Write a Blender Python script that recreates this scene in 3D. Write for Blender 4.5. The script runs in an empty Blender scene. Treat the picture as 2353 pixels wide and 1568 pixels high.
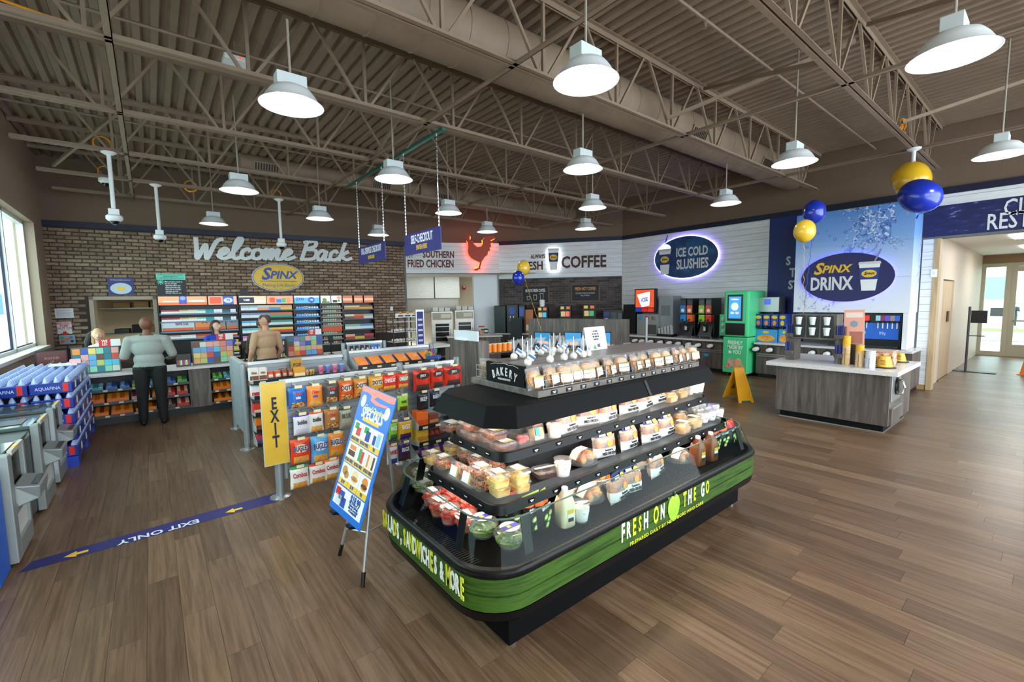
import bpy, bmesh, math, random
from mathutils import Vector, Matrix
random.seed(11)
C = bpy.context.scene
COL = C.collection
# ---------------------------------------------------------------- camera, sky, exposure
CAM_H, F_PX, YAW, PITCH, ROLL = 2.0, 1024.2, math.radians(51.06), math.radians(5.10), math.radians(-0.8725)
cf = Vector((math.cos(YAW)*math.cos(PITCH), math.sin(YAW)*math.cos(PITCH), -math.sin(PITCH)))
r0 = Vector((math.sin(YAW), -math.cos(YAW), 0)); u0 = r0.cross(cf)
CR = r0*math.cos(ROLL)+u0*math.sin(ROLL); CU = -r0*math.sin(ROLL)+u0*math.cos(ROLL)
cam = bpy.data.objects.new('camera', bpy.data.cameras.new('camera')); COL.objects.link(cam)
cam.data.sensor_width = 36; cam.data.lens = 36*F_PX/2353; cam.data.clip_start = .05
cam.matrix_world = Matrix(((CR.x, CU.x, -cf.x, 0), (CR.y, CU.y, -cf.y, 0), (CR.z, CU.z, -cf.z, CAM_H), (0, 0, 0, 1)))
C.camera = cam
w = bpy.data.worlds.new('sky'); C.world = w; w.use_nodes = True
w.node_tree.nodes['Background'].inputs[0].default_value = (.80, .92, 1, 1)
w.node_tree.nodes['Background'].inputs[1].default_value = 4.2
vs = C.view_settings; vs.view_transform = 'Standard'; vs.look = 'None'; vs.gamma = 1; vs.use_curve_mapping = False
EXPOSURE = 0.72
vs.exposure = EXPOSURE
LAMP = 46.0      # radiance of a pendant diffuser
cy = C.cycles
cy.use_denoising = True; cy.max_bounces = 7; cy.diffuse_bounces = 4; cy.glossy_bounces = 3; cy.transparent_max_bounces = 24
cy.transmission_bounces = 4; cy.sample_clamp_indirect = 4; cy.caustics_reflective = False; cy.caustics_refractive = False
cy.blur_glossy = .5
# ---------------------------------------------------------------- a photograph pixel as a point of the room
O = Vector((0, 0, CAM_H))
def ray(x, y): return cf+CR*((x-1176.5)/F_PX)-CU*((y-784)/F_PX)
def atz(x, y, z): d = ray(x, y); return O+d*((z-CAM_H)/d.z)
def atx(x, y, X): d = ray(x, y); return O+d*(X/d.x)
def aty(x, y, Y): d = ray(x, y); return O+d*(Y/d.y)
def atpl(x, y, P, n, off=0):      # vertical plane through P with normal n (xy), moved off towards the camera
    d = ray(x, y); k = P[0]*n[0]+P[1]*n[1]; s = 1 if k > 0 else -1
    return O+d*((k-off*s)/(d.x*n[0]+d.y*n[1]))
def hat(x, y, p):                 # height above the ground point p seen at a pixel
    d = ray(x, y); t = (d.x*p[0]+d.y*p[1])/(d.x**2+d.y**2); return O.z+d.z*t
def pxof(p):
    v = Vector(p)-O; z = v.dot(cf)
    return (1176.5+F_PX*v.dot(CR)/z, 784-F_PX*v.dot(CU)/z, z)
# ---------------------------------------------------------------- materials
def lin(h):
    if not isinstance(h, str): return h
    c = [int(h[i:i+2], 16)/255 for i in (0, 2, 4)]
    return tuple((v/12.92 if v <= .04045 else ((v+.055)/1.055)**2.4) for v in c)
_m = {}
def newmat(nm):
    m = bpy.data.materials.new(nm); m.use_nodes = True; nt = m.node_tree
    return m, nt, nt.nodes['Principled BSDF']
def mat(h, rough=.5, metal=0, emit=0, spec=.5, nm=None, coat=0):
    k = (h, rough, metal, emit, spec, coat)
    if k in _m: return _m[k]
    m, nt, b = newmat(nm or 'paint_%s' % (h if isinstance(h, str) else len(_m))); c = lin(h)
    b.inputs['Base Color'].default_value = (*c, 1); b.inputs['Roughness'].default_value = rough
    b.inputs['Metallic'].default_value = metal; b.inputs['Specular IOR Level'].default_value = spec
    if coat: b.inputs['Coat Weight'].default_value = coat
    if emit: b.inputs['Emission Color'].default_value = (*c, 1); b.inputs['Emission Strength'].default_value = emit
    _m[k] = m; return m
def N(nt, t, **kw):
    n = nt.nodes.new(t)
    for k, v in kw.items():
        if k in n.bl_rna.properties: setattr(n, k, v)
        else: n.inputs[k].default_value = v
    return n
def ramp(nt, cols):
    n = nt.nodes.new('ShaderNodeValToRGB'); e = n.color_ramp.elements
    while len(e) < len(cols): e.new(.5)
    for q, (p, c) in zip(e, cols): q.position = p; q.color = (*lin(c), 1)
    return n
def coords(nt, kind='world', sc=(1, 1, 1)):
    mp = nt.nodes.new('ShaderNodeMapping'); mp.inputs['Scale'].default_value = sc
    if kind == 'world': g = nt.nodes.new('ShaderNodeNewGeometry'); nt.links.new(g.outputs['Position'], mp.inputs['Vector'])
    else: g = nt.nodes.new('ShaderNodeTexCoord'); nt.links.new(g.outputs['Object'], mp.inputs['Vector'])
    return mp
def noisemat(nm, cols, sc=(1, 1, 1), scale=5, detail=4, rough=.5, kind='world', bump=0, metal=0, distort=0, spec=.5):
    if nm in _m: return _m[nm]
    m, nt, b = newmat(nm); mp = coords(nt, kind, sc)
    n = N(nt, 'ShaderNodeTexNoise', Scale=scale, Detail=detail, Roughness=.6, Distortion=distort)
    nt.links.new(mp.outputs[0], n.inputs['Vector']); r = ramp(nt, cols)
    nt.links.new(n.outputs[0], r.inputs[0]); nt.links.new(r.outputs[0], b.inputs['Base Color'])
    b.inputs['Roughness'].default_value = rough; b.inputs['Metallic'].default_value = metal; b.inputs['Specular IOR Level'].default_value = spec
    if bump:
        bp = N(nt, 'ShaderNodeBump', Strength=bump, Distance=.01); nt.links.new(n.outputs[0], bp.inputs['Height']); nt.links.new(bp.outputs[0], b.inputs['Normal'])
    _m[nm] = m; return m
def randmat(nm, cols, island=False, grain=None, rough=.6, bump=0, amt=.5, spec=.4, phase=0):
    """colour picked per piece, with a grain on top"""
    k = (nm, island)
    if k in _m: return _m[k]
    m, nt, b = newmat(nm)
    if island: g = nt.nodes.new('ShaderNodeNewGeometry'); src = g.outputs['Random Per Island']
    else: g = nt.nodes.new('ShaderNodeObjectInfo'); src = g.outputs['Random']
    r = ramp(nt, cols); nt.links.new(src, r.inputs[0]); out = r.outputs[0]
    if grain:
        mp = coords(nt, 'world', grain[0]); n = N(nt, 'ShaderNodeTexNoise', Scale=grain[1], Detail=6, Roughness=.65, Distortion=grain[2])
        wv = N(nt, 'ShaderNodeVectorMath', operation='ADD'); cb = N(nt, 'ShaderNodeCombineXYZ'); mu = N(nt, 'ShaderNodeMath', operation='MULTIPLY'); mu.inputs[1].default_value = 37
        nt.links.new(src, mu.inputs[0]); nt.links.new(mu.outputs[0], cb.inputs[1]); nt.links.new(mu.outputs[0], cb.inputs[2])
        nt.links.new(mp.outputs[0], wv.inputs[0]); nt.links.new(cb.outputs[0], wv.inputs[1]); nt.links.new(wv.outputs[0], n.inputs['Vector'])
        gr = ramp(nt, grain[3]); nt.links.new(n.outputs[0], gr.inputs[0])
        mx = N(nt, 'ShaderNodeMix', data_type='RGBA', blend_type='MULTIPLY'); mx.inputs[0].default_value = amt
        nt.links.new(out, mx.inputs[6]); nt.links.new(gr.outputs[0], mx.inputs[7]); out = mx.outputs[2]
        if bump:
            bp = N(nt, 'ShaderNodeBump', Strength=bump, Distance=.01); nt.links.new(n.outputs[0], bp.inputs['Height']); nt.links.new(bp.outputs[0], b.inputs['Normal'])
    nt.links.new(out, b.inputs['Base Color']); b.inputs['Roughness'].default_value = rough; b.inputs['Specular IOR Level'].default_value = spec
    _m[k] = m; return m
def clear(h='ffffff', body=.06, gloss=.9, rough=.03, nm='clear_plastic'):
    k = (nm, h, body, gloss)
    if k in _m: return _m[k]
    m = bpy.data.materials.new(nm); m.use_nodes = True; nt = m.node_tree; nt.nodes.clear()
    o = nt.nodes.new('ShaderNodeOutputMaterial'); t = nt.nodes.new('ShaderNodeBsdfTransparent'); t.inputs[0].default_value = (*lin(h), 1)
    g = N(nt, 'ShaderNodeBsdfGlossy', Roughness=rough); d = nt.nodes.new('ShaderNodeBsdfDiffuse'); d.inputs[0].default_value = (.85, .87, .88, 1)
    fr = N(nt, 'ShaderNodeFresnel', IOR=1.45); fm = N(nt, 'ShaderNodeMath', operation='MULTIPLY'); fm.inputs[1].default_value = gloss
    bf = nt.nodes.new('ShaderNodeNewGeometry'); inv = N(nt, 'ShaderNodeMath', operation='SUBTRACT'); inv.inputs[0].default_value = 1; nt.links.new(bf.outputs['Backfacing'], inv.inputs[1]); fa = N(nt, 'ShaderNodeMath', operation='MULTIPLY'); nt.links.new(fr.outputs[0], fa.inputs[0]); nt.links.new(inv.outputs[0], fa.inputs[1])
    nt.links.new(fa.outputs[0], fm.inputs[0])
    m1 = nt.nodes.new('ShaderNodeMixShader'); m1.inputs[0].default_value = body; nt.links.new(t.outputs[0], m1.inputs[1]); nt.links.new(d.outputs[0], m1.inputs[2])
    m2 = nt.nodes.new('ShaderNodeMixShader'); nt.links.new(fm.outputs[0], m2.inputs[0]); nt.links.new(m1.outputs[0], m2.inputs[1]); nt.links.new(g.outputs[0], m2.inputs[2])
    nt.links.new(m2.outputs[0], o.inputs[0]); _m[k] = m; return m
# ---------------------------------------------------------------- mesh helpers
class MB:
    def __init__(s): s.v = []; s.f = []; s.m = []; s.s = []; s.x = Matrix()
    def add(s, vs_, fs, m=0, sm=False):
        b = len(s.v); s.v += [s.x@Vector(p) for p in vs_]
        for f in fs: s.f.append([b+i for i in f]); s.m.append(m); s.s.append(sm)
        return s
    def box(s, x0, y0, z0, x1, y1, z1, m=0):
        return s.add([(x0, y0, z0), (x1, y0, z0), (x1, y1, z0), (x0, y1, z0), (x0, y0, z1), (x1, y0, z1), (x1, y1, z1), (x0, y1, z1)],
                     [(3, 2, 1, 0), (4, 5, 6, 7), (0, 1, 5, 4), (1, 2, 6, 5), (2, 3, 7, 6), (3, 0, 4, 7)], m)
    def quad(s, a, b, c, d, m=0): return s.add([a, b, c, d], [(0, 1, 2, 3)], m)
    def prism(s, p, z0, z1, m=0, mside=None, sm=False):   # polygon in XY extruded in Z
        n = len(p); ms = m if mside is None else mside
        s.add([(x, y, z0) for x, y in p]+[(x, y, z1) for x, y in p], [tuple(range(n))[::-1], tuple(range(n, 2*n))], m)
        b = len(s.v)-2*n
        for i in range(n):
            j = (i+1) % n; s.f.append([b+i, b+j, b+n+j, b+n+i]); s.m.append(ms); s.s.append(sm)
        return s
    def loft(s, rings, m=0, caps=True, sm=True, ms=None):
        n = len(rings[0]); b = len(s.v)
        for r in rings: s.v += [s.x@Vector(p) for p in r]
        for k in range(len(rings)-1):
            for i in range(n):
                j = (i+1) % n; s.f.append([b+k*n+i, b+k*n+j, b+(k+1)*n+j, b+(k+1)*n+i]); s.m.append(ms[k] if ms else m); s.s.append(sm)
        if caps:
            s.f.append([b+i for i in range(n)][::-1]); s.m.append(ms[0] if ms else m); s.s.append(False)
            q = b+(len(rings)-1)*n; s.f.append([q+i for i in range(n)]); s.m.append(ms[-1] if ms else m); s.s.append(False)
        return s
    def lathe(s, prof, n=16, m=0, cx=0, cy=0, caps=True, sm=True, ms=None):
        return s.loft([[(cx+r*math.cos(2*math.pi*i/n), cy+r*math.sin(2*math.pi*i/n), z) for i in range(n)] for r, z in prof], m, caps, sm, ms)
    def tube(s, pts, r, n=8, m=0, sm=True):
        pts = [Vector(p) for p in pts]; rings = []
        for i, p in enumerate(pts):
            t = (pts[min(i+1, len(pts)-1)]-pts[max(i-1, 0)]).normalized()
            a = t.cross(Vector((0, 0, 1)))
            if a.length < 1e-3: a = t.cross(Vector((1, 0, 0)))
            a.normalize(); bb = t.cross(a); rr = r[i] if isinstance(r, (list, tuple)) else r
            rings.append([p+a*rr*math.cos(-2*math.pi*k/n)+bb*rr*math.sin(-2*math.pi*k/n) for k in range(n)])
        return s.loft(rings, m, True, sm)
    def bar(s, p, q, wx, wz, m=0):                        # square bar between two points
        p = Vector(p); q = Vector(q); t = (q-p).normalized(); a = t.cross(Vector((0, 0, 1)))
        if a.length < 1e-3: a = Vector((1, 0, 0))
        a.normalize(); b = a.cross(t)
        R = lambda c: [c+a*wx/2+b*wz/2, c-a*wx/2+b*wz/2, c-a*wx/2-b*wz/2, c+a*wx/2-b*wz/2]
        return s.loft([R(p), R(q)], m, True, False)
    def ell(s, c, r, nu=12, nv=8, m=0):
        pr = [(math.sin(math.pi*k/nv), -math.cos(math.pi*k/nv)) for k in range(nv+1)]
        pr[0] = (.02, -1); pr[-1] = (.02, 1)
        return s.loft([[(c[0]+r[0]*a*math.cos(2*math.pi*i/nu), c[1]+r[1]*a*math.sin(2*math.pi*i/nu), c[2]+r[2]*z) for i in range(nu)] for a, z in pr], m)
    def mesh(s, name, mats):
        me = bpy.data.meshes.new(name); me.from_pydata(s.v, [], s.f)
        for k in (mats if isinstance(mats, (list, tuple)) else [mats]): me.materials.append(k)
        me.polygons.foreach_set('material_index', s.m); me.polygons.foreach_set('use_smooth', s.s); me.update(); me.set_sharp_from_angle(angle=.6) if any(s.s) else None; return me
def frame(o, x, y):               # matrix with origin o, x axis, y axis
    x = Vector(x).normalized(); y = Vector(y); z = x.cross(y).normalized(); y = z.cross(x)
    return Matrix(((x.x, y.x, z.x, o[0]), (x.y, y.y, z.y, o[1]), (x.z, y.z, z.z, o[2]), (0, 0, 0, 1)))
def link(name, data, parent=None, mw=None):
    o = bpy.data.objects.new(name, data); COL.objects.link(o)
    if parent is not None: o.parent = parent
    if mw is not None: o.matrix_local = mw
    return o
def obj(name, mb, mats, parent=None, world=False, bevel=0, label=None, kind=None):
    me = mb.mesh(name, mats) if isinstance(mb, MB) else mb
    o = link(name, me, parent)
    if world and parent is not None: o.matrix_parent_inverse = tree_matrix(parent).inverted()
    if bevel:
        b = o.modifiers.new('edge', 'BEVEL'); b.width = bevel; b.segments = 2; b.limit_method = 'ANGLE'
    if label: o['label'] = label
    if kind: o['kind'] = kind
    return o
def tree_matrix(o):
    m = o.matrix_basis.copy()
    if o.parent: m = tree_matrix(o.parent)@o.matrix_parent_inverse@m
    return m
def tag(o, label, cat, group=None, kind=None):
    o['label'] = label; o['category'] = cat
    if group: o['group'] = group
    if kind: o['kind'] = kind
    return o
def thing(name, label, cat, loc=(0, 0, 0), rz=0, group=None):
    o = link(name, None); o.empty_display_size = .1; o.location = loc; o.rotation_euler = (0, 0, rz); return tag(o, label, cat, group)
def struct(name, mb, mats, label=None, parent=None, bevel=0):
    o = obj(name, mb, mats, parent, bevel=bevel); o['kind'] = 'structure'
    if label: o['label'] = label
    return o
def kids(o): return [c for c in o.children]
def copytree(o, parent=None):
    c = o.copy(); COL.objects.link(c)
    if parent is not None: c.parent = parent
    for k in list(o.children): copytree(k, c)
    return c
def dup(o, loc=None, rz=None, label=None, group=None, mw=None):
    c = copytree(o)
    if mw is not None: c.matrix_basis = mw
    if loc is not None: c.location = loc
    if rz is not None: c.rotation_euler = (0, 0, rz)
    if label: c['label'] = label
    if group: c['group'] = group
    return c
def text(name, s, size, m, parent, fr, sx=1, shear=0, bold=0, al='CENTER', ext=.002, space=1, world=True, line=1, label=None):
    c = bpy.data.curves.new(name, 'FONT'); c.body = s; c.size = size; c.align_x = al; c.align_y = 'CENTER'; c.shear = shear
    c.offset = bold*size; c.extrude = ext; c.resolution_u = 2; c.space_character = space; c.space_line = line; c.materials.append(m)
    o = link(name, c, parent); M_ = fr@Matrix.Diagonal((sx, 1, 1, 1))
    if world and parent is not None: o.matrix_local = tree_matrix(parent).inverted()@M_
    else: o.matrix_local = M_
    if label: o['label'] = label
    return o
def oval(mb, a, b, z0, z1, n=40, m=0, cx=0, cy=0):
    return mb.prism([(cx+a*math.cos(2*math.pi*i/n), cy+b*math.sin(2*math.pi*i/n)) for i in range(n)], z0, z1, m)
def ovalobj(name, fr, a, b, z0, z1, m, parent, **kw):
    q = MB(); q.x = fr; oval(q, a, b, z0, z1); return obj(name, q, m, parent, world=True, **kw)
def shape(name, fr, pts, z0, z1, m, parent, **kw):
    q = MB(); q.x = fr; q.prism(pts, z0, z1); return obj(name, q, m, parent, world=True, **kw)
def rect(name, fr, x0, y0, x1, y1, z0, z1, m, parent, **kw):
    q = MB(); q.x = fr; q.box(x0, y0, z0, x1, y1, z1); return obj(name, q, m, parent, world=True, **kw)
UP = Vector((0, 0, 1))
# shared colours
WHITE = mat('f2f2f0', .45); OFFW = mat('dcdad6', .5); BLACK = mat('08090a', .35); MATTEB = mat('0a0a0b', .6); DARK = mat('1d1d1f', .5)
GREY = mat('9a9fa3', .4); STEEL = mat('b9bab8', .28, 1); ALU = mat('c3c8ca', .35, .9); NAVY = mat('161a5c', .5); ROYAL = mat('1238a8', .5)
YELLOW = mat('f2c230', .5); ORANGE = mat('ee7218', .5); RED = mat('cf2018', .45); GREEN = mat('2f9a3c', .5); TAUPE = mat('8f7c6c', .7); BEIGE = mat('c9b79c', .65)
LAM = noisemat('grey_wood_laminate', [(.28, '3a322e'), (.5, '5a504a'), (.62, '6b625a'), (.78, '857a6c')], (9, 9, .7), 1.6, 6, .45, distort=.6)
LAMH = noisemat('grey_wood_laminate_flat', [(.28, '453d38'), (.5, '635a53'), (.75, '857b72')], (1.2, 14, 9), 1.6, 6, .4, distort=.6)
QUARTZ = noisemat('white_quartz', [(.35, 'c9c5c2'), (.65, 'e2dfdc')], (1, 1, 1), 90, 2, .25)
PLASTIC = clear(body=.07); PLASTW = clear(body=.16, nm='thin_film'); GLASS = clear('e6f2ee', .004, .3, nm='glass')
# ================================================================ THE ROOM
ZC, ZS = 5.40, 3.84                                   # deck, underside of the dark blue strip
TH = math.radians(6); P0 = (2.8, 14.0); NE = Vector((math.cos(TH), -math.sin(TH), 0)); NN = (math.sin(TH), math.cos(TH)); NOUT = Vector((-NN[0], -NN[1], 0))
def atn(x, y, off=0): return atpl(x, y, P0, NN, off)
def nfr(s, z, off=0): return frame(Vector((P0[0], P0[1], 0))+NE*s+NOUT*off+UP*z, NE, UP)
def ns(p): return (Vector((p[0], p[1], 0))-Vector((P0[0], P0[1], 0))).dot(NE)
def nf(x, y, off=0): p = atn(x, y, off); return nfr(ns(p), p.z, off)   # frame on the brick wall at a pixel
XE, XW = 12.66, -1.75
WALLU = noisemat('taupe_wall_paint', [(.3, '6a5646'), (.7, '735f4e')], (1, 1, 1), 60, 3, .75)
CEIL = noisemat('taupe_ceiling_paint', [(.3, '84705d'), (.7, '8d7966')], (1, 1, 1), 4, 3, .6)
# floor: planks along Y
PW, PL = .178, 1.22
PCOL = [(0, '67503d'), (.3, '765d47'), (.55, '826850'), (.8, '6d543f'), (1, '8c7259')]
PGR = ((13, .5, 1), 3.0, .5, [(.28, '5e4f44'), (.42, 'a89a8c'), (.55, 'e8e0d8'), (.64, 'ffffff'), (.76, '968779')])
pm_o = randmat('vinyl_plank', PCOL, False, PGR, .36, .06, .62); pm_i = randmat('vinyl_plank_far', PCOL, True, PGR, .36, .06, .62)
fl = struct('floor', MB().box(-1.9, -4, -.1, 22, 15.5, -.006), mat('2a211b', .7), 'brown wood-look plank floor')
allp = []
def prow(x0, y0, y1, k):
    y = y0-((k*.47) % 1)*PL
    while y < y1:
        a, b = max(y, y0), min(y+PL, y1)
        if b-a > .05: allp.append((x0, a, b))
        y += PL
k = 0; x = -1.75
while x < XE:
    prow(x, -3, 14.6, k); x += PW; k += 1
while x < 21.5:
    prow(x, -1.5, 1.75, k); x += PW; k += 1
def inview(x0, a, b):
    best = 0
    for yy in (a, (a+b)/2, b):
        q = Vector((x0+PW/2, yy, 0))
        if (q-O).dot(cf) > .3:
            px = pxof(q)
            if -80 < px[0] < 2430 and px[1] < 1640: best = max(best, (b-a)/(q-O).length**2)
    return best
allp.sort(key=lambda t: -inview(*t)); far = MB(); cache = {}
for i, (x0, a, b) in enumerate(allp):
    if i < 300:
        L = round(b-a, 3)
        if L not in cache: cache[L] = MB().box(0, 0, -.006, PW-.0016, L-.0016, 0).mesh('plank', pm_o)
        o = link('plank', cache[L], fl); o.location = (x0, a, 0)
    else: far.box(x0, a, -.006, x0+PW-.0016, b-.0016, 0)
obj('planks_beyond', far, pm_i, fl, kind='stuff')
# ceiling deck
dk = MB(); px_ = .178; x = -1.9; prof = []
while x < 13.2:
    prof += [(x, ZC-.03), (x+.075, ZC-.03), (x+.098, ZC+.035), (x+.155, ZC+.035)]; x += px_
n = len(prof)
dk.add([(a, -4, z) for a, z in prof]+[(a, 15, z) for a, z in prof], [(i, i+1, n+i+1, n+i) for i in range(n-1)])
dk.box(-2, -4, ZC+.06, 13.3, 15, ZC+.1)
struct('ceiling', dk, CEIL, 'taupe painted corrugated steel roof deck')
# walls ---- brick wall (back)
sL, sR = -4.62, 3.74
b_op = (ns(atn(215, 690))-.02, ns(atn(351, 690))+.02)         # pass-through
zo0, zo1 = 1.05, 2.2
wb = MB(); wb.x = nfr(0, 0)
MORT = 0
for (a, b, z0, z1) in ((sL, b_op[0], 0, ZS), (b_op[1], sR, 0, ZS), (b_op[0], b_op[1], 0, zo0), (b_op[0], b_op[1], zo1, ZS)): wb.box(a, z0, -.25, b, z1, 0, 0)
wb.box(sL, ZS, -.25, 7.2, ZC+.05, 0, 1)
wall_back = struct('wall_back', wb, [mat('3a2f28', .9), WALLU], 'brick-faced back wall with taupe upper wall')
BC = [(0, '776253'), (.25, '968272'), (.5, 'a6937f'), (.7, '857060'), (.85, 'b0a08c'), (1, '9c8067')]
BG = ((1, 1, 1), 22, .3, [(.3, '8a7d72'), (.5, 'e6ded6'), (.7, 'ffffff')])
bo, bi = randmat('thin_brick', BC, False, BG, .8, .5, .8), randmat('thin_brick_far', BC, True, BG, .8, .5, .8)
def brickmesh(q, L, H, m=0):
    e = .012
    q.add([(0, 0, 0), (L, 0, 0), (L, H, 0), (0, H, 0), (e, e, .017), (L-e, e, .02), (L-e, H-e, .018), (e, H-e, .016)], [(4, 5, 6, 7), (0, 1, 5, 4), (1, 2, 6, 5), (2, 3, 7, 6), (3, 0, 4, 7)], m)
BH, BL = .0865, .262; bricks = []
z = 1.06; row = 0
while z < ZS-.02:
    s = sL-(.131 if row % 2 else 0)
    while s < sR:
        a, b, t = max(s, sL), min(s+BL-.014, sR), min(z+BH-.013, ZS)
        if not (z < zo1+.06 and b > b_op[0]-.06 and a < b_op[1]+.06) and b-a > .03:
            bricks.append((a, z, b, t))
        s += BL
    z += BH; row += 1
random.shuffle(bricks)
bricks.sort(key=lambda q: -((1 if q[1] > 2.3 or q[0] < -2.6 else 0)*(q[2]-q[0])/((nfr(q[0], q[1]).translation-O).length**2)))
fb = MB(); cache = {}
for i, (a, z, b, t) in enumerate(bricks):
    if i < 300:
        kk = (round(b-a, 3), round(t-z, 3))
        if kk not in cache: q = MB(); brickmesh(q, *kk); cache[kk] = q.mesh('brick', bo)
        link('brick', cache[kk], wall_back, nfr(a, z, random.uniform(-.003, .004)))
    else: fb.x = nfr(a, z, random.uniform(-.003, .004)); brickmesh(fb, b-a, t-z)
obj('bricks_beyond', fb, bi, wall_back, kind='stuff')
# dark blue strip round the room
STRIP = mat('0a1130', .5)
q = MB(); q.x = nfr(0, 0); q.box(sL, ZS, 0, sR+.2, ZS+.13, .05); struct('trim_1', q, STRIP, 'dark blue trim along the top of the brick wall')
# west wall with the window
y0w, y1w, z0w, z1w = 2.0, 13.5, 1.22, 3.77
q = MB()
for a in ((-2.05, -4, 0, XW, 14.6, z0w), (-2.05, -4, z1w, XW, 14.6, ZC+.05), (-2.05, -4, z0w, XW, y0w, z1w), (-2.05, y1w, z0w, XW, 14.6, z1w)): q.box(*a)
struct('wall_left', q, noisemat('taupe_light_paint', [(.3, 'a08c78'), (.7, 'aa9784')], (1, 1, 1), 60, 3, .7), 'taupe side wall around the shop window')
win = thing('window_1', 'tall shop window with pale aluminium frame', 'window', (-1.95, 8, z0w)); win['kind'] = 'structure'
del win['category']
q = MB(); fw = .06
ys = [y0w, 3.7, 5.35, 7.0, 8.6, 10.2, 11.75, y1w]
for i, yy in enumerate(ys): q.box(-2.0, yy-(fw/2 if 0 < i < len(ys)-1 else (0 if i == 0 else fw)), z0w, -1.9, yy+(fw/2 if 0 < i < len(ys)-1 else (fw if i == 0 else 0)), z1w)
q.box(-2.0, y0w, z0w, -1.9, y1w, z0w+fw); q.box(-2.0, y0w, z1w-fw, -1.9, y1w, z1w)
obj('frame', q, mat('e6e8e6', .4), win, True)
for a, b in zip(ys, ys[1:]): obj('pane', MB().box(-1.957, a+.02, z0w+.03, -1.951, b-.02, z1w-.03), GLASS, win, True)
q = MB()
for a, b in zip(ys, ys[1:]):
    for (u, v) in ((a+.03, a+.055), (b-.055, b-.03)): q.box(-1.965, u, z0w+.06, -1.935, v, z1w-.06)
    q.box(-1.965, a+.03, z0w+.06, -1.935, b-.03, z0w+.08)
obj('gasket', q, mat('14143a', .5), win, True, label='dark blue inner edging of the panes')
obj('sill', MB().box(-1.95, y0w, z0w-.05, XW+.06, y1w+.05, z0w+.005), mat('d8d4cc', .4), win, True)
# east side walls: coffee wall C-D, then X = XE
PC, PD = Vector((9.95, 12.99, 0)), Vector((XE, 9.6, 0)); CE = (PD-PC).normalized(); CN = (-CE.y, CE.x); COUT = Vector((CE.y, -CE.x, 0))
CLEN = (PD-PC).length
def atc(x, y, off=0): return atpl(x, y, PC, CN, off)
def cs(p): return (Vector((p[0], p[1], 0))-PC).dot(CE)
def cfr(s, z, off=0): return frame(PC+CE*s+COUT*off+UP*z, CE, UP)
def cfp(x, y, off=0): p = atc(x, y, off); return cfr(cs(p), p.z, off)
EE, EOUT = Vector((0, -1, 0)), Vector((-1, 0, 0))
def efr(y, z, off=0): return frame((XE-off, y, z), EE, UP)
def efp(x, y, off=0): p = atx(x, y, XE-off); return efr(p.y, p.z, off)
ZE = 4.02
SHIP = noisemat('white_shiplap_paint', [(.3, 'd4d6d8'), (.6, 'e6e7e8'), (.8, 'f0f0f0')], (.6, .6, 8), 3, 4, .55)
SHIPJ = mat('6c6e70', .8)
def boards(parent, fr, x0, x1, z0, z1, pitch=.155):
    z = z0; o = None
    while z < z1-.02:
        t = min(z+pitch, z1)
        q = MB(); q.x = fr; q.box(x0, z+.003, -.002, x1, t-.003, .018); obj('board', q, SHIP, parent, world=True); z = t
# coffee wall
q = MB(); q.x = cfr(0, 0); q.box(-.03, 0, -.25, CLEN+.1, ZE, 0, 0); q.box(-1.6, ZE, -.25, CLEN+.1, ZC+.05, 0, 1)
wc = struct('wall_coffee', q, [SHIPJ, WALLU], 'angled coffee wall with white boards over dark brick paper')
boards(wc, cfr(0, 0), -.02, CLEN-.01, 2.81, ZE)
# printed dark brick below
q = MB(); q.x = cfr(0, 0); z = .9; row = 0
while z < 2.80:
    s = -(.12 if row % 2 else 0)
    while s < CLEN-.02:
        a, b = max(s, 0), min(s+.232, CLEN-.01)
        if b-a > .02: q.box(a, z, 0, b, min(z+.075, 2.8), .004)
        s += .24
    z += .082; row += 1
obj('brick_pattern', q, randmat('dark_brick_paper', [(0, '3c302d'), (.5, '564743'), (1, '6b5c57')], True, ((1, 1, 1), 25, .3, [(.3, '6a605c'), (.6, 'ffffff')]), .7, .2, .8), wc, kind='stuff')
q = MB(); q.x = cfr(0, 0); q.box(-.02, ZE, 0, CLEN+.02, ZE+.13, .05); struct('trim_2', q, STRIP, 'dark blue trim over the coffee wall')
# east wall, boards and opening to the corridor
yc0, yc1, zcor = -1.5, 1.75, 3.15
q = MB(); q.box(XE, yc1, 0, XE+.2, 9.7, ZE, 0); q.box(XE, -4, zcor, XE+.2, yc1, ZE, 0); q.box(XE, -4, ZE, XE+.2, 9.7, ZC+.05, 1); q.box(XE, -4, 0, XE+.2, yc0, zcor, 0)
we = struct('wall_right', q, [SHIPJ, WALLU], 'right wall of white boards under a taupe upper wall')
boards(we, efr(0, 0), -9.59, -4.93, .9, ZE); boards(we, efr(0, 0), -1.93, -yc1, .1, zcor); boards(we, efr(0, 0), -1.93, 2.5, 3.80, ZE)
q = MB(); q.box(XE-.05, -4, ZE, XE, 9.62, ZE+.13); struct('trim_3', q, STRIP, 'dark blue trim along the right wall')
q = MB(); q.box(XE-.02, 1.76, 0, XE, 1.93, .1); struct('baseboard_right', q, mat('b0895c', .5), 'oak baseboard beside the corridor')
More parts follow.
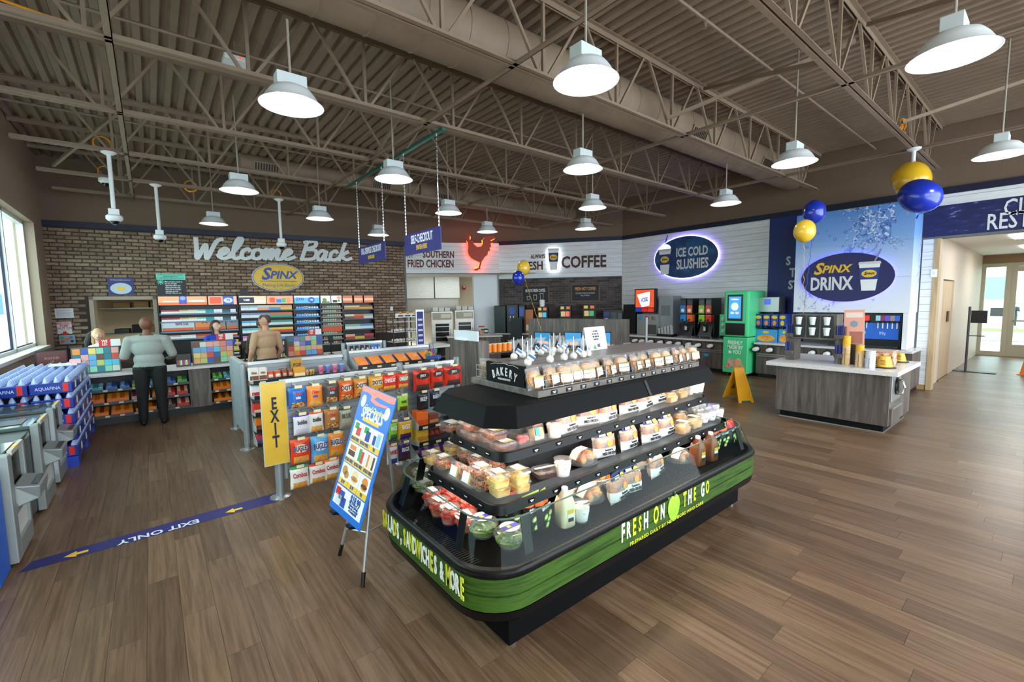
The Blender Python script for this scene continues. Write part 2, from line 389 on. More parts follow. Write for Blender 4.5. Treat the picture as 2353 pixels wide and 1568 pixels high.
# header with the restroom words
q = MB(); q.box(XE-.025, -3, zcor+.04, XE-.001, 1.93, 3.80)
hd = struct('trim_4', q, noisemat('distressed_navy', [(.30, '8d93b8'), (.38, '252a66'), (.5, '161a50'), (.7, '14174a')], (1, .8, 3.5), 4.5, 8, .6), 'distressed navy band over the corridor')
LET = mat('d8dadd', .5)
p = atx(2353, 485, XE-.03)
text('lettering', 'CLEAN', .42, LET, hd, efr(atx(2305, 482, XE-.03).y, 3.60, .03), .62, bold=.012, al='LEFT')
text('lettering', 'RESTROOMS', .42, LET, hd, efr(atx(2266, 513, XE-.03).y, 3.36, .03), .62, bold=.012, al='LEFT')
# corridor frame, side wall, ceiling, far wall with glazed door
XD = 21.3
OAK = noisemat('pale_oak', [(.3, 'a98c66'), (.6, 'bfa37c')], (6, 6, .8), 2, 5, .5)
q = MB(); q.box(XE-.03, yc1-.09, 0, XE+.25, yc1+.0, zcor); struct('trim_5', q, OAK, 'oak casing at the corridor corner')
q = MB(); q.box(XE+.2, yc1, 0, 14.0, yc1+.2, zcor+.1); q.box(14.0, yc1, 2.35, 15.6, yc1+.2, zcor+.1); q.box(15.6, yc1, 0, XD, yc1+.2, zcor+.1)
struct('wall_corridor', q, mat('c9bba8', .5), 'beige corridor wall with restroom doorway')
q = MB(); q.box(14.0, yc1+.02, 0, 15.6, yc1+.1, 2.32); q.box(14.9, yc1, 1.35, 15.15, yc1+.03, 1.6, 1)
struct('door_1', q, [OAK, mat('3b2c20', .6)], 'oak restroom door in the corridor')
q = MB(); q.box(XE+.2, -1.6, zcor+.1, XD, yc1, zcor+.2); struct('ceiling_corridor', q, mat('e9e9e6', .7), 'white tiled corridor ceiling')
for (a, b) in ((14.2, 15.4), (17.6, 18.8)):
    tl = MB().box(a, .2, zcor+.085, b, .8, zcor+.099); o = obj('ceiling_panel_light', tl, mat('ffffff', .5, 0, 14)); tag(o, 'flat square light panel in the corridor ceiling, %s' % ('nearest the shop' if a < 15 else 'nearest the glass door'), 'light', 'corridor ceiling lights')
q = MB(); q.box(XE+.2, -1.7, 0, XD+.2, -1.5, zcor+.1); struct('wall_corridor_far', q, mat('c9bba8', .5))
q = MB(); q.box(XD, -1.6, 2.98, XD+.2, yc1, zcor+.1); struct('wall_end', q, mat('9a7f62', .6), 'brown wall over the glass door')
d = thing('door_2', 'glass exit door in a cream metal frame', 'door', (XD, .6, 0)); d['kind'] = 'structure'; del d['category']
FRM = mat('bdb9a4', .45)
q = MB()
ya, yb, yd = yc1, 1.16, -1.4
for (a, b, z0, z1) in ((ya-.09, ya, 0, 2.98), (yb-.06, yb+.06, 0, 2.98), (yd, ya-.09, 2.86, 2.975), (yb+.06, ya-.09, .001, .14)): q.box(XD-.06+(.004 if b-a > .3 else 0), a, z0, XD+.06-(.004 if b-a > .3 else 0), b, z1)
obj('frame', q, FRM, d, True)
q = MB(); yl, yr = yb-.06, -.2
for (a, b, z0, z1) in ((yl-.13, yl, 0, 2.86), (yr, yr+.13, 0, 2.86), (yr+.13, yl-.13, .004, .38), (yr+.13, yl-.13, 2.7, 2.855)): q.box(XD-.03, a, z0, XD+.03, b, z1)
lf = obj('door_leaf', q, FRM, d, True)
obj('push_bar', MB().box(XD-.08, yr+.1, 1.12, XD-.05, yl-.1, 1.16), mat('8e8b7a', .4), lf, True)
obj('pane', MB().box(XD-.005, yr+.1, .35, XD+.005, yl-.1, 2.72), GLASS, lf, True)
obj('pane', MB().box(XD-.005, yb+.05, .12, XD+.005, ya-.08, 2.88), GLASS, d, True)
obj('notice', MB().box(XD-.02, 1.22, 1.28, XD-.012, 1.5, 1.55), mat('7f939b', .5), d, True, label='grey notice stuck on the side glass')
q = MB().box(18.6, -1.2, 0, 21.0, .62, .012); tag(obj('door_mat', q, mat('26262a', .9)), 'dark mat in front of the glass exit door', 'mat')
# kitchen bay behind the chicken panel
KA, KB = Vector((6.5, 13.61, 0)), Vector((9.35, 12.2, 0)); KE = (KB-KA).normalized(); KOUT = Vector((KE.y, -KE.x, 0)); KN = (-KE.y, KE.x); KLEN = (KB-KA).length
def kfr(s, z, off=0): return frame(KA+KE*s+KOUT*off+UP*z, KE, UP)
def atk(x, y, off=0): return atpl(x, y, KA, KN, off)
def ks(p): return (Vector((p[0], p[1], 0))-KA).dot(KE)
q = MB(); q.x = kfr(0, 0); q.box(-.5, 0, -3.2, 4.5, 3.1, -3.0); q.box(-.6, 0, -3.2, -.5, 3.1, -.3); struct('wall_kitchen', q, mat('cdbb9d', .6), 'beige kitchen wall behind the chicken counter')
s1 = ks(atk(1089, 700, -1.1))
q = MB(); q.x = kfr(0, 0); q.box(s1, 0, -1.4, s1+2, 3.1, -1.1); struct('wall_kitchen_return', q, mat('e8eaec', .6), 'white wall beside the kitchen bay')
q = MB(); q.x = kfr(0, 0); q.box(-.6, 2.98, -3.2, 4.5, 3.05, -.02); struct('ceiling_kitchen', q, mat('e6e0d4', .6), 'white ceiling of the kitchen bay')
q = MB(); q.x = kfr(0, 0); q.box(0, 2.96, -.3, KLEN, 3.96, -.03)
cp = struct('wall_chicken', q, SHIPJ, 'white boarded fascia over the kitchen bay')
boards(cp, kfr(0, 0, -.03), 0, KLEN, 2.96, 3.97, .145)
q = MB(); q.x = kfr(0, 0); q.box(-.06, 0, -.2, .0, 2.96, .0); struct('trim_6', q, ALU, 'metal corner strip at the end of the brick wall')
q = MB(); q.x = nfr(0, 0); q.box(sR, 0, -.25, sR+.06, ZS, .02); struct('trim_7', q, SHIPJ)
# back office seen through the pass-through
q = MB(); q.x = nfr(0, 0); a, b = b_op
q.box(a-1, .6, -2.2, b+1, 2.9, -2.0); q.box(a-1, .6, -2.2, a-.9, 2.9, -.25); q.box(b+.9, .6, -2.2, b+1, 2.9, -.25); q.box(a-1, 2.8, -2.2, b+1, 2.9, -.25)
struct('wall_office', q, mat('a8946f', .7), 'beige back office wall')
fr_ = MB(); fr_.x = nfr(0, 0)
for (u, v, z0, z1) in ((a-.06, a+.02, zo0, zo1+.06), (b-.02, b+.06, zo0, zo1+.06), (a-.06, b+.06, zo1-.02, zo1+.06)): fr_.box(u, z0, -.26, v, z1, .04)
struct('trim_8', fr_, mat('9b8a78', .5), 'taupe frame of the pass-through opening')
# outside
q = MB(); q.box(-60, -60, -.4, -2.3, 60, -.3); q.box(XD+.5, -60, -.4, 120, 60, -.3); struct('ground_outside', q, mat('b9b5ac', .9), 'pale concrete outside')
q = MB(); q.box(32, -60, -.29, 40, 60, -.28, 0); q.box(40, -60, -.29, 44, 60, -.1, 1); struct('road_outside', q, [mat('8c8f93', .9), mat('a8a070', .9)], 'grey road and verge beyond the glass door')
def building(name, label, x0, y0, x1, y1, h, face, rows, cols, m, mw_):
    t = thing(name, label, 'building', ((x0+x1)/2, (y0+y1)/2, -.3)); obj('wall', MB().box(x0, y0, -.3, x1, y1, h), m, t, True)
    obj('roof', MB().box(x0-.3, y0-.3, h, x1+.3, y1+.3, h+.3), mat('7a7d80', .7), t, True)
    for r in range(rows):
        for c_ in range(cols):
            z = .9+(h-1.6)*(r+.2)/rows
            if face == 'x':
                yy = y0+(y1-y0)*(c_+.3)/cols; obj('window', MB().box(x0-.08, yy, z, x0+.02, yy+(y1-y0)*.4/cols, z+(h/rows)*.5), mw_, t, True)
            else:
                xx = x0+(x1-x0)*(c_+.3)/cols; obj('window', MB().box(xx, y0-.08, z, xx+(x1-x0)*.4/cols, y0+.02, z+(h/rows)*.5), mw_, t, True)
building('office_building', 'pale office block seen through the shop window', -30, 60, -6, 75, 11, 'y', 3, 8, mat('d5d8dc', .8), mat('5f7d94', .2))
building('low_building', 'low pale building across the road beyond the glass door', 60, -20, 75, 12, 8, 'x', 2, 6, mat('d9d4cc', .8), mat('8a97a0', .3))
q = MB().box(-3.7, 14.2, -.3, -3.2, 14.8, 5); q.box(-3.8, 14.1, -.3, -3.1, 14.9, .6); struct('pillar_outside', q, noisemat('tan_brick_pillar', [(.3, 'a5805f'), (.6, 'b9967a')], (1, 1, 8), 6, 3, .8), 'tan pillar outside the shop window')
def shrub(name, label, loc, r, h, cols):
    t = thing(name, label, 'shrub', loc); q = MB(); rnd = random.Random(hash(label) % 999)
    for _ in range(420):
        a = rnd.uniform(0, 6.28); rr = r*math.sqrt(rnd.random()); z = rnd.uniform(.05, h); s = .10
        c_ = Vector((rr*math.cos(a)*(1-z/h*.4), rr*math.sin(a)*(1-z/h*.4), z)); u = Vector((rnd.gauss(0, 1), rnd.gauss(0, 1), rnd.gauss(0, 1))).normalized(); v = u.orthogonal().normalized()
        q.add([c_-u*s, c_+v*s*.5, c_+u*s, c_-v*s*.5], [(0, 1, 2, 3)])
    obj('foliage', q, randmat('leaves_%s' % name, cols, True), t, kind='stuff'); obj('stem', MB().tube([(0, 0, 0), (0, 0, h*.6)], .03, 6), mat('4d3a28', .8), t)
shrub('shrub', 'green shrub outside the shop window beside the pillar', (-5.2, 18.5, -.3), 1.0, 2.6, [(0, '4e7a3e'), (.6, '7ba05a'), (1, 'b5b866')])
shrub('shrub', 'dark green bush far beyond the glass door', (52, 5.4, -.3), 1.3, 2.4, [(0, '5d7f52'), (1, '9bb58a')])
# ================================================================ ROOF STEEL, DUCTS, LAMPS
JY = [-2.3, -.2, 1.77, 3.85, 5.78, 7.84, 9.85, 11.85, 13.55]
ordn = ['first', 'second', 'third', 'fourth', 'fifth', 'sixth', 'seventh', 'eighth', 'ninth']
JM = CEIL
for ji, jy in enumerate(JY):
    x0, x1 = XW+.02, XE-.05
    if jy > 13: x1 = 4.0
    t = thing('bar_joist', 'taupe steel bar joist under the deck, %s from the brick wall' % ordn[len(JY)-1-ji], 'joist', ((x0+x1)/2, jy, 4.5), 0, 'roof bar joists')
    q = MB()
    for s in (-1, 1):
        q.box(x0, jy+s*.014, ZC-.04, x1, jy+s*.07, ZC-.032); q.box(x0, jy+s*.014, ZC-.10, x1, jy+s*.021, ZC-.04)
    obj('top_chord', q, JM, t, True)
    q = MB(); e = x1-.18 if jy < 13 else x1
    for s in (-1, 1):
        q.box(x0+.3, jy+s*.012, 4.5, e, jy+s*.062, 4.508); q.box(x0+.3, jy+s*.012, 4.508, e, jy+s*.019, 4.56)
    obj('bottom_chord', q, JM, t, True)
    ph = 4.93-1.305*8; xs = [ph+1.305*i for i in range(20)]
    for xb in xs:
        if xb < x0+.2 or xb > x1-.1: continue
        obj('web_strut', MB().bar((xb, jy, 4.53), (xb, jy, ZC-.06), .035, .035), JM, t, True)
        for s in (-1, 1):
            xt = xb+s*.6525
            if x0 < xt < x1: obj('web_strut', MB().bar((xb+s*.06, jy, 4.53), (xt-s*.05, jy, ZC-.07), .032, .032), JM, t, True)
# bridging angles across the joists
for bx, ya, yb, zz in ((-.13, -.2, 13.9, 4.56), (3.19, -.5, 13.9, 4.56), (6.6, -.5, 13.3, 4.56), (10.48, -2.3, 12.0, 4.56)):
    q = MB(); q.box(bx-.03, ya, zz-.06, bx+.03, yb, zz-.052); q.box(bx+.022, ya, zz-.06, bx+.03, yb, zz)
    tag(obj('bridging_bar', q, JM), 'long taupe bridging angle crossing under the joists, %s' % {-.13: 'nearest the shop window', 3.19: 'over the snack shelving', 6.6: 'over the coffee counters', 10.48: 'nearest the drinks wall'}[bx], 'brace')
for i, (p, qd) in enumerate((((5.93, 1.86, 4.58), (7.04, 3.78, 5.3)), ((7.3, 1.9, 5.28), (6.0, 3.78, 4.6)), ((5.93, -.15, 4.58), (7.0, 1.7, 5.28)), ((10.5, -.1, 5.28), (9.0, 1.7, 4.6)), ((3.3, 5.82, 5.28), (3.25, 7.7, 4.6)), ((-.1, 9.9, 5.28), (-1.2, 11.8, 4.6)), ((6.4, 7.9, 5.28), (6.35, 9.8, 4.6)), ((6.8, 7.9, 4.6), (6.85, 9.8, 5.28)))):
    tag(obj('cross_brace', MB().bar(p, qd, .045, .045), JM), 'short diagonal brace between two joists, %s' % ['by the big duct', 'crossing the brace by the big duct', 'near the right lamp row', 'nearest the drinks wall', 'over the yellow exit sign', 'nearest the shop window', 'over the checkout signs', 'second one over the checkout signs'][i], 'brace')
# sprinkler pipes with heads
for i, (py, xa) in enumerate(((6.8, -1.7), (10.4, -1.7), (2.8, 2.0))):
    xb_ = XE-.1 if py < 9 else 9.2
    t = thing('sprinkler_pipe', 'thin sprinkler pipe under the deck, %s' % ['middle of the three', 'nearest the brick wall', 'nearest the lamp over the right aisle'][i], 'pipe', (5, py, 5.2))
    obj('pipe', MB().tube([(xa, py, 5.2), (xb_, py, 5.2)], .02, 6), JM, t, True)
    for hx in (2.4, 5.2, 8.0): obj('sprinkler_head', MB().lathe([(.03, 5.2), (.03, 5.16), (.012, 5.15), (.012, 5.11), (.03, 5.105)], 8, 0, hx, py), JM, t, True)
# ducts
def duct(name, label, y, z, r, x0, x1, ring, grilles, cap=False):
    t = thing(name, label, 'duct', ((x0+x1)/2, y, z)); q = MB()
    n = 24; C2 = lambda rr, x_: [(x_, y+rr*math.cos(2*math.pi*i/n), z+rr*math.sin(2*math.pi*i/n)) for i in range(n)]
    q.loft([C2(r, x0), C2(r, x1)][::-1]); obj('duct_pipe', q, JM, t, True)
    xx = x0+.05; k = 0
    while xx < x1:
        o = obj('seam', MB().loft([C2(r*.99, xx), C2(r+.007, xx+.004), C2(r+.007, xx+.014), C2(r*.99, xx+.018)][::-1], caps=False), JM, t, True); xx += ring
    for gx in grilles:
        g = MB(); g.x = Matrix.Translation((gx, y, z))@Matrix.Rotation(math.radians(25), 4, 'X')
        for k in range(9): g.box(-.22+k*.05, -r-.03, -.07, -.2+k*.05, -r+.02, .07)
        g.box(-.26, -r-.02, -.1, .25, -r, .1, 1); obj('grille', g, [mat('1b1613', .6), JM], t, True)
    return t
duct('spiral_duct', 'large taupe spiral duct running to the drinks wall', 4.45, 4.98, .33, XW+.05, XE-.05, .5, (7.6, 10.4))
duct('spiral_duct', 'narrow taupe spiral duct near the brick wall', 10.8, 4.94, .17, 1.63, 5.6, .5, (2.1, 4.6))
duct('spiral_duct', 'end run of taupe spiral duct toward the coffee wall', 10.8, 4.9, .25, 5.62, 11.4, .6, (6.3,))
# pendant lamps
SH = mat('dfe3e4', .4); SHIN = mat('c4c8c8', .4); DIFF = mat('ffffff', .5, 0, LAMP, nm='lamp_diffuser'); DIFF.name = 'lamp_diffuser'
lt = thing('pendant_lamp', 'x', 'lamp', (0, 0, 0), 0, 'round industrial pendant lamps')
obj('rod', MB().tube([(0, 0, .26), (0, 0, 1.5)], .011, 8), mat('9d9488', .5), lt)
obj('driver_box', MB().box(-.13, -.07, .16, .13, .07, .27), mat('c9d2d4', .4), lt, bevel=.006)
obj('dome', MB().lathe([(.06, .17), (.12, .165), (.17, .14), (.21, .09), (.245, .03), (.28, 0)], 28, 0, caps=False), SH, lt)
obj('reflector', MB().lathe([(.283, -.001), (.275, .004), (.235, .03), (.185, .075), (.135, .10)], 28, 0, caps=False), SHIN, lt)
obj('diffuser', MB().lathe([(.002, .083), (.10, .083), (.132, .09), (.135, .10)], 24, 0), DIFF, lt)
LP = [(1.17, 4.7, 'over the yellow exit sign'), (3.04, 2.7, 'above the bakery display'), (5.04, .67, 'large, at the upper right over the open floor'), (3.01, 6.52, 'beside the hanging self-checkout sign'), (4.97, 4.47, 'directly above the white snap card'), (7.16, 2.5, 'in front of the drinks mural'), (1.27, 8.63, 'near the ceiling cameras over the checkout'), (5.03, 8.29, 'just left of the hanging self-checkout panel'), (7.16, 6.18, 'above the coffee sign, nearer one'), (9.05, 4.36, 'in front of the slushie sign'), (1.27, 12.4, 'against the taupe wall over the welcome lettering, left one'), (3.04, 10.42, 'over the round yellow emblem'), (5.02, 12.0, 'above the full-service sign'), (7.2, 9.9, 'beside the rooster'), (9.08, 8.07, 'above the coffee sign, farther one'), (9.1, .66, 'cut by the right edge near the restroom sign')]
RODS = MB().tube([(0, 0, .26), (0, 0, .77)], .011, 8).mesh('rod', mat('9d9488', .5))
RODL = MB().tube([(0, 0, .26), (0, 0, 1.5)], .011, 8).mesh('rod', mat('9d9488', .5))
RODM = MB().tube([(0, 0, .26), (0, 0, .63)], .011, 8).mesh('rod', mat('9d9488', .5))
def short_rod(o, y):
    for c_ in o.children:
        if c_.name.startswith('rod'): c_.data = RODS if 4.2 < y < 4.8 else RODM if 9.6 < y < 10.2 else RODL
for i, (x, y, w_) in enumerate(LP):
    o = lt if i == 0 else dup(lt)
    o.location = (x, y, 3.87); short_rod(o, y); o['label'] = ('white pendant lamp, %s' % w_)
for x, y in ((1.2, .9), (3.04, -1.1), (7.16, -1.3), (-.6, 2.8)): o = dup(lt, (x, y, 3.87)); o['label'] = 'white pendant lamp of the same kind behind the viewpoint'
# ceiling cameras on white poles
CW = mat('e4e8ea', .4)
def domecam(label, x, y, z1, z0):
    t = thing('security_camera', label, 'camera', (x, y, z0))
    if z1-z0 > .1:
        obj('flange', MB().lathe([(.10, z1-z0-.004), (.1, z1-z0-.02), (.05, z1-z0-.05)], 14), CW, t)
        obj('pole', MB().tube([(0, 0, .1), (0, 0, z1-z0-.02)], .03, 12), CW, t)
        obj('mount_box', MB().box(-.07, -.05, .08, .07, .05, .2), CW, t, bevel=.01)
    obj('housing', MB().lathe([(.09, .1), (.11, .08), (.11, .03), (.08, .0)], 18), CW, t); obj('lens_dome', MB().lathe([(.062, .003), (.055, -.03), (.03, -.055), (.004, -.06)], 14), mat('0c0c10', .1), t)
domecam('white dome camera on a long pole, nearest the shop window', -.35, 9.85, 4.5, 3.4)
domecam('white dome camera on a long pole, second from the shop window', .26, 11.88, 4.5, 3.38)
domecam('white dome camera on a long pole above the welcome lettering', 2.55, 11.88, 4.5, 3.38)
domecam('white camera pole by the ceiling, hidden behind the high balloons', 10.32, 1.77, 4.5, 3.75)
domecam('small white dome camera tight under the joist by the window', -.5, 11.85, 4.5, 4.4)
def coil(label, c, r, ax):
    q = MB(); pts = []
    for i in range(64):
        a = 2*math.pi*i/20; rr = r*(1+.08*math.sin(i)); pts.append((c[0]+(rr*math.cos(a) if ax == 'x' else .02*math.sin(i)), c[1]+(.02*math.sin(i) if ax == 'x' else rr*math.cos(a)), c[2]+rr*math.sin(a)))
    q.tube(pts, .008, 5); tag(obj('cable_coil', q, mat('e8930e', .5)), label, 'cable')
coil('orange cable coil tied to the joist above the first camera pole', (-.42, 9.87, 4.62), .11, 'x'); coil('orange cable coil by the small dome camera', (-.5, 11.9, 4.62), .11, 'x')
coil('orange cable coil beside the second camera pole', (.85, 11.9, 4.55), .11, 'x'); coil('orange cable coil above the third camera pole', (2.5, 11.9, 4.6), .11, 'x'); coil('orange cable coil above the high balloons', (9.6, 1.8, 4.7), .12, 'x')
q = MB(); q.tube([(-.9, 5.82, 4.62), (-.55, 5.82, 4.58), (-.2, 5.82, 4.57), (-.13, 5.8, 4.57)], .012, 5); tag(obj('cable_run', q, mat('e8930e', .5)), 'orange cable lying along the joist at the upper left', 'cable')
# wifi box and heaters
t = thing('access_point', 'white box with a small red light hung between joists', 'device', (1.07, 6.9, 5.1)); obj('body', MB().box(-.14, -.12, 0, .14, .12, .06), CW, t, bevel=.01); obj('bracket', MB().tube([(0, 0, .05), (0, 0, .28)], .012, 6), JM, t); obj('status_light', MB().box(.02, -.125, .02, .05, -.119, .04), mat('ff3010', .5, 0, 2), t)
t = thing('emergency_light', 'small white emergency light on the taupe wall beside the high balloons', 'light', (XE-.04, 1.98, 4.28)); obj('case', MB().box(-.03, -.11, 0, .03, .11, .17), CW, t, bevel=.008); obj('lens', MB().box(-.034, -.06, .03, -.029, -.02, .06), MATTEB, t)
# hanging checkout signs
q = MB(); q.box(3.39, 5.7, 4.44, 3.45, 9.75, 4.48); st = obj('strut_channel', q, mat('3f7d72', .35, .6)); tag(st, 'green metal strut channel carrying the checkout signs', 'rail')
def hsign(label, big, y0, y1, z0, z1, lines, ch):
    t = thing('hanging_sign', label, 'sign', (3.43, (y0+y1)/2, z0)); obj('panel', MB().box(3.42, y0, z0, 3.435, y1, z1), mat('2b2a78', .45), t, True)
    fr = frame((3.418, (y0+y1)/2, (z0+z1)/2), (0, -1, 0), UP)
    text('lettering', lines[0], big, mat('eceef2', .5), t, fr@Matrix.Translation((0, .06, 0)), .5, bold=.012); text('lettering', lines[1], big*.55, YELLOW, t, fr@Matrix.Translation((0, -.075, 0)), .62, bold=.012)
    for cy in ch:
        q = MB(); z = z1; k = 0
        while z < 4.44:
            if k % 2: q.box(3.425, cy-.009, z, 3.43, cy+.009, z+.034)
            else: q.box(3.418, cy-.002, z, 3.437, cy+.002, z+.034)
            z += .028; k += 1
        obj('chain', q, mat('d9dcdc', .25, 1), t, True)
hsign('purple hanging sign reading self-checkout enter here', .19, 5.88, 7.08, 2.79, 3.13, ('SELF-CHECKOUT', 'ENTER HERE'), (5.93, 7.03))
hsign('purple hanging sign reading full-service checkout enter here', .17, 7.9, 9.22, 2.81, 3.14, ('FULL-SERVICE CHECKOUT', 'ENTER HERE'), (7.94, 9.19))
# ================================================================ CHILLED ISLAND
IX, IY = 2.86, 2.45
def rr(hx, hy, r, n=7, cx=IX, cy=IY):
    o = []
    for (sx, sy, a0) in ((1, 1, 0), (-1, 1, 90), (-1, -1, 180), (1, -1, 270)):
        for k in range(n+1):
            a = math.radians(a0+90*k/n); o.append((cx+sx*(hx-r)+r*math.cos(a), cy+sy*(hy-r)+r*math.sin(a)))
    return o
def ring(q, prof, r, m=0, n=7, sm=True, caps=False):    # prof: (inset half sizes, z)
    q.loft([[(x, y, z) for x, y in rr(hx, hy, r, n)] for hx, hy, z in prof], m, caps, sm)
BK = mat('070708', .4, 0, 0, .25); BKM = noisemat('black_textured_steel', [(.35, '040405'), (.75, '0f1012')], (1, 1, 1), 200, 2, .55, spec=.12)
GRN = noisemat('green_board', [(.25, '16240a'), (.42, '2a4412'), (.58, '3b5a1a'), (.72, '2b4213'), (.85, '1a2c0b')], (1.5, 1.5, 22), 2.2, 7, .6, distort=.15, spec=.25)
case = thing('refrigerated_display_case', 'long black chilled food island with green board band, in the middle of the floor', 'display case', (IX, IY, 0))
q = MB(); q.box(1.468, 1.885, .03, 4.316, 3.01, .32); obj('base', q, mat('040405', .6, 0, 0, .1), case, True)
for x in (1.52, 4.26):
    for y in (1.93, 2.96): obj('foot', MB().lathe([(.03, 0), (.03, .012), (.012, .015), (.012, .035)], 10, 0, x, y), STEEL, case, True)
HX, HY = 1.655, .715
q = MB(); ring(q, [(HX-.14, HY-.14, .245), (HX-.05, HY-.05, .255), (HX-.01, HY-.01, .29), (HX, HY, .345)], .30); obj('bumper', q, BK, case, True)
q = MB(); q.prism(rr(HX-.03, HY-.03, .28), .27, .525); obj('well', q, mat('030304', .8, 0, 0, .05), case, True)
for k, (z0, z1) in enumerate(((.347, .436), (.440, .535))):
    q = MB(); ring(q, [(HX-.012, HY-.012, z0), (HX, HY, z0+.003), (HX, HY, z1-.003), (HX-.012, HY-.012, z1)], .30, sm=True); obj('plank', q, GRN, case, True)
q = MB(); ring(q, [(HX-.03, HY-.03, .50), (HX-.03, HY-.03, .537), (HX+.003, HY+.003, .538), (HX+.006, HY+.006, .544), (HX+.006, HY+.006, .556), (HX, HY, .560), (HX-.002, HY-.002, .572), (HX-.008, HY-.008, .579), (HX-.03, HY-.03, .58), (HX-.034, HY-.034, .52)], .30, n=10); obj('rail', q, BK, case, True)
# air grille slats along the near side and the left side
q = MB()
for i in range(120): x = 1.55+i*.0215; q.box(x, IY-HY+.07, .525, x+.008, IY-HY+.16, .53)
for i in range(40): y = 2.0+i*.0215; q.box(IX-HX+.07, y, .525, IX-HX+.16, y+.008, .53)
obj('air_grille', q, mat('0a0a0b', .6, 0, 0, .2), case, True, kind='stuff')
# curved glass round the well
q = MB(); g0, g1 = rr(HX-.018, HY-.018, .28), rr(HX-.105, HY-.105, .25)
q.loft([[(x, y, .578) for x, y in g0], [(x, y, .80) for x, y in g1], [(x, y, .80) for x, y in rr(HX-.112, HY-.112, .245)], [(x, y, .578) for x, y in rr(HX-.025, HY-.025, .275)]], 0, False); obj('glass', q, clear('eef6f3', 0, .35, nm='case_glass'), case, True)
q = MB(); q.loft([[(x, y, z) for x, y in rr(HX-a, HY-a, .25)] for a, z in ((.104, .798), (.104, .803), (.113, .803), (.113, .798))], 0, False); obj('glass_edge', q, mat('4e6b62', .1), case, True)
for (sx, sy) in ((-1, -1), (-1, 1), (1, -1), (1, 1)):
    for ax in (0, 1):
        if ax: a, b = Vector((IX+sx*(HX-.345), IY+sy*(HY-.06), .6)), Vector((IX+sx*(HX-.36), IY+sy*(HY-.115), .8)); wv = (.055, 0)
        else: a, b = Vector((IX+sx*(HX-.06), IY+sy*(HY-.345), .6)), Vector((IX+sx*(HX-.115), IY+sy*(HY-.36), .8)); wv = (0, .055)
        q = MB(); R = lambda c: [(c.x-wv[0]/2-.004, c.y-wv[1]/2-.004, c.z), (c.x+wv[0]/2+.004, c.y-wv[1]/2-.004, c.z), (c.x+wv[0]/2+.004, c.y+wv[1]/2+.004, c.z), (c.x-wv[0]/2-.004, c.y+wv[1]/2+.004, c.z)]
        q.loft([R(a), R(b)], 0, True, False); obj('glass_bracket', q, BK, case, True)
q = MB(); q.box(1.95, 2.36, .52, 3.80, 2.58, 1.27); obj('centre_panel', q, mat('0d0d0f', .4), case, True)
TAGM = mat('e8e8e8', .6)
def shelf(z, x0, x1, y0, y1, r):
    cx, cy_, hx, hy = (x0+x1)/2, (y0+y1)/2, (x1-x0)/2, (y1-y0)/2
    sh = obj('shelf', MB().prism(rr(hx-.01, hy-.01, r, 5, cx, cy_), z-.02, z), mat('151516', .3), case, True)
    q = MB(); P = lambda a, zz: [(x, y, zz) for x, y in rr(hx+a, hy+a, r, 5, cx, cy_)]
    q.loft([P(-.03, z-.03), P(-.01, z-.035), P(.012, z-.025), P(0, z+.03), P(-.008, z+.034), P(-.012, z)], 0, False); obj('price_rail', q, BK, sh, True)
    q = MB(); q.loft([P(-.02, z+.0), P(-.02, z+.085), P(-.024, z+.085), P(-.024, z+.0)], 0, False, False); obj('clear_fence', q, clear(body=.03, gloss=.55, nm='fence'), sh, True)
    q = MB(); n = 0
    xx = x0+.25
    while xx < x1-.1: q.box(xx, y0-.0095, z-.008, xx+.05, y0-.006, z+.016, 1); q.box(xx+.01, y0-.011, z+.004, xx+.04, y0-.0085, z+.009); q.box(xx+.016, y0-.011, z-.003, xx+.034, y0-.0085, z+.001); xx += .21
    yy = y0+.12
    while yy < y1-.1: q.box(x0-.0095, yy, z-.008, x0-.006, yy+.05, z+.016, 1); q.box(x0-.011, yy+.01, z+.004, x0-.0085, yy+.04, z+.009); yy += .16
    obj('price_tags', q, [TAGM, BK], sh, True, kind='stuff')
    q = MB(); q.box(x0+.1, y0+.03, z-.034, x1-.1, y0+.05, z-.024); q.box(x0+.03, y0+.08, z-.034, x0+.05, y1-.1, z-.024); obj('light_strip', q, mat('ffe2c8', .5, 0, 19), sh, True)
    return sh
shelf(1.02, 1.63, 4.20, 2.13, 2.80, .10); shelf(.76, 1.49, 4.36, 2.02, 2.90, .10)
# canopy
def octo(x0, x1, y0, y1, c): return [(x0+c, y0), (x1-c, y0), (x1, y0+c), (x1, y1-c), (x1-c, y1), (x0+c, y1), (x0, y1-c), (x0, y0+c)]
T, Bm = octo(1.56, 4.16, 2.06, 2.86, .13), octo(1.50, 4.22, 2.0, 2.92, .15)
q = MB(); q.loft([[(x, y, 1.245) for x, y in octo(1.53, 4.19, 2.03, 2.89, .15)], [(x, y, 1.24) for x, y in Bm], [(x, y, 1.355) for x, y in T], [(x, y, 1.362) for x, y in octo(1.565, 4.155, 2.065, 2.855, .13)]], 0, True, False); obj('canopy', q, BKM, case, True, bevel=.004)
q = MB().bar((3.01, 1.999, 1.24), (3.01, 2.059, 1.357), .03, .008); obj('canopy_seam', q, mat('050505', .4), case, True)
q = MB(); q.box(1.75, 2.07, 1.228, 4.0, 2.10, 1.238); q.box(1.57, 2.2, 1.228, 1.60, 2.75, 1.238); obj('light_strip', q, mat('ffe2c8', .5, 0, 21), case, True)
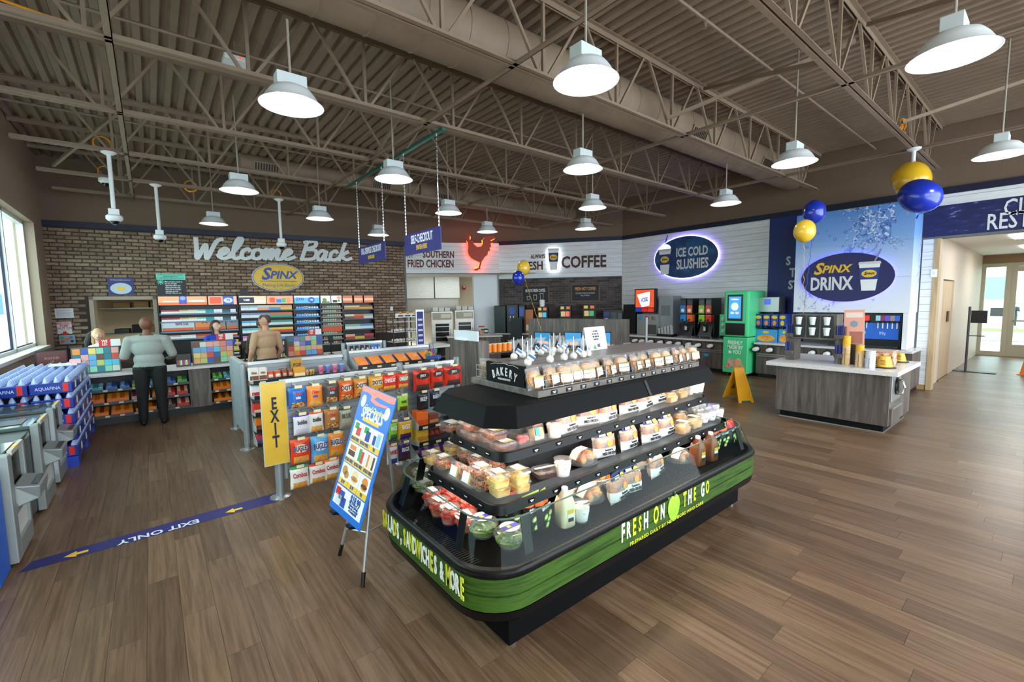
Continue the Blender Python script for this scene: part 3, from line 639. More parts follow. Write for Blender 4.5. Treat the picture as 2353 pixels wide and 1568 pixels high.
# lettering on the green band
LW, LY = mat('e6ece4', .5), mat('d3d232', .5)
yn = IY-HY-.003
def letters(s, xs, base, hs, fr_of, cols, parent, sx):
    for c_, x_, h_, k in zip(s, xs, hs, cols): text('lettering', c_, h_, (LW, LY)[k], parent, fr_of(x_, base), sx, bold=.03)
zm = .455; S = 4.127
Lx = lambda a, b: aty(1200+a/S, 860+b/S, yn).x
fx = [Lx(*p) for p in ((955, 1520), (1008, 1490), (1062, 1470), (1115, 1445), (1172, 1425), (1268, 1365), (1330, 1335), (1540, 1235), (1588, 1210), (1634, 1190), (1710, 1110), (1755, 1100))]
letters('FRESHONTHEGO', fx, zm+.014, [.175, .155, .165, .145, .165, .175, .15, .16, .16, .145, .16, .145], lambda x, z: frame((x, yn, z), (1, 0, 0), UP), [0, 0, 1, 1, 0, 1, 0, 1, 0, 1, 0, 1], case, .46)
x0_, x1_ = Lx(985, 1690), Lx(1735, 1240)
text('lettering', 'PREPARED DAILY BY NEIGHBORS WHO CARE', .036, LY, case, frame(((x0_+x1_)/2, yn-.001, .366), (1, 0, 0), UP), (x1_-x0_)/(.036*22.0), bold=.0)
xa = Lx(1435, 1270)
q = MB(); q.x = frame((xa, yn, zm+.008), (1, 0, 0), UP)
pts = [(.078*math.cos(t)*(1+.08*math.sin(t)), .098*math.sin(t)-(.012 if abs(math.cos(t)) < .25 and math.sin(t) > 0 else 0)) for t in [2*math.pi*i/36 for i in range(36)]]
q.prism(pts, 0, .004, 0); q.prism([(-.03, .085), (-.09, .10), (-.075, .075)], .002, .006, 1); q.prism([(0, .08), (.008, .12), (.016, .12), (.01, .08)], .002, .006, 1)
obj('apple_emblem', q, [noisemat('apple_print', [(.3, '7fae2c'), (.55, 'a5cc3f'), (.75, 'd3e67a')], (1, 1, 1), 9, 2, .4), mat('2f6d22', .5)], case, True)
ws = 'SALADS,SANDWICHES&MORE'; yy = 2.985; xl = IX-HX-.003; ci = 0; lc = [1, 1, 0, 0, 1, 0, 0, 1, 0, 1, 0, 1, 0, 0, 0, 1, 0, 0, 1, 0, 0, 1]
for i, c_ in enumerate(ws):
    if i in (7, 17, 18): yy -= .026
    text('lettering', c_, .155 if i % 3 else .17, (LW, LY)[lc[i]], case, frame((xl, yy, zm+.0), (0, -1, 0), UP), .42, bold=.03); yy -= .047 if c_ not in 'I,' else .032
# ---------------------------------------------------------------- bakery riser on the canopy
bk = thing('bakery_riser', 'grey wood bakery riser with wire baskets, on top of the black canopy', 'riser', (2.95, 2.5, 1.362))
obj('tray', MB().box(1.935, 2.13, 1.363, 3.98, 2.92, 1.408), LAMH, bk, True, bevel=.003)
obj('box', MB().box(1.955, 2.27, 1.408, 3.93, 2.72, 1.56), LAMH, bk, True, bevel=.002)
sg = obj('sign_board', MB().box(1.94, 2.275, 1.412, 1.955, 2.715, 1.556), mat('0a0a0c', .6, 0, 0, .15), bk, True)
CH = mat('dcdcdc', .7)
fr = frame((1.938, 2.495, 1.484), (0, -1, 0), UP)
for i, c_ in enumerate('BAKERY'):
    t_ = (i-2.5)/2.5; a_ = -t_*.28
    text('lettering', c_, .082, CH, sg, fr@Matrix.Translation((t_*.125, .012-.03*t_*t_, 0))@Matrix.Rotation(a_, 4, 'Z'), .6, bold=.02)
text('lettering', 'BAKED FRESH DAILY', .02, CH, sg, fr@Matrix.Translation((0, -.042, 0)), .8)
q = MB(); q.tube([fr@Vector((-.16+.32*i/30, .055+.012*math.sin(i/30*math.pi)+.006*abs(math.sin(i/30*math.pi*3)), 0)) for i in range(31)], .0016, 4); obj('chalk_line', q, CH, sg, True)
q = MB(); wx0, wx1 = 2.0, 3.95
for z in (1.415, 1.47, 1.505): q.tube([(wx0, 2.15, z), (wx1, 2.15, z)], .0022, 5)
for i in range(22): x = wx0+i*(wx1-wx0)/21; q.tube([(x, 2.15, 1.41), (x, 2.15, 1.505)], .0022, 5)
for x in (wx0, wx1): q.tube([(x, 2.15, 1.505), (x, 2.26, 1.505)], .0022, 5)
obj('wire_basket', q, STEEL, bk, True)
q = MB()
for z in (1.415, 1.47, 1.505): q.tube([(1.97, 2.74, z), (1.97, 2.89, z), (wx1, 2.89, z)], .0022, 5)
for i in range(5): q.tube([(1.97, 2.74+.037*i, 1.41), (1.97, 2.74+.037*i, 1.505)], .0022, 5)
obj('wire_basket', q, STEEL, bk, True)
q = MB()
for i in range(13): x = 2.05+i*.145; q.box(x, 2.127, 1.372, x+.06, 2.130, 1.4, 1); q.box(x+.015, 2.1255, 1.388, x+.045, 2.127, 1.393); q.box(x+.02, 2.1255, 1.379, x+.04, 2.127, 1.383)
obj('price_tags', q, [TAGM, BK], bk, True, kind='stuff')
# ---------------------------------------------------------------- goods
PAPER = mat('f4f3f0', .6); OLIVE = mat('b3ad62', .6)
def food(nm, cols, sc=14): return noisemat('food_'+nm, cols, (1, 1, 1), sc, 3, .4, kind='object')
F_FIG = food('dates', [(.35, '3a1a12'), (.55, '7a3a24'), (.7, 'b07a55')]); F_PINE = food('pineapple', [(.35, 'cf9a3a'), (.5, 'eec766'), (.7, 'f7e19a')], 22)
F_MIX = food('fruit_mix', [(.35, '6b1420'), (.45, 'c9472c'), (.52, 'e8b070'), (.6, '3a1222'), (.7, 'e9c9a0')], 20); F_BERRY = food('cut_berries', [(.35, 'a81f14'), (.5, 'e5482e'), (.7, 'f49a80')], 18)
F_SALAD = food('salad', [(.35, '3f5a20'), (.5, '7f9a45'), (.65, 'c8c08a')], 20); F_CRUST = food('fried_crust', [(.3, '8a4a18'), (.5, 'c9802f'), (.7, 'e6b066')], 16)
F_MUF = food('muffin', [(.3, 'b98a4e'), (.5, 'dcb57c'), (.7, 'f0d7a8')], 12); F_COOK = food('cookie', [(.3, '7d4a22'), (.48, 'b9803f'), (.62, 'cf9c5c'), (.8, '5a3018')], 26)
F_CREAM = food('yogurt', [(.3, 'efe3d6'), (.6, 'fbf5ee'), (.75, 'd98a6a')], 12); F_CHOC = food('chocolate', [(.3, '2a120a'), (.6, '55281a'), (.8, '7a4530')], 14)
def lumps(q, w, d, z0, z1, n, r, m=0):
    rnd = random.Random(n+int(w*1000))
    for i in range(n):
        q.ell((rnd.uniform(-w/2+r, w/2-r), rnd.uniform(-d/2+r, d/2-r), rnd.uniform(z0+r*.7, z1-r*.7)), (r*rnd.uniform(.8, 1.2), r*rnd.uniform(.8, 1.2), r*rnd.uniform(.7, 1)), 7, 5, m)
def sq(hx, hy, r, n=3): return rr(hx, hy, r, n, 0, 0)
def clam(name, cat, w, d, h, fm, n=16, r=.017, lid=True, lab=(.55, .55)):
    t = thing(name, 'x', cat); q = MB(); P = lambda a, b, z: [(x, y, z) for x, y in sq(a, b, min(a, b)*.3)]
    q.loft([P(w*.42, d*.42, .001), P(w*.43, d*.43, .004), P(w*.48, d*.48, h*.72), P(w*.5, d*.5, h*.73)]); obj('tub', q, PLASTIC, t)
    q = MB(); q.loft([P(w*.515, d*.515, h*.735), P(w*.515, d*.515, h*.77), P(w*.46, d*.46, h*.79), P(w*.44, d*.44, h), P(w*.40, d*.40, h+.002)]); obj('lid', q, PLASTIC, t)
    q = MB(); q.loft([P(w*.40, d*.40, .006), P(w*.44, d*.44, h*.5)]); lumps(q, w*.86, d*.86, h*.3, h*.78, n, r); obj('filling', q, fm, t)
    q = MB(); q.box(-w*lab[0]/2, -d*lab[1]/2, h+.003, w*lab[0]/2, d*lab[1]/2, h+.0042); q.box(w*lab[0]/2, -d*lab[1]/2, h+.003, w*lab[0]/2+w*.12, d*lab[1]/2, h+.0042, 1); obj('paper_label', q, [PAPER, OLIVE], t)
    return t
def tub(name, cat, r0_, r1_, h, fm, lab='top', dome=0):
    t = thing(name, 'x', cat); q = MB().lathe([(r0_*.96, .001), (r0_, .006), (r1_*.97, h*.93)], 20); obj('tub', q, PLASTIC, t)
    q = MB().lathe([(r1_*1.03, h*.93), (r1_*1.05, h*.95), (r1_*1.03, h), (r1_*.9, h+.002)]+([(r1_*.85, h+dome*.6), (r1_*.5, h+dome)] if dome else [])+[(.002, h+dome+.001)], 20, caps=False); obj('lid', q, PLASTIC, t)
    q = MB().lathe([(r0_*.92, .008), (r1_*.90, h*.62)], 16); rnd = random.Random(3)
    for i in range(16): a = i*2.4; rr_ = r1_*.72*math.sqrt((i+.5)/16); q.ell((rr_*math.cos(a), rr_*math.sin(a), h*.68+rnd.uniform(-.01, .012)), (.02, .018, .014), 7, 5)
    obj('filling', q, fm, t); zt = h+dome+.003
    if lab == 'top': q = MB().box(-r1_*.62, -r1_*.42, h+.003, r1_*.62, r1_*.42, h+.0045); obj('paper_label', q, PAPER, t)
    elif lab == 'round':
        q = MB(); q.lathe([(r1_*.62, zt), (r1_*.62, zt+.001), (.002, zt+.0012)], 24, 0); q.box(-r1_*.2, -r1_*.6, zt+.001, r1_*.25, r1_*.6, zt+.0022, 1); q.box(-r1_*.12, -r1_*.2, zt+.002, r1_*.14, r1_*.05, zt+.003, 2); obj('printed_label', q, [PAPER, mat('3a3aa8', .5), YELLOW], t)
    else:
        q = MB(); n = 8; a0 = math.radians(200)
        q.loft([[((r0_+(r1_*.97-r0_)*f_+.001)*math.cos(a0+1.6*i/n), (r0_+(r1_*.97-r0_)*f_+.001)*math.sin(a0+1.6*i/n), .006+f_*h*.92) for i in range(n+1)] for f_ in (.1, .85)], 0, False)
        q.f = [f for f in q.f if not (f[0] % (n+1) == n)]; q.m = q.m[:len(q.f)]; q.s = q.s[:len(q.f)]
        obj('paper_label', q, PAPER, t)
    return t
def domepack(name, cat):
    t = thing(name, 'x', cat); E = lambda a, b, z: [(a*math.cos(2*math.pi*i/24), b*math.sin(2*math.pi*i/24), z) for i in range(24)]
    obj('tray', MB().loft([E(.085, .075, .001), E(.105, .09, .012), E(.108, .093, .016)]), BK, t)
    obj('dome', MB().loft([E(.104, .09, .017), E(.097, .083, .05), E(.075, .064, .085), E(.03, .026, .1), E(.004, .004, .101)], 0, False), PLASTIC, t)
    q = MB(); lumps(q, .15, .13, .008, .085, 16, .028); obj('fried_chicken', q, F_CRUST, t)
    q = MB(); pr = [(-.09, .05), (-.085, .06), (-.06, .09), (-.02, .103), (.02, .104)]
    for (a, b) in zip(pr, pr[1:]): q.quad((a[0], -.03, a[1]), (b[0], -.03, b[1]+.0015), (b[0], .03, b[1]+.0015), (a[0], .03, a[1]))
    obj('paper_band', q, PAPER, t); return t
def pillow(q, w, h, d, nx=8, ny=10, m=lambda u, v: 0, lean=0, flat=0):
    """a filled bag standing in XZ, front towards -Y; pinched top and bottom"""
    for side in (-1, 1):
        b = len(q.v)
        for j in range(ny+1):
            v = j/ny
            for i in range(nx+1):
                u = i/nx*2-1; e = (1-abs(u)**3)*(1-abs(2*v-1)**4); yv = side*d/2*max(e, 0)**.6
                sx = 1-.05*math.sin(v*math.pi)+(.012*math.sin(j*7+i*3))
                q.v.append(q.x@Vector((u*w/2*sx, yv+.004*math.sin(i*2.3+j*1.7)*e+lean*v, v*h)))
        for j in range(ny):
            for i in range(nx):
                f = [b+j*(nx+1)+i, b+j*(nx+1)+i+1, b+(j+1)*(nx+1)+i+1, b+(j+1)*(nx+1)+i]
                q.f.append(f if side < 0 else f[::-1]); q.m.append(m((i+.5)/nx*2-1, (j+.5)/ny)); q.s.append(True)
CHBAG = None
def chickenbag():
    t = thing('chicken_bag', 'x', 'bag'); q = MB()
    pillow(q, .20, .15, .10, m=lambda u, v: 0 if v < .52 else (2 if (u > .45 and v < .8) else 1)); obj('bag', q, [mat('f0efec', .35), clear('f2dcc4', .22, .8, .1, 'bag_window'), mat('ee6a1c', .527)], t)
    q = MB(); lumps(q, .15, .06, .05, .125, 12, .026); obj('fried_chicken', q, F_CRUST, t)
    q = MB(); q.prism([(-.075, 0), (.075, 0), (.07, .04), (.05, .052), (-.05, .052), (-.07, .04)], -.003, .003); q.x = Matrix(); o = obj('handle_band', q, mat('1b2158', .4), t); o.matrix_local = frame((0, -.012, .135), (1, 0, .0), (0, .25, 1))
    q = MB(); q.x = frame((.04, -.0185, .158), (1, 0, 0), (0, .25, 1)); oval(q, .021, .015, 0, .002); obj('emblem', q, YELLOW, t)
    q = MB(); q.x = frame((-.02, -.0185, .158), (1, 0, 0), (0, .25, 1)); q.box(-.03, -.009, 0, .025, .009, .002); obj('handle_slot', q, mat('f0ece6', .5), t)
    q = MB(); q.x = frame((.012, -.05, .102), (1, 0, 0), UP); oval(q, .022, .022, 0, .003); obj('sticker', q, mat('f2a64a', .5), t)
    text('lettering', 'Southern', .024, mat('2a2a2e', .6), t, frame((0, -.052, .062), (1, 0, 0), (0, .15, 1)), .75, world=False); text('lettering', 'FRIED CHICKEN', .026, mat('2a2a2e', .6), t, frame((0, -.052, .038), (1, 0, 0), (0, .1, 1)), .6, bold=.01, world=False)
    return t
def pouch(c1, c2):
    t = thing('pickle_pouch', 'x', 'pouch'); q = MB(); pillow(q, .12, .19, .055, m=lambda u, v: 2 if v > .86 else (1 if v > .74 else 0)); obj('pouch', q, [mat('111214', .3), mat(c1, .35), mat(c2, .35)], t)
    q = MB()
    for k, (x, z) in enumerate(((-.015, .07), (.012, .052), (-.008, .03), (.03, .075))): q.x = frame((x, -.03, z), (1, 0, .3), UP); oval(q, .021, .014, 0, .002, 16, 0); oval(q, .015, .009, .002, .003, 12, 1)
    obj('cucumber_print', q, [mat('4f7a2a', .5), mat('cfd98a', .5)], t)
    text('lettering', 'OH SNAP!', .027, mat('f2f2f2', .5), t, frame((0, -.0295, .115), (1, 0, 0), UP), .72, bold=.01, world=False); return t
def jug(c, lab):
    t = thing('drink_jug', 'x', 'jug'); P = lambda a, b, z, ox=0: [(x+ox, y, z) for x, y in sq(a, b, min(a, b)*.5, 4)]
    m_ = mat(c, .35); obj('bottle', MB().loft([P(.05, .05, .001), P(.056, .056, .01), P(.056, .056, .15), P(.045, .047, .19), P(.022, .022, .225), P(.019, .019, .235)]), m_, t)
    obj('handle', MB().tube([(.045, 0, .15), (.062, 0, .17), (.058, 0, .2), (.03, 0, .222)], .009, 8), m_, t)
    obj('cap', MB().lathe([(.022, .234), (.022, .256), (.018, .26)], 14), mat('f4f4f4', .4), t)
    q = MB(); q.box(-.02, -.0585, .10, .03, -.0565, .125, 0); q.box(-.02, -.0585, .075, .03, -.0565, .098, 1); q.box(-.015, -.0585, .045, .028, -.0565, .07, 2); obj('printed_label', q, [mat(lab, .5), mat('e8e2d0', .5), mat('22222a', .5)], t); return t
def snap(px, py, z, lo=None): p = atz(px, py, z); return Vector((p.x, p.y, z))
def put(o, p, rz, label, group=None): return dup(o, p, rz, label, group) if o.get('used') else use(o, p, rz, label, group)
def use(o, p, rz, label, group):
    o['used'] = 1; o.location = p; o.rotation_euler = (0, 0, rz); o['label'] = label
    if group: o['group'] = group
    return o
rz = lambda a: math.radians(a)
S7 = 7.128
def big(o, k): o.scale = (k, k, k); return o
# top shelf, left end: date trays
dt = big(clam('date_tray', 'food tray', .155, .125, .055, F_FIG), 1.15); g = 'date trays on the upper shelf'
for (a, b, z, lab) in ((400, 1060, 1.02, 'farthest on the upper shelf end, under the canopy corner'), (640, 1080, 1.02, 'lower of the far stack on the upper shelf'), (670, 1060, 1.086, 'upper of the far stack on the upper shelf'), (790, 1190, 1.02, 'single one between the two stacks'), (1040, 1240, 1.02, 'lower of the near stack'), (1050, 1200, 1.086, 'upper of the near stack'), (1245, 1370, 1.02, 'nearest, at the rounded shelf corner')):
    p = snap(980+a/S7, 840+b/S7, z); p.x = max(p.x, 1.74); p.y = max(p.y, 2.21); put(dt, p, rz(-90+random.uniform(-8, 8)), 'clear tray of brown dates, '+lab, g)
S4 = 4.355
fx_ = big(clam('fruit_cup', 'fruit cup', .115, .10, .078, F_MIX, 18, .018), 1.22); pn = big(clam('pineapple_cup', 'fruit cup', .115, .10, .078, F_PINE, 18, .018), 1.22); g = 'square fruit cups on the lower shelf'
P2 = lambda a, b, z: snap(880+a/S4, 940+b/S4, z)
for (o, a, b, z, lab) in ((pn, 500, 545, .76, 'farthest on the lower shelf end'), (fx_, 605, 590, .76, 'second from the far end'), (pn, 700, 450, .76, 'back row, far end'), (pn, 815, 430, .76, 'back row, second from the far end'), (fx_, 830, 520, .76, 'middle of the shelf behind the upright lids'), (fx_, 950, 590, .76, 'middle, behind the front stack'), (fx_, 1160, 600, .76, 'by the centre panel'), (fx_, 985, 800, .76, 'lower of the front mixed stack'), (fx_, 985, 700, .858, 'upper of the front mixed stack'), (pn, 1165, 860, .76, 'lower of the corner pineapple stack'), (pn, 1150, 770, .858, 'upper of the corner pineapple stack'), (pn, 1360, 820, .76, 'lower of the inner pineapple stack'), (pn, 1350, 735, .858, 'upper of the inner pineapple stack')):
    p = P2(a, b, z); p.x = max(p.x, 1.585); p.y = max(p.y, 2.11); put(o, p, rz(-90+random.uniform(-9, 9)), 'clear square cup of %s, %s' % ('pineapple chunks' if o is pn else 'mixed cut fruit', lab), g)
up_ = big(clam('fruit_tray_upright', 'fruit cup', .115, .10, .06, F_MIX, 12, .015), 1.25)
for (a, b, lab) in ((705, 660, 'farther of two tipped on edge'), (815, 730, 'nearer of two tipped on edge')):
    p = P2(a, b, .81); o = put(up_, p, 0, 'clear fruit cup with its lid facing outward, %s' % lab, 'tipped fruit cups'); o.rotation_euler = (math.radians(72), 0, rz(-90)); o.location.x = max(p.x, 1.60)+.03; o.location.z = .815
ov = big(tub('salad_bowl', 'salad bowl', .065, .085, .07, F_SALAD, 'top', .018), 1.1); bw = big(tub('salad_bowl', 'salad bowl', .06, .088, .075, F_SALAD, 'round', .03), 1.12)
for (o, a, b, z, lab) in ((ov, 405, 700, .527, 'clear oval salad bowl at the far corner of the well'), (ov, 400, 810, .527, 'clear salad bowl second from the far corner of the well'), (ov, 600, 740, .527, 'clear salad bowl tucked under the lower shelf'), (bw, 1000, 1260, .527, 'domed salad bowl with round blue label, by the corner glass'), (bw, 1270, 1370, .527, 'domed salad bowl with round blue label, lower one at the glass corner')):
    p = P2(a, b, z); p.x = max(p.x, 1.40); p.y = max(p.y, 1.92); put(o, p, rz(-90), lab, 'salad bowls in the well')
st_ = big(tub('strawberry_cup', 'fruit cup', .045, .06, .095, F_BERRY), 1.2)
for (a, b, lab) in ((490, 960, 'front row, farthest'), (665, 900, 'back row, farthest'), (560, 1060, 'front row, second'), (745, 980, 'back row, second'), (670, 1140, 'front row, third'), (870, 1050, 'back row, third'), (830, 1215, 'front row, beside the domed bowl')):
    p = P2(a, b, .527); p.x = max(p.x, 1.36); put(st_, p, rz(-90+random.uniform(-15, 15)), 'round clear cup of cut strawberries, '+lab, 'strawberry cups in the well')
# near side, upper shelf
T8 = lambda a, b, z: snap(1180+a/7.84, 900+b/7.84, z); T9 = lambda a, b, z: snap(1440+a/7.84, 860+b/7.84, z); T5 = lambda a, b, z: snap(1180+a/7.127, 1020+b/7.127, z); T6 = lambda a, b, z: snap(1200+a/4.127, 860+b/4.127, z)
def cl(p, y): p.y = max(p.y, y); return p
t = thing('snack_bin', 'clear bin of wrapped snacks at the corner of the upper shelf', 'bin', cl(T8(130, 960, 1.02), 2.25)); obj('bin', MB().loft([[(x, y, z) for x, y in sq(a, b, .01)] for a, b, z in ((.06, .06, .001), (.07, .07, .10))], 0, False), PLASTIC, t)
q = MB(); lumps(q, .11, .11, .005, .07, 9, .028); obj('wrapped_snacks', q, food('wrapped', [(.35, '2f6fb5'), (.5, 'e0532a'), (.65, '1d2350')], 9), t)
t = thing('sandwich_wedge', 'clear sandwich wedge with orange label leaning on the upper shelf', 'sandwich', cl(T8(430, 890, 1.02), 2.20)); q = MB(); q.prism([(-.05, 0), (.05, 0), (.05, .12), (.02, .15), (-.05, .15)], -.035, .035); o = obj('wedge_box', q, PLASTIC, t); o.matrix_local = Matrix.Rotation(math.radians(75), 4, 'X')
q = MB(); q.box(-.04, -.03, .01, .04, .03, .09, 0); q.box(-.042, -.041, .11, .03, -.037, .145, 1); q.box(-.035, -.041, .04, .0, -.037, .09, 2); q.box(.0, -.041, .03, .035, -.037, .085, 3); o = obj('sandwich', q, [F_MUF, mat('e8641e', .5), mat('39a5a0', .5), mat('f0a070', .5)], t); o.rotation_euler.x = -.25
pf = big(tub('parfait_cup', 'dip cup', .042, .056, .115, F_CREAM, 'side'), 1.15)
put(pf, cl(T8(740, 840, 1.02), 2.19), rz(-10), 'yogurt cup with paper label, beside the sandwich wedge', 'labelled yogurt cups'); put(pf, cl(T8(890, 1530, .76), 2.09), rz(-10), 'yogurt cup with paper label, on the lower shelf by the brownies'); put(pf, cl(T5(1100, 1270, .527), 1.93), rz(-10), 'yogurt cup with paper label, beside the pale jug')
cb = big(chickenbag(), 1.16); g = 'fried chicken bags'
for (p, a, lab) in ((cl(T8(960, 760, 1.02), 2.2), 8, 'upper shelf, next to the yogurt cup'), (cl(T8(1330, 620, 1.02), 2.22), -14, 'upper shelf, second along'), (cl(T8(1700, 545, 1.02), 2.2), 5, 'upper shelf, third along'), (cl(T8(2070, 400, 1.02), 2.2), -3, 'upper shelf, fourth along'), (cl(T9(310, 640, 1.02), 2.22), 12, 'upper shelf, fifth along'), (cl(T9(550, 540, 1.02), 2.2), 2, 'upper shelf, last before the muffins'),
                    (cl(T8(1640, 1190, .76), 2.09), -10, 'lower shelf, beside the dome'), (cl(T8(2080, 1040, .76), 2.1), 4, 'lower shelf, second along'), (cl(T9(430, 1230, .76), 2.1), -4, 'lower shelf, third along'), (cl(T9(710, 1110, .76), 2.1), 6, 'lower shelf, last before the muffins'), (cl(T8(1240, 960, .76), 2.33), 20, 'lower shelf, back row'),
                    (cl(T5(960, 820, .527), 2.18), 25, 'in the well behind the pale jug'), (cl(T5(1400, 760, .527), 2.2), -22, 'in the well behind the dome'), (cl(T5(1720, 930, .527), 1.98), 10, 'in the well, front, beside the dome'), (cl(T5(2040, 850, .527), 2.0), -8, 'in the well, second along'), (cl(T6(1270, 960, .527), 2.02), 14, 'in the well, third along'), (cl(T6(1180, 905, .527), 2.2), -18, 'in the well, back row')):
    o = put(cb, p, rz(a), 'white fried chicken bag with navy handle, '+lab, g); o.rotation_euler.x = -.12
mf = big(clam('muffin_pack', 'muffin pack', .15, .11, .095, F_MUF, 8, .036, lab=(.3, .8)), 1.15)
for (p, lab) in ((cl(T9(770, 500, 1.02), 2.21), 'nearer one on the upper shelf'), (cl(T9(960, 420, 1.02), 2.21), 'farther one on the upper shelf'), (cl(T9(1000, 1060, .76), 2.1), 'nearer one on the lower shelf'), (cl(T9(1200, 960, .76), 2.1), 'farther one on the lower shelf'), (cl(T9(940, 860, .76), 2.27), 'back row of the lower shelf')):
    put(mf, p, rz(random.uniform(-6, 6)), 'clear pack of pale muffins, '+lab, 'muffin packs')
cp_ = big(tub('pudding_cup', 'dessert cup', .036, .047, .085, F_CREAM, 'side'), 1.3)
k = 0
for (a, b, z) in ((1130, 380, 1.02), (1210, 350, 1.02), (1290, 330, 1.02), (1130, 380, 1.133), (1210, 350, 1.133), (1290, 330, 1.133)):
    put(cp_, cl(T9(a, b, 1.02), 2.2)+Vector((0, 0, z-1.02)), rz(random.uniform(-20, 20)), 'small dessert cup stacked at the far end of the upper shelf, %s' % ['lower row, nearest', 'lower row, middle', 'lower row, farthest', 'upper row, nearest', 'upper row, middle', 'upper row, farthest'][k], 'dessert cups'); k += 1
for i, (a, b) in enumerate(((1370, 880), (1500, 840), (1640, 800), (1290, 800), (1420, 760), (1560, 720), (1200, 740), (1330, 700))):
    put(cp_, cl(T9(a, b, .76), 2.1), rz(random.uniform(-20, 20)), 'small dessert cup at the far end of the lower shelf, %s' % ['front row, nearest', 'front row, second', 'front row, farthest', 'middle row, nearest', 'middle row, second', 'middle row, farthest', 'back row, nearer', 'back row, farther'][i], 'dessert cups')
br = big(clam('brownie_box', 'brownie box', .15, .12, .05, F_CHOC, 10, .02, lab=(.9, .16)), 1.2)
put(br, cl(T8(430, 1230, .76), 2.12), rz(10), 'clear brownie box at the back of the lower shelf corner', 'brownie boxes'); put(br, cl(T8(560, 1520, .76), 2.11)+Vector((0, 0, .0)), rz(-12), 'clear brownie box with orange mark, front of the lower shelf')
put(br, cl(T8(470, 1300, .76), 2.2)+Vector((0, 0, .064)), rz(4), 'clear brownie box stacked on the back brownie box')
dm = big(domepack('chicken_dome', 'chicken dome'), 1.2)
for (p, lab) in ((cl(T8(1240, 1300, .76), 2.12), 'on the lower shelf'), (cl(T5(1240, 930, .527), 2.0), 'in the well behind the yogurt cup'), (cl(T6(1490, 830, .527), 2.0), 'in the well beside the brown jugs')): put(dm, p, rz(random.uniform(-10, 10)), 'fried chicken under a clear dome, '+lab, 'chicken domes')
jp = jug('e6d8b4', 'e2b52c'); put(jp, cl(T5(840, 1330, .527), 1.93), rz(-8), 'pale lemonade jug with white cap standing by the front glass')
jt = jug('8a4a22', 'e2b52c'); put(jt, cl(T6(1660, 855, .527), 1.93), rz(-8), 'brown tea jug with white cap, nearer of two', 'tea jugs'); put(jt, cl(T6(1780, 810, .527), 1.95), rz(-8), 'brown tea jug with white cap, farther of two')
pr, po = big(pouch('c8202a', 'e8452a'), 1.3), big(pouch('e8641e', '9fc93a'), 1.3)
for (o, p, a, lab) in ((pr, cl(T5(90, 1400, .527), 1.95), -20, 'leftmost of the near cluster'), (pr, cl(T5(-60, 1330, .527), 2.06), -15, 'back of the near cluster'), (po, cl(T5(330, 1430, .527), 1.93), 5, 'front of the near cluster'), (po, cl(T5(490, 1390, .527), 2.0), 20, 'nearest to the pale jug'),
                       (po, cl(T6(1830, 730, .527), 1.97), 5, 'right cluster, nearest the tea jugs'), (po, cl(T6(1900, 700, .527), 1.96), -8, 'right cluster, middle'), (pr, cl(T6(1980, 660, .527), 1.95), 8, 'right cluster, nearest the glass end'), (po, cl(T6(1860, 640, .527), 2.12), 10, 'right cluster, back')):
    o = put(o, p, rz(a), 'black pickle pouch with %s top, %s' % ('red' if o is pr else 'orange and green', lab), 'pickle pouches'); o.rotation_euler.x = -.1
# cookies on the riser
def cookiepack():
    t = thing('cookie_pack', 'x', 'cookies'); q = MB()
    for k in range(3): q.x = frame((random.uniform(-.008, .008), -.012+k*.013, .052), (1, .1*k-.1, 0), (0, .18, 1)); q.lathe([(.030, 0), (.046, .001), (.05, .006), (.044, .011), (.02, .014), (.003, .014)], 16)
    obj('cookie', q, F_COOK, t); q = MB(); pillow(q, .115, .115, .06, 6, 7); o = obj('film', q, PLASTW, t)
    q = MB(); q.box(-.038, -.036, .012, .038, -.0345, .055, 0); q.box(-.038, -.036, .055, .038, -.0345, .066, 1); obj('paper_label', q, [PAPER, OLIVE], t); return t
ck = big(cookiepack(), 1.28); B3 = lambda a, b, z: snap(1060+a/3.92, 740+b/3.92, z)
cxs = [(690, 615), (830, 580), (930, 560), (1035, 540), (1110, 520), (1215, 505), (1320, 485), (1430, 460), (1530, 440), (1640, 425), (1710, 405), (1800, 385), (1880, 370), (1950, 355), (2030, 345)]
nth = ['nearest to the black board', 'second', 'third', 'fourth', 'fifth', 'sixth', 'seventh', 'eighth', 'ninth', 'tenth', 'eleventh', 'twelfth', 'thirteenth', 'fourteenth', 'last, at the far end']
for i, (a, b) in enumerate(cxs):
    p = B3(a, b, 1.409); p.y = 2.195+.018*(i % 2); o = put(ck, p, rz(random.uniform(-20, 20)), 'bagged cookies with white label in the wire basket, %s along' % nth[i] if 0 < i < 14 else 'bagged cookies with white label in the wire basket, '+nth[i], 'bagged cookies on the riser'); o.rotation_euler.x = -.2
for i in range(5):
    p = Vector((2.6+i*.3, 2.815, 1.409)); put(ck, p, rz(180+random.uniform(-15, 15)), 'bagged cookies on the far side of the riser, mostly hidden by it', 'bagged cookies behind the riser')
put(ck, Vector((2.03, 2.815, 1.409)), rz(120), 'bagged cookies in the small far wire basket beside the black board')
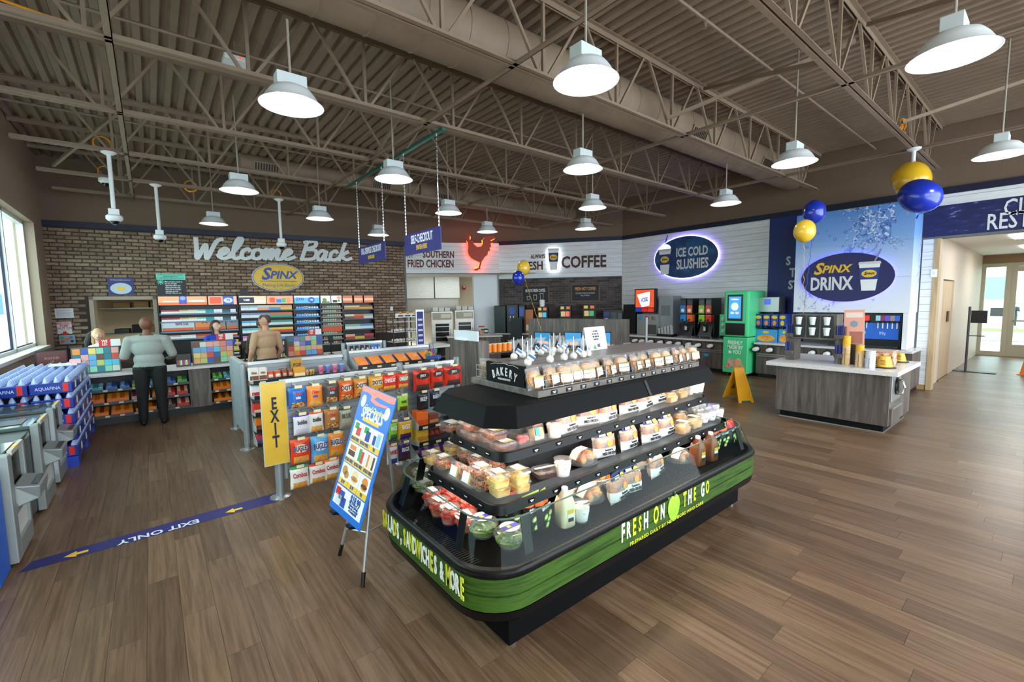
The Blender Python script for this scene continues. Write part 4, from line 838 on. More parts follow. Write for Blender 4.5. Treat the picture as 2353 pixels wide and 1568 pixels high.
# cake pops
def cakepop():
    t = thing('cake_pop', 'x', 'cake pop'); obj('ball', MB().ell((0, 0, .026), (.027, .027, .026), 14, 9), noisemat('icing', [(.3, 'efe9e2'), (.7, 'd8cbbd')], (1, 1, 1), 30, 3, .4, 'object'), t)
    obj('stick', MB().tube([(0, 0, .04), (0, 0, .17)], .003, 7), mat('f6f6f6', .5), t)
    q = MB(); n = 12; R = lambda r, z, a=0: [((r*(1+(.25 if a and i % 2 else 0)))*math.cos(2*math.pi*i/n), (r*(1+(.25 if a and i % 2 else 0)))*math.sin(2*math.pi*i/n), z+(.012*(i % 2) if a else 0)) for i in range(n)]
    q.loft([R(.027, .002), R(.029, .03), R(.012, .058), R(.007, .07), R(.022, .105, 1), R(.04, .14, 1)], 0, False); obj('film', q, clear(body=.16, nm='pop_film'), t)
    q = MB(); q.box(-.024, -.002, -.018, .024, .002, .018, 0); q.box(-.024, -.0028, -.004, .024, -.0018, .012, 1); o = obj('tag', q, [PAPER, mat('2f6fb8', .5)], t); o.location = (.03, -.03, .062); o.rotation_euler = (0, .6, .15); return t
cpop = cakepop()
for i, (a, b) in enumerate(((722, 548), (825, 528), (885, 618), (930, 512), (1040, 496), (1145, 582), (1190, 470), (1262, 470), (1310, 556), (1422, 540), (1535, 522), (1592, 508))):
    put(cpop, snap(1040+a/5.115, 720+b/5.115, 1.561), rz([-20, 30, -50, 10, -35, 60, 0, -25, 50, -15, 25, 70][i]), 'white cake pop in clear film, %s' % ['leftmost back', 'second from the left, back', 'front left, blue tag lowest', 'third along the back', 'fourth along the back', 'front middle, showing speckles', 'behind the front middle one', 'back, tall stick', 'front, right of the speckled one', 'second from the white card, in front', 'touching the white card', 'closest behind the white card'][i], 'cake pops')
# snap card
t = thing('tent_card', 'white tent card about snap food benefit standing on the bakery riser', 'sign', snap(1370, 804, 1.561)); 
b0, b1 = snap(1350, 807, 1.561), snap(1396, 801, 1.561); ex = (b1-b0).normalized(); cc = (b0+b1)/2; W2 = (b1-b0).length/2; yb = UP.cross(ex)
ff = frame(cc, ex, UP+yb*.2); H_ = .205; q = MB(); q.x = ff; q.box(-W2, 0, -.002, W2, H_, .0); obj('front_panel', q, mat('f2f3f4', .5), t, True)
q = MB(); q.x = frame(cc+yb*.085, ex, UP-yb*.2); q.box(-W2, 0, 0, W2, H_, .002); obj('back_panel', q, mat('dfe3ea', .5), t, True)
BT = mat('2c2c2e', .6)
for i, s_ in enumerate(('ALL ITEMS', 'IN THIS CASE', 'ARE SNAP EBT', 'APPROVED')): text('lettering', s_, .021, BT, t, ff@Matrix.Translation((0, .165-.024*i, .001)), .68)
text('lettering', 'EBT', .042, BT, t, ff@Matrix.Translation((.026, .035, .001)), .62, bold=.015)
q = MB(); q.x = ff@Matrix.Translation((-.032, .035, .0005))
for k, (c_, z) in enumerate(((0, -.022), (1, -.006), (2, .01))): q.prism([(-.018, z), (.018, z-.004), (.016, z+.01), (-.016, z+.014)], 0, .001, c_)
obj('emblem', q, [mat('1f7a4a', .5), mat('49b06a', .5), mat('e8b48a', .5)], t, True)
# ================================================================ SNACK SHELVING IN FRONT OF THE COUNTER
GM = mat('9ba1a4', .4, .5); GMD = mat('7d8386', .45, .4); RAILW = mat('d5d9da', .35, .5); TAGY = mat('efc23a', .5)
def slatpanel(t, p0, p1, z0, z1, face, pitch=.062, m=None):
    p0, p1 = Vector((*p0, 0)), Vector((*p1, 0)); e = (p1-p0).normalized(); L = (p1-p0).length; fr = frame(p0, e, UP)
    if fr.col[2].xyz.dot(Vector((*face, 0))) < 0: fr = frame(p1, -e, UP)
    q = MB(); q.x = fr; q.box(0, z0, -.03, L, z1, -.012); obj('back_sheet', q, mat('5f6467', .5, .3), t, True)
    me = None; z = z0
    while z < z1-.03:
        q = MB(); q.box(0, .003, -.012, L, pitch-.006, .0, 0); q.box(0, pitch-.006, -.012, L, pitch-.001, -.004)
        me = me or q.mesh('slat', m or GM); o = link('slat', me, t, tree_matrix(t).inverted()@fr@Matrix.Translation((0, z, 0))); z += pitch
    q = MB(); q.x = fr; q.box(-.01, z1-.01, -.04, L+.01, z1+.035, .012); obj('top_rail', q, RAILW, t, True, bevel=.006); return fr
def post(t, x, y, h):
    obj('post', MB().lathe([(.04, .01), (.04, h), (.035, h+.005)], 16, 0, x, y), GM, t, True); obj('foot_plate', MB().lathe([(.10, 0), (.10, .008), (.06, .018), (.042, .02)], 20, 0, x, y), mat('c9cdce', .25, .8), t, True)
YA = 5.06
ga = thing('snack_shelving', 'grey slat snack panel with hanging bags, nearest the yellow exit sign', 'shelving', (1.6, YA, 0), 0, 'grey slat snack shelving'); slatpanel(ga, (1.0, YA), (2.28, YA), .2, 1.19, (0, -1)); post(ga, .93, 5.04, 1.2); post(ga, 2.345, 5.12, 1.26)
obj('edge_profile', MB().box(.985, YA-.03, .18, 1.01, YA+.02, 1.2), GM, ga, True)
gb = thing('snack_shelving', 'grey slat snack panel with jerky bags and shelves, beside the black island', 'shelving', (2.8, 5.14, 0), 0, 'grey slat snack shelving'); slatpanel(gb, (2.42, 5.14), (3.13, 5.14), .1, 1.19, (0, -1)); post(gb, 3.19, 5.16, 1.25)
gc = thing('snack_shelving', 'grey louvred end panel on two round posts, beside the checkout aisle', 'shelving', (.95, 7.7, 0), 0, 'grey slat snack shelving'); slatpanel(gc, (.96, 7.12), (.96, 8.35), .1, 1.16, (-1, 0), .04, mat('b9c0c3', .4, .5)); post(gc, .93, 7.05, 1.2); post(gc, .97, 8.40, 1.18)
gd = thing('snack_shelving', 'grey slat panel with five candy shelves behind the yellow exit sign', 'shelving', (1.6, 7.05, 0), 0, 'grey slat snack shelving'); slatpanel(gd, (1.0, 7.05), (2.28, 7.05), .12, 1.18, (0, -1)); post(gd, 2.33, 7.07, 1.28)
ge = thing('snack_shelving', 'grey slat panel with a shelf of orange snack packs', 'shelving', (3.1, 7.08, 0), 0, 'grey slat snack shelving'); slatpanel(ge, (2.4, 7.08), (3.8, 7.08), .12, 1.22, (0, -1)); post(ge, 3.87, 7.1, 1.28)
gf = thing('snack_shelving', 'small grey panel with hanging gadgets near the counter', 'shelving', (3.15, 8.42, 0), 0, 'grey slat snack shelving'); slatpanel(gf, (2.82, 8.42), (3.5, 8.42), .12, 1.24, (0, -1)); post(gf, 2.76, 8.44, 1.26); post(gf, 3.56, 8.44, 1.26)
def gshelf(t, x0, x1, yb, d, z, n=5):
    s = obj('shelf', MB().box(x0, yb-d, z-.012, x1, yb, z), mat('34373a', .45), t, True)
    obj('price_channel', MB().box(x0, yb-d-.012, z-.04, x1, yb-d, z+.012), mat('16181a', .4), s, True)
    for x in (x0, x1):
        q = MB().add([(x-.002, yb, z-.06), (x-.002, yb-d-.012, z-.03), (x-.002, yb-d-.012, z+.03), (x-.002, yb, z+.16), (x+.002, yb, z-.06), (x+.002, yb-d-.012, z-.03), (x+.002, yb-d-.012, z+.03), (x+.002, yb, z+.16)], [(0, 1, 2, 3), (7, 6, 5, 4), (0, 4, 5, 1), (1, 5, 6, 2), (2, 6, 7, 3)]); obj('side_wing', q, RAILW, s, True)
    q = MB()
    for i in range(n): x = x0+(i+.3)*(x1-x0)/n; q.box(x, yb-d-.0145, z-.03, x+.07, yb-d-.012, z-.002)
    obj('price_tags', q, mat('e9dcae', .6), s, True, kind='stuff')
zD = [aty(580, y, 6.72).z for y in (879, 914, 954, 992, 1025)]
for z in zD: gshelf(gd, 1.0, 2.28, 7.03, .30, z)
gshelf(ge, 2.4, 3.8, 7.06, .34, 1.03, 6)
zB = [aty(975, y, 4.86).z for y in (980, 1018, 1056)]
for z in zB: gshelf(gb, 2.44, 3.15, 5.12, .26, z, 4)
# ---- hanging bags
PRN = {'pretzel': food('pretzel', [(.4, '4a2a14'), (.5, 'c98a44'), (.65, 'e8c08a')], 40), 'cracker': food('cracker', [(.3, 'd9822a'), (.55, 'f0b860'), (.7, 'c9581e')], 24)}
def hangbag(label, l, t_, r, b, Y, body, top, pic, words, wc='ffffff', patch=None, cat='snack bag', deep=.07, peg=ga, cx=500, cy=800, s=4.355, sz=.3, wz=.62, grp='hanging snack bags', tilt=0, wsx=.7):
    L, R, T, B = [cx+l/s, cx+r/s, cy+t_/s, cy+b/s]; pm = aty((L+R)/2, (T+B)/2, Y); x0 = aty(L, (T+B)/2, Y).x; x1 = aty(R, (T+B)/2, Y).x; zt = aty((L+R)/2, T, Y).z; zb = aty((L+R)/2, B, Y).z
    w_, h_ = x1-x0, zt-zb
    t = thing('snack_bag', label, cat, ((x0+x1)/2, Y, zb), math.radians(tilt), grp); q = MB()
    mb_, mt, mp = mat(body, .3), mat(top, .3), (PRN[pic] if pic in PRN else mat(pic, .4))
    pillow(q, w_, h_, deep, 8, 10, m=lambda u, v: 1 if v > .87 else (2 if (v < .34 and -.75 < u < .8 and v > .04) else 0)); obj('bag', q, [mb_, mt, mp], t)
    fr = frame((0, -deep/2-.003, h_*wz), (1, 0, 0), UP)
    if patch: q = MB(); q.x = frame((0, -deep/2-.0015, h_*wz), (1, 0, 0), UP); oval(q, w_*.36, h_*.17, -.004, .0, 20); obj('logo_patch', q, mat(patch, .4), t)
    for i, wd in enumerate(words): text('lettering', wd, h_*sz/len(words)**.5, mat(wc if isinstance(wc, str) else wc[i], .5), t, fr@Matrix.Translation((0, (.5*(len(words)-1)-i)*h_*sz*.62, .001)), min(wsx, w_*.8/(len(wd)*h_*sz/len(words)**.5*.62)), bold=.02, world=False)
    pk = MB(); yb_ = YA if Y < 6 else 8.42
    pk.tube([((x0+x1)/2, yb_, zt+.012), ((x0+x1)/2, Y-.05, zt+.012), ((x0+x1)/2, Y-.06, zt+.02)], .003, 6); pk.box((x0+x1)/2-.02, yb_-.015, zt-.0, (x0+x1)/2+.02, yb_, zt+.035); o = obj('peg_hook', pk, STEEL, peg, True)
    obj('price_tag', MB().box((x0+x1)/2-.035, Y-.066, zt+.0, (x0+x1)/2+.035, Y-.062, zt+.03), mat('f0e2b0', .6), o, True); return t
HB = hangbag; Yb = 4.93; C2 = dict(cx=760, cy=800)
HB('blue mixed snack bag, top row, nearest the exit sign', 705, 395, 890, 600, Yb, '1f63b8', '2f7fd0', 'pretzel', ('Chex', 'mix'), ('e0402a', 'ffffff'))
HB('orange mixed snack bag, top row, second', 890, 375, 1050, 585, Yb, 'ee8a3a', 'f4a050', 'cracker', ('Chex', 'mix'), ('d8301e', '24409a'))
HB('charcoal mixed snack bag, top row, third', 1060, 345, 1210, 545, Yb, '4a4440', '5a544e', 'pretzel', ('Chex', 'mix'), ('e0402a', 'e8eef4'))
HB('orange and red seasoned pretzel bag, top row, fourth', 1210, 318, 1360, 522, Yb, 'd9531e', 'c9701e', 'pretzel', ('DOTS',), '3a1a10', 'e8d8c0')
HB('orange pretzel bag, top row, fifth, half behind the easel sign', 1362, 300, 1500, 490, Yb, 'd88a2a', 'c98a3a', 'pretzel', ('DOTS',), '3a1a10', 'e8d8c0')
HB('golden pretzel bag, top row, sixth', 375, 275, 530, 450, Yb, 'e0a02a', 'c98a3a', 'pretzel', ('DOTS',), '3a1a10', 'e8d8c0', **C2)
HB('red cheese cracker bag, top row, second from the end', 500, 265, 660, 420, Yb, 'd83420', 'd83420', 'cracker', ('CHEEZ-IT',), 'ffffff', **C2)
HB('red and green cheese cracker bag, end of the top row', 655, 245, 780, 400, Yb, 'd83420', 'd83420', 'cracker', ('CHEEZ-IT',), 'ffffff', '5aa040', **C2)
HB('purple and white snack bag, second row, nearest the exit sign', 755, 660, 925, 865, Yb, 'd9d8e0', '4a3fa8', 'c9c8d4', ('buddies',), '2a2a30')
HB('orange and white snack bag, second row, second', 910, 632, 1060, 835, Yb, 'e4e0da', 'ee5a20', 'cracker', ('zbuddies',), '2a2a30')
HB('brown mixed snack bag, second row, third', 1065, 605, 1220, 805, Yb, 'b0703a', 'c08048', 'pretzel', ('Chex', 'mix'), ('e0402a', 'ffffff'))
HB('beige seed snack bag with tree drawing, second row by the easel sign', 1215, 597, 1345, 800, Yb, 'aaa594', '2f5a3a', '9a9584', ('BLUE',), '4a5040')
HB('bright green nut bag, second row end', 665, 472, 775, 625, Yb, '9ccc3a', 'b4dc5a', '6a4a2a', ('nuts',), '2a4a1a', **C2)
HB('red corn snack bag, third row, nearest the exit sign', 725, 905, 930, 1150, Yb, 'e0401e', 'e85a28', 'cracker', ('BUGLES',), '1f3a8a', 'f0e0b0')
HB('sky blue corn snack bag, third row, second', 930, 872, 1115, 1140, Yb, '5aa4d8', '6ab4e4', 'cracker', ('BUGLES',), '1f3a8a', 'e8eef0')
HB('orange corn snack bag, third row, third', 1100, 842, 1265, 1080, Yb, 'ee8a2a', 'f49a3a', 'cracker', ('BUGLES',), '1f3a8a', 'f4e8d0')
HB('lime green seed bag half behind the easel sign, third row', 575, 730, 668, 915, Yb, '8ccc3a', '3a7a2a', '3f7a4a', ('BiGS',), 'f4f4f4', **C2)
HB('yellow and purple seed bag, end of the third row', 665, 708, 815, 910, Yb, 'd8a82a', '3a2a6a', '4a2a7a', ('BiGS',), 'f8f8f8', **C2)
HB('green and white filled snack bag, bottom row, nearest the exit sign', 722, 1180, 915, 1400, Yb, 'f0ece6', '2f9a4a', 'cracker', ('Combos',), 'c02020')
HB('red and white filled snack bag, bottom row, second', 915, 1150, 1090, 1345, Yb, 'f0ece6', 'e0401e', 'cracker', ('Combos',), 'c02020')
HB('orange and white filled snack bag, bottom row by the easel sign', 1062, 1105, 1222, 1310, Yb, 'f0ece6', 'ee7a2a', 'cracker', ('Combos',), 'c02020')
HB('red white and blue seed bag, bottom row', 558, 965, 670, 1160, Yb, 'e4e6ea', 'c8202a', '2a5ab0', ('DAVID',), 'c8202a', **C2)
HB('dark purple seed bag, end of the bottom row', 675, 937, 800, 1125, Yb, '3a2a5a', '4a3a6a', '5a3a2a', ('BiGS',), 'f4f4f4', **C2)
for i, (l, t_, r, b, c3) in enumerate(((822, 215, 1000, 425, 'd9b48a'), (1000, 197, 1132, 395, 'e8a84a'), (1132, 178, 1310, 370, '8a8078'))):
    o = HB('red jerky bag with black crest, %s of three' % ['nearest the seed bags', 'middle', 'nearest the wood panel'][i], l, t_, r, b, 5.02, 'd8321e', 'c82818', '4a3a34', ('JERKY',), 'f4e4d0', '1a1a1c', peg=gb, wz=.72, sz=.16, grp='jerky bags', **C2)
HB('black jerky bag with white print, under the red jerky bags', 860, 440, 975, 620, 5.02, '1c1c20', '1c1c20', '2a2a30', ('BEEF',), 'e8e8e8', peg=gb, grp='jerky bags', **C2)
HB('black jerky bag half behind the black canopy', 988, 420, 1090, 585, 5.02, '1c1c20', '22305a', '2a2a30', ('BEEF',), 'c8d4e8', peg=gb, grp='jerky bags', **C2)
# ---- shelf goods
def pbox(name, label, cat, rect_, Y, d, body, accent=None, words=None, wc='ffffff', grp=None, cx=500, cy=800, s=4.355, z0=None, food_=None):
    l, t_, r, b = rect_; L, R, T, B = cx+l/s, cx+r/s, cy+t_/s, cy+b/s; x0, x1 = aty(L, (T+B)/2, Y).x, aty(R, (T+B)/2, Y).x; zt, zb = aty((L+R)/2, T, Y).z, aty((L+R)/2, B, Y).z
    if z0 is not None: zb = z0
    w_, h_ = x1-x0, max(zt-zb, .03); t = thing(name, label, cat, ((x0+x1)/2, Y, zb), 0, grp)
    obj('carton', MB().box(-w_/2, 0, 0, w_/2, d, h_), mat(body, .45) if isinstance(body, str) else body, t, bevel=.004)
    if accent: q = MB(); q.box(-w_*.46, -.002, h_*.1, w_*.46, .001, h_*.42); obj('printed_panel', q, mat(accent, .5) if isinstance(accent, str) else accent, t)
    if words: text('lettering', words, h_*.3, mat(wc, .5), t, frame((0, -.002, h_*.65), (1, 0, 0), UP), min(.8, w_*.85/(len(words)*h_*.3*.6)), bold=.02, world=False)
    return t
def pbag(label, rect_, Y, body, top, pic, words, wc='ffffff', lean=.5, grp=None, cx=500, cy=800, s=4.355, z0=0, cat='snack bag'):
    l, t_, r, b = rect_; L, R, T, B = cx+l/s, cx+r/s, cy+t_/s, cy+b/s; x0, x1 = aty(L, (T+B)/2, Y).x, aty(R, (T+B)/2, Y).x; zt, zb = aty((L+R)/2, T, Y).z, aty((L+R)/2, B, Y).z
    w_, h_ = x1-x0, (zt-zb); t = thing('snack_bag', label, cat, ((x0+x1)/2, Y, z0 or zb), 0, grp); q = MB()
    pillow(q, w_, h_, .05, 6, 8, m=lambda u, v: 1 if v > .84 else (2 if v < .38 and abs(u) < .7 else 0)); obj('bag', q, [mat(body, .35), mat(top, .35), PRN[pic] if pic in PRN else mat(pic, .4)], t)
    if words: text('lettering', words, h_*.26, mat(wc, .5), t, frame((0, -.029, h_*.62), (1, 0, 0), UP), min(.8, w_*.85/(len(words)*h_*.26*.6)), bold=.02, world=False)
    t.rotation_euler.x = -lean; return t
YD = 6.76; g = 'candy on the shelves behind the exit sign'
for i, (l, r) in enumerate(((318, 412), (414, 495))): pbox('candy_carton', 'white candy carton with brown top, %s of two on the top shelf' % ['first', 'second'][i], 'carton', (l, 205-i*5, r, 308), YD, .12, 'e6ded2', '7a4a2a', 'bites', '7a3a20', g, z0=zD[0]+.001)
for i, (l, r) in enumerate(((496, 565), (570, 640))): pbag('red and white candy bag on the top shelf, %s of two' % ['first', 'second'][i], (l, 225, r, 300), YD+.03, 'e05a30', 'f0c8b0', 'f0e0d0', None, grp=g, z0=zD[0]+.025)
pbag('dark brown candy bag lying on the top shelf', (620, 150, 725, 240), YD+.14, '4a2418', '6a3420', '8a5a3a', 'PEZ', 'd8a060', .9, g, z0=zD[0]+.03)
for i, (l, r) in enumerate(((645, 700), (705, 762))): pbag('brown and pink candy bag on the top shelf, %s of two' % ['first', 'second'][i], (l, 200, r, 278), YD+.03, '8a5040', 'b07a6a', 'e0a080', None, grp=g, z0=zD[0]+.025)
pbox('candy_tub', 'gold candy tub reading pop on the top shelf', 'tub', (745, 112, 845, 215), YD+.12, .1, 'b88a22', '7a2418', 'POP', '5a2010', g, z0=zD[0]+.001); pbox('candy_carton', 'orange candy carton in front of the gold tub', 'carton', (765, 195, 878, 265), YD, .09, 'e8a030', 'f4e0b0', None, 'ffffff', g, z0=zD[0]+.001)
for i, (x, c) in enumerate(((895, 'e8908a'), (935, 'e0c060'), (965, 'd8a050'))):
    p = aty(500+x/4.355, 851, YD+.02); t = thing('candy_cone', 'little %s topped candy cone on the top shelf' % ['pink', 'yellow', 'tan'][i], 'candy', (p.x, YD+.02+.03*i, zD[0]+.001), 0, g); obj('cone', MB().lathe([(.012, 0), (.024, .05)], 10), mat('c99a58', .6), t); obj('top', MB().ell((0, 0, .06), (.026, .026, .024), 10, 7), mat(c, .5), t)
for i, x in enumerate((1035, 1105, 1175, 1245)):
    p = aty(500+x/4.355, 845, YD+.05); c = ('e87a9a', '6a8ad8')[i % 2]; t = thing('party_cup', '%s lidded party cup on the top shelf, %s' % (('pink', 'blue')[i % 2], ['first', 'first', 'second', 'second'][i]), 'cup', (p.x, YD+.07, zD[0]+.001), 0, 'party cups on the top shelf')
    obj('cup', MB().lathe([(.026, 0), (.036, .105)], 16), mat(c, .35), t); obj('lid', MB().lathe([(.039, .105), (.039, .115), (.03, .12), (.002, .12)], 16), mat('e8a8b8' if i % 2 == 0 else '9ab0e4', .35), t); obj('swirl', MB().box(-.014, -.036, .03, .014, -.031, .07), mat('c83a8a', .5), t)
for k, (rc, body, acc, nm) in enumerate((((338, 388, 430, 452), 'e8e4e0', 'c83030', 'white candy tube box'), ((362, 568, 440, 648), 'd83a28', 'f0d0c0', 'red candy box'), ((385, 718, 452, 805), 'e87a22', '7a3a1a', 'orange candy box'), ((398, 880, 466, 950), 'c83a4a', '3a5aa8', 'red and blue candy box'))):
    for j in range(5):
        l, t_, r, b = rc; q = pbox('candy_box', '%s on the %s shelf, %s along' % (nm, ['second', 'third', 'fourth', 'lowest'][k], ['first', 'second', 'third', 'fourth', 'fifth'][j]), 'box', rc, YD, .14, body, acc, None, 'ffffff', g, z0=zD[k+1]+.001); q.location.x += j*.23
# orange packs on the shelf of the next panel
for i in range(6):
    x = 2.52+i*.225; t = thing('snack_pack', 'flat orange snack pack with purple mark lying on the sloped shelf, %s along' % ['first', 'second', 'third', 'fourth', 'fifth', 'sixth'][i], 'snack pack', (x, 6.76, 1.05), 0, 'flat orange snack packs'); q = MB(); q.x = Matrix.Rotation(math.radians(-66), 4, 'X'); pillow(q, .20, .26, .05, 6, 6, m=lambda u, v: 1 if u > .6 and v < .8 else 0); obj('pack', q, [mat('f08a3a', .4), mat('4a2a8a', .4)], t)
t = thing('display_tray', 'blue display tray of assorted snack sacks beside the orange packs', 'tray', (3.86, 6.9, 1.03)); t.location = (3.72, 6.72, 1.032); obj('tray', MB().box(-.13, 0, 0, .13, .18, .06), mat('1f4fb0', .45), t); q = MB(); rnd = random.Random(4)
for i in range(14): q.x = frame((rnd.uniform(-.11, .11), .03+.12*rnd.random(), .04+.1*rnd.random()), (1, rnd.uniform(-.5, .5), rnd.uniform(-.3, .3)), UP); q.box(-.03, -.04, -.012, .03, .05, .012, i % 5)
obj('sacks', q, [mat(c, .4) for c in ('d8a84a', '8a5aa8', 'e07a3a', '5a9a6a', 'b83a4a')], t)
# right panel shelves
YB2 = 4.90; g = 'snacks on the shelves beside the island'
for i, l in enumerate((862, 918)): pbox('snack_stick_box', 'orange box of snack sticks on the upper shelf, %s of two' % ['first', 'second'][i], 'box', (l, 640, l+60, 760), YB2, .14, 'ee6a1c', 'd8521a', None, 'ffffff', g, z0=zB[0]+.001, **C2)
for i, (a, b) in enumerate(((1100, 640), (1140, 665), (1190, 650), (1165, 630), (1230, 640), (1270, 625))):
    p = snap(760+a/4.355, 800+b/4.355, zB[0]+.05); t = thing('dip_tub', 'small dark dip tub with clear lid on the upper shelf, %s' % ['back left', 'front left', 'front middle', 'back middle', 'front right', 'back right'][i], 'tub', (min(max(p.x, 2.75), 3.1), 4.93+.065*(i % 3), zB[0]+.001), 0, 'dip tubs'); obj('tub', MB().lathe([(.024, 0), (.032, .05)], 14), mat('3a4a48', .4), t); obj('lid', MB().lathe([(.035, .05), (.035, .056), (.002, .057)], 14), mat('a8b4b0', .25), t)
pbox('meat_stick_pack', 'brown pack of meat sticks on the upper shelf', 'pack', (985, 660, 1080, 730), YB2, .1, '7a3a22', 'c0805a', None, 'ffffff', g, z0=zB[0]+.001, **C2)
for i, l in enumerate((862, 920)): pbox('snack_stick_box', 'yellow box of snack sticks on the middle shelf, %s of two' % ['first', 'second'][i], 'box', (l, 812, l+58, 920), YB2, .14, 'e8b83a', 'c8862a', None, 'ffffff', g, z0=zB[1]+.001, **C2)
for i, l in enumerate((992, 1040, 1085)): pbag('red wrapped snack on the middle shelf, %s of three' % ['first', 'middle', 'last'][i], (l, 830, l+50, 905), YB2+.05, 'a83a2a', 'c85a3a', '7a2a1a', None, grp=g, z0=zB[1]+.025, **C2)
for i, l in enumerate((885, 990, 1100, 1200)): pbag('purple rolled chip bag with yellow lettering, %s' % ['first from the aisle', 'second', 'third', 'last, behind the fruit cups'][i], (l, 950-i*12, l+120, 1080-i*14), YB2+.04, '4a1f8a', '5a2a9a', 'cracker', 'Takis', 'f0d83a', .35, 'purple chip bags', z0=zB[2]+.02, **C2)
# hanging gadgets
for i, (x, c) in enumerate(((2.9, '1a1a1c'), (3.0, '1a1a1c'), (3.1, '232326'), (3.2, '232326'), (3.3, '2f6fb8'), (3.36, '2f6fb8'), (3.43, '2f6fb8'))):
    t = thing('blister_pack', '%s hanging blister pack on the small panel, %s' % ('black' if i < 4 else 'blue', ['first', 'second', 'third', 'fourth', 'fifth', 'sixth', 'last'][i]), 'pack', (x, 8.39, 1.08), 0, 'hanging gadgets'); obj('card', MB().box(-.03, 0, -.0, .03, .008, .13), mat(c, .4), t); obj('blister', MB().ell((0, -.01, .05), (.022, .016, .03), 10, 7), mat('c8ccd0', .2) if i > 3 else mat('d0cac0', .4), t)
    obj('hook', MB().tube([(0, .03, .125), (0, -.02, .125)], .003, 5), STEEL, t)
# yellow exit sign on the post
t = thing('exit_sign', 'tall yellow sign reading exit down its length, on the nearest grey post', 'sign', (.93, 4.97, .34)); SY = 4.985
x0, x1, z0, z1 = aty(597, 881, SY).x, aty(654, 877, SY).x, aty(640, 1066, SY).z, aty(626, 879, SY).z
obj('panel', MB().box(x0, SY-.004, z0, x1, SY+.012, z1), noisemat('gold_panel', [(.3, 'd8ab2c'), (.7, 'e8c04a')], (1, 1, 1), 3, 2, .3), t, True); q = MB()
for a in ((x0-.006, z0-.006, x0, z1+.006), (x1, z0-.006, x1+.006, z1+.006), (x0, z0-.006, x1, z0), (x0, z1, x1, z1+.006)): q.box(a[0], SY-.006, a[1], a[2], SY+.014, a[3])
obj('clear_edge', q, mat('b9c4bc', .2), t, True)
for i, c_ in enumerate('EXIT'): text('lettering', c_, .17, mat('15172e', .6), t, frame(((x0+x1)/2, SY-.006, aty(630, 928.6+29.5*i, SY).z), (1, 0, 0), UP), .6, bold=.03)
# floor strip
q = MB(); a, b, c, d = atz(42, 1318, .0015), atz(640, 1152, .0015), atz(630, 1134, .0015), atz(75, 1290, .0015); q.add([a, b, c, d, a-UP*.001, b-UP*.001, c-UP*.001, d-UP*.001], [(0, 1, 2, 3), (7, 6, 5, 4)]); ft = thing('floor_strip', 'navy floor strip reading exit only with yellow arrows', 'floor sign', ((a+b)/2)); ft.location.z = 0; obj('strip', q, mat('262468', .45), ft, True)
ex = ((a+d)/2-(b+c)/2).normalized(); fc = lambda x, y: frame(atz(x, y, .0025), ex, UP.cross(ex))
text('lettering', 'EXIT ONLY', .12, mat('dfe2ea', .5), ft, fc(369, 1221), .95, ext=.0005, bold=.02)
for (x, y) in ((538, 1173), (176, 1273)): q = MB(); q.x = fc(x, y); q.prism([(-.07, .02), (.0, .02), (.0, .055), (.075, 0), (.0, -.055), (.0, -.02), (-.07, -.02)], 0, .0008); obj('arrow', q, YELLOW, ft, True)
# easel
ez = thing('easel_sign', 'blue grand opening specials board on a grey tripod easel', 'sign', (1.05, 3.2, 0))
TL, TR, BR_, BL_ = (822, 882), (911, 913), (857, 1223), (768, 1167)
# board plane: through two lower points at z of the ledge, leaning back
LZ = .60
P_l, P_r = atz(780, 1277, 0), atz(833, 1350, 0)
e2 = (Vector((P_r.x, P_r.y, 0))-Vector((P_l.x, P_l.y, 0))).normalized()
bl, br_ = hat(768, 1167, (1.0, 3.42)), hat(857, 1223, (1.02, 2.98))
pbl, pbr = Vector((1.0, 3.42, bl)), Vector((1.02, 2.98, br_))
def atdepth(x, y, ref): d = ray(x, y); k = (Vector(ref)-O).dot(cf); return O+d*k
ptl, ptr = atdepth(822, 882, pbl+Vector((.16, .05, 0))), atdepth(911, 913, pbr+Vector((.16, .05, 0)))
cen = (pbl+pbr+ptl+ptr)/4; xw = ((pbr-pbl)+(ptr-ptl))/2; yh = ((ptl-pbl)+(ptr-pbr))/2; BW, BHt = xw.length, yh.length
fb_ = frame(cen, xw, yh); BLU = mat('1f6fd0', .4)
q = MB(); q.x = fb_; q.box(-BW/2, -BHt/2, -.008, BW/2, BHt/2, 0, 0); obj('board', q, [BLU], ez, True)
def bq(x0, y0, x1, y1, m, z=.001, nm='printed_panel'): q = MB(); q.x = fb_; q.box(x0*BW-BW/2, BHt/2-y1*BHt, 0, x1*BW-BW/2, BHt/2-y0*BHt, z); return obj(nm, q, m, ez, True)
pk_ = mat('f08a80', .5)
q = MB(); q.x = fb_; U = lambda u, v: (u*BW-BW/2, BHt/2-v*BHt); q.prism([U(.01, .005), U(.99, .005), U(.99, .05), U(.85, .06), U(.5, .05), U(.42, .075), U(.60, .09), U(.85, .085), U(.8, .105), U(.5, .115), U(.32, .095), U(.33, .06), U(.2, .045), U(.01, .05)], 0, .0012); obj('ribbon', q, pk_, ez, True)
for (u, v) in ((.13, .12), (.87, .14)): ovalobj('balloon_print', fb_@Matrix.Translation((*U(u, v), 0)), BW*.07, BHt*.05, 0, .0012, mat('e8eaf0', .5), ez)
text('lettering', 'Grand Opening', .06, mat('e8e4a0', .5), ez, fb_@Matrix.Translation((*U(.5, .16), .001)), .75, shear=.3, bold=.02); text('lettering', 'SPECIALS', .105, WHITE, ez, fb_@Matrix.Translation((*U(.5, .205), .001)), .72, bold=.03); bq(.25, .235, .75, .265, YELLOW, .0015, 'banner')
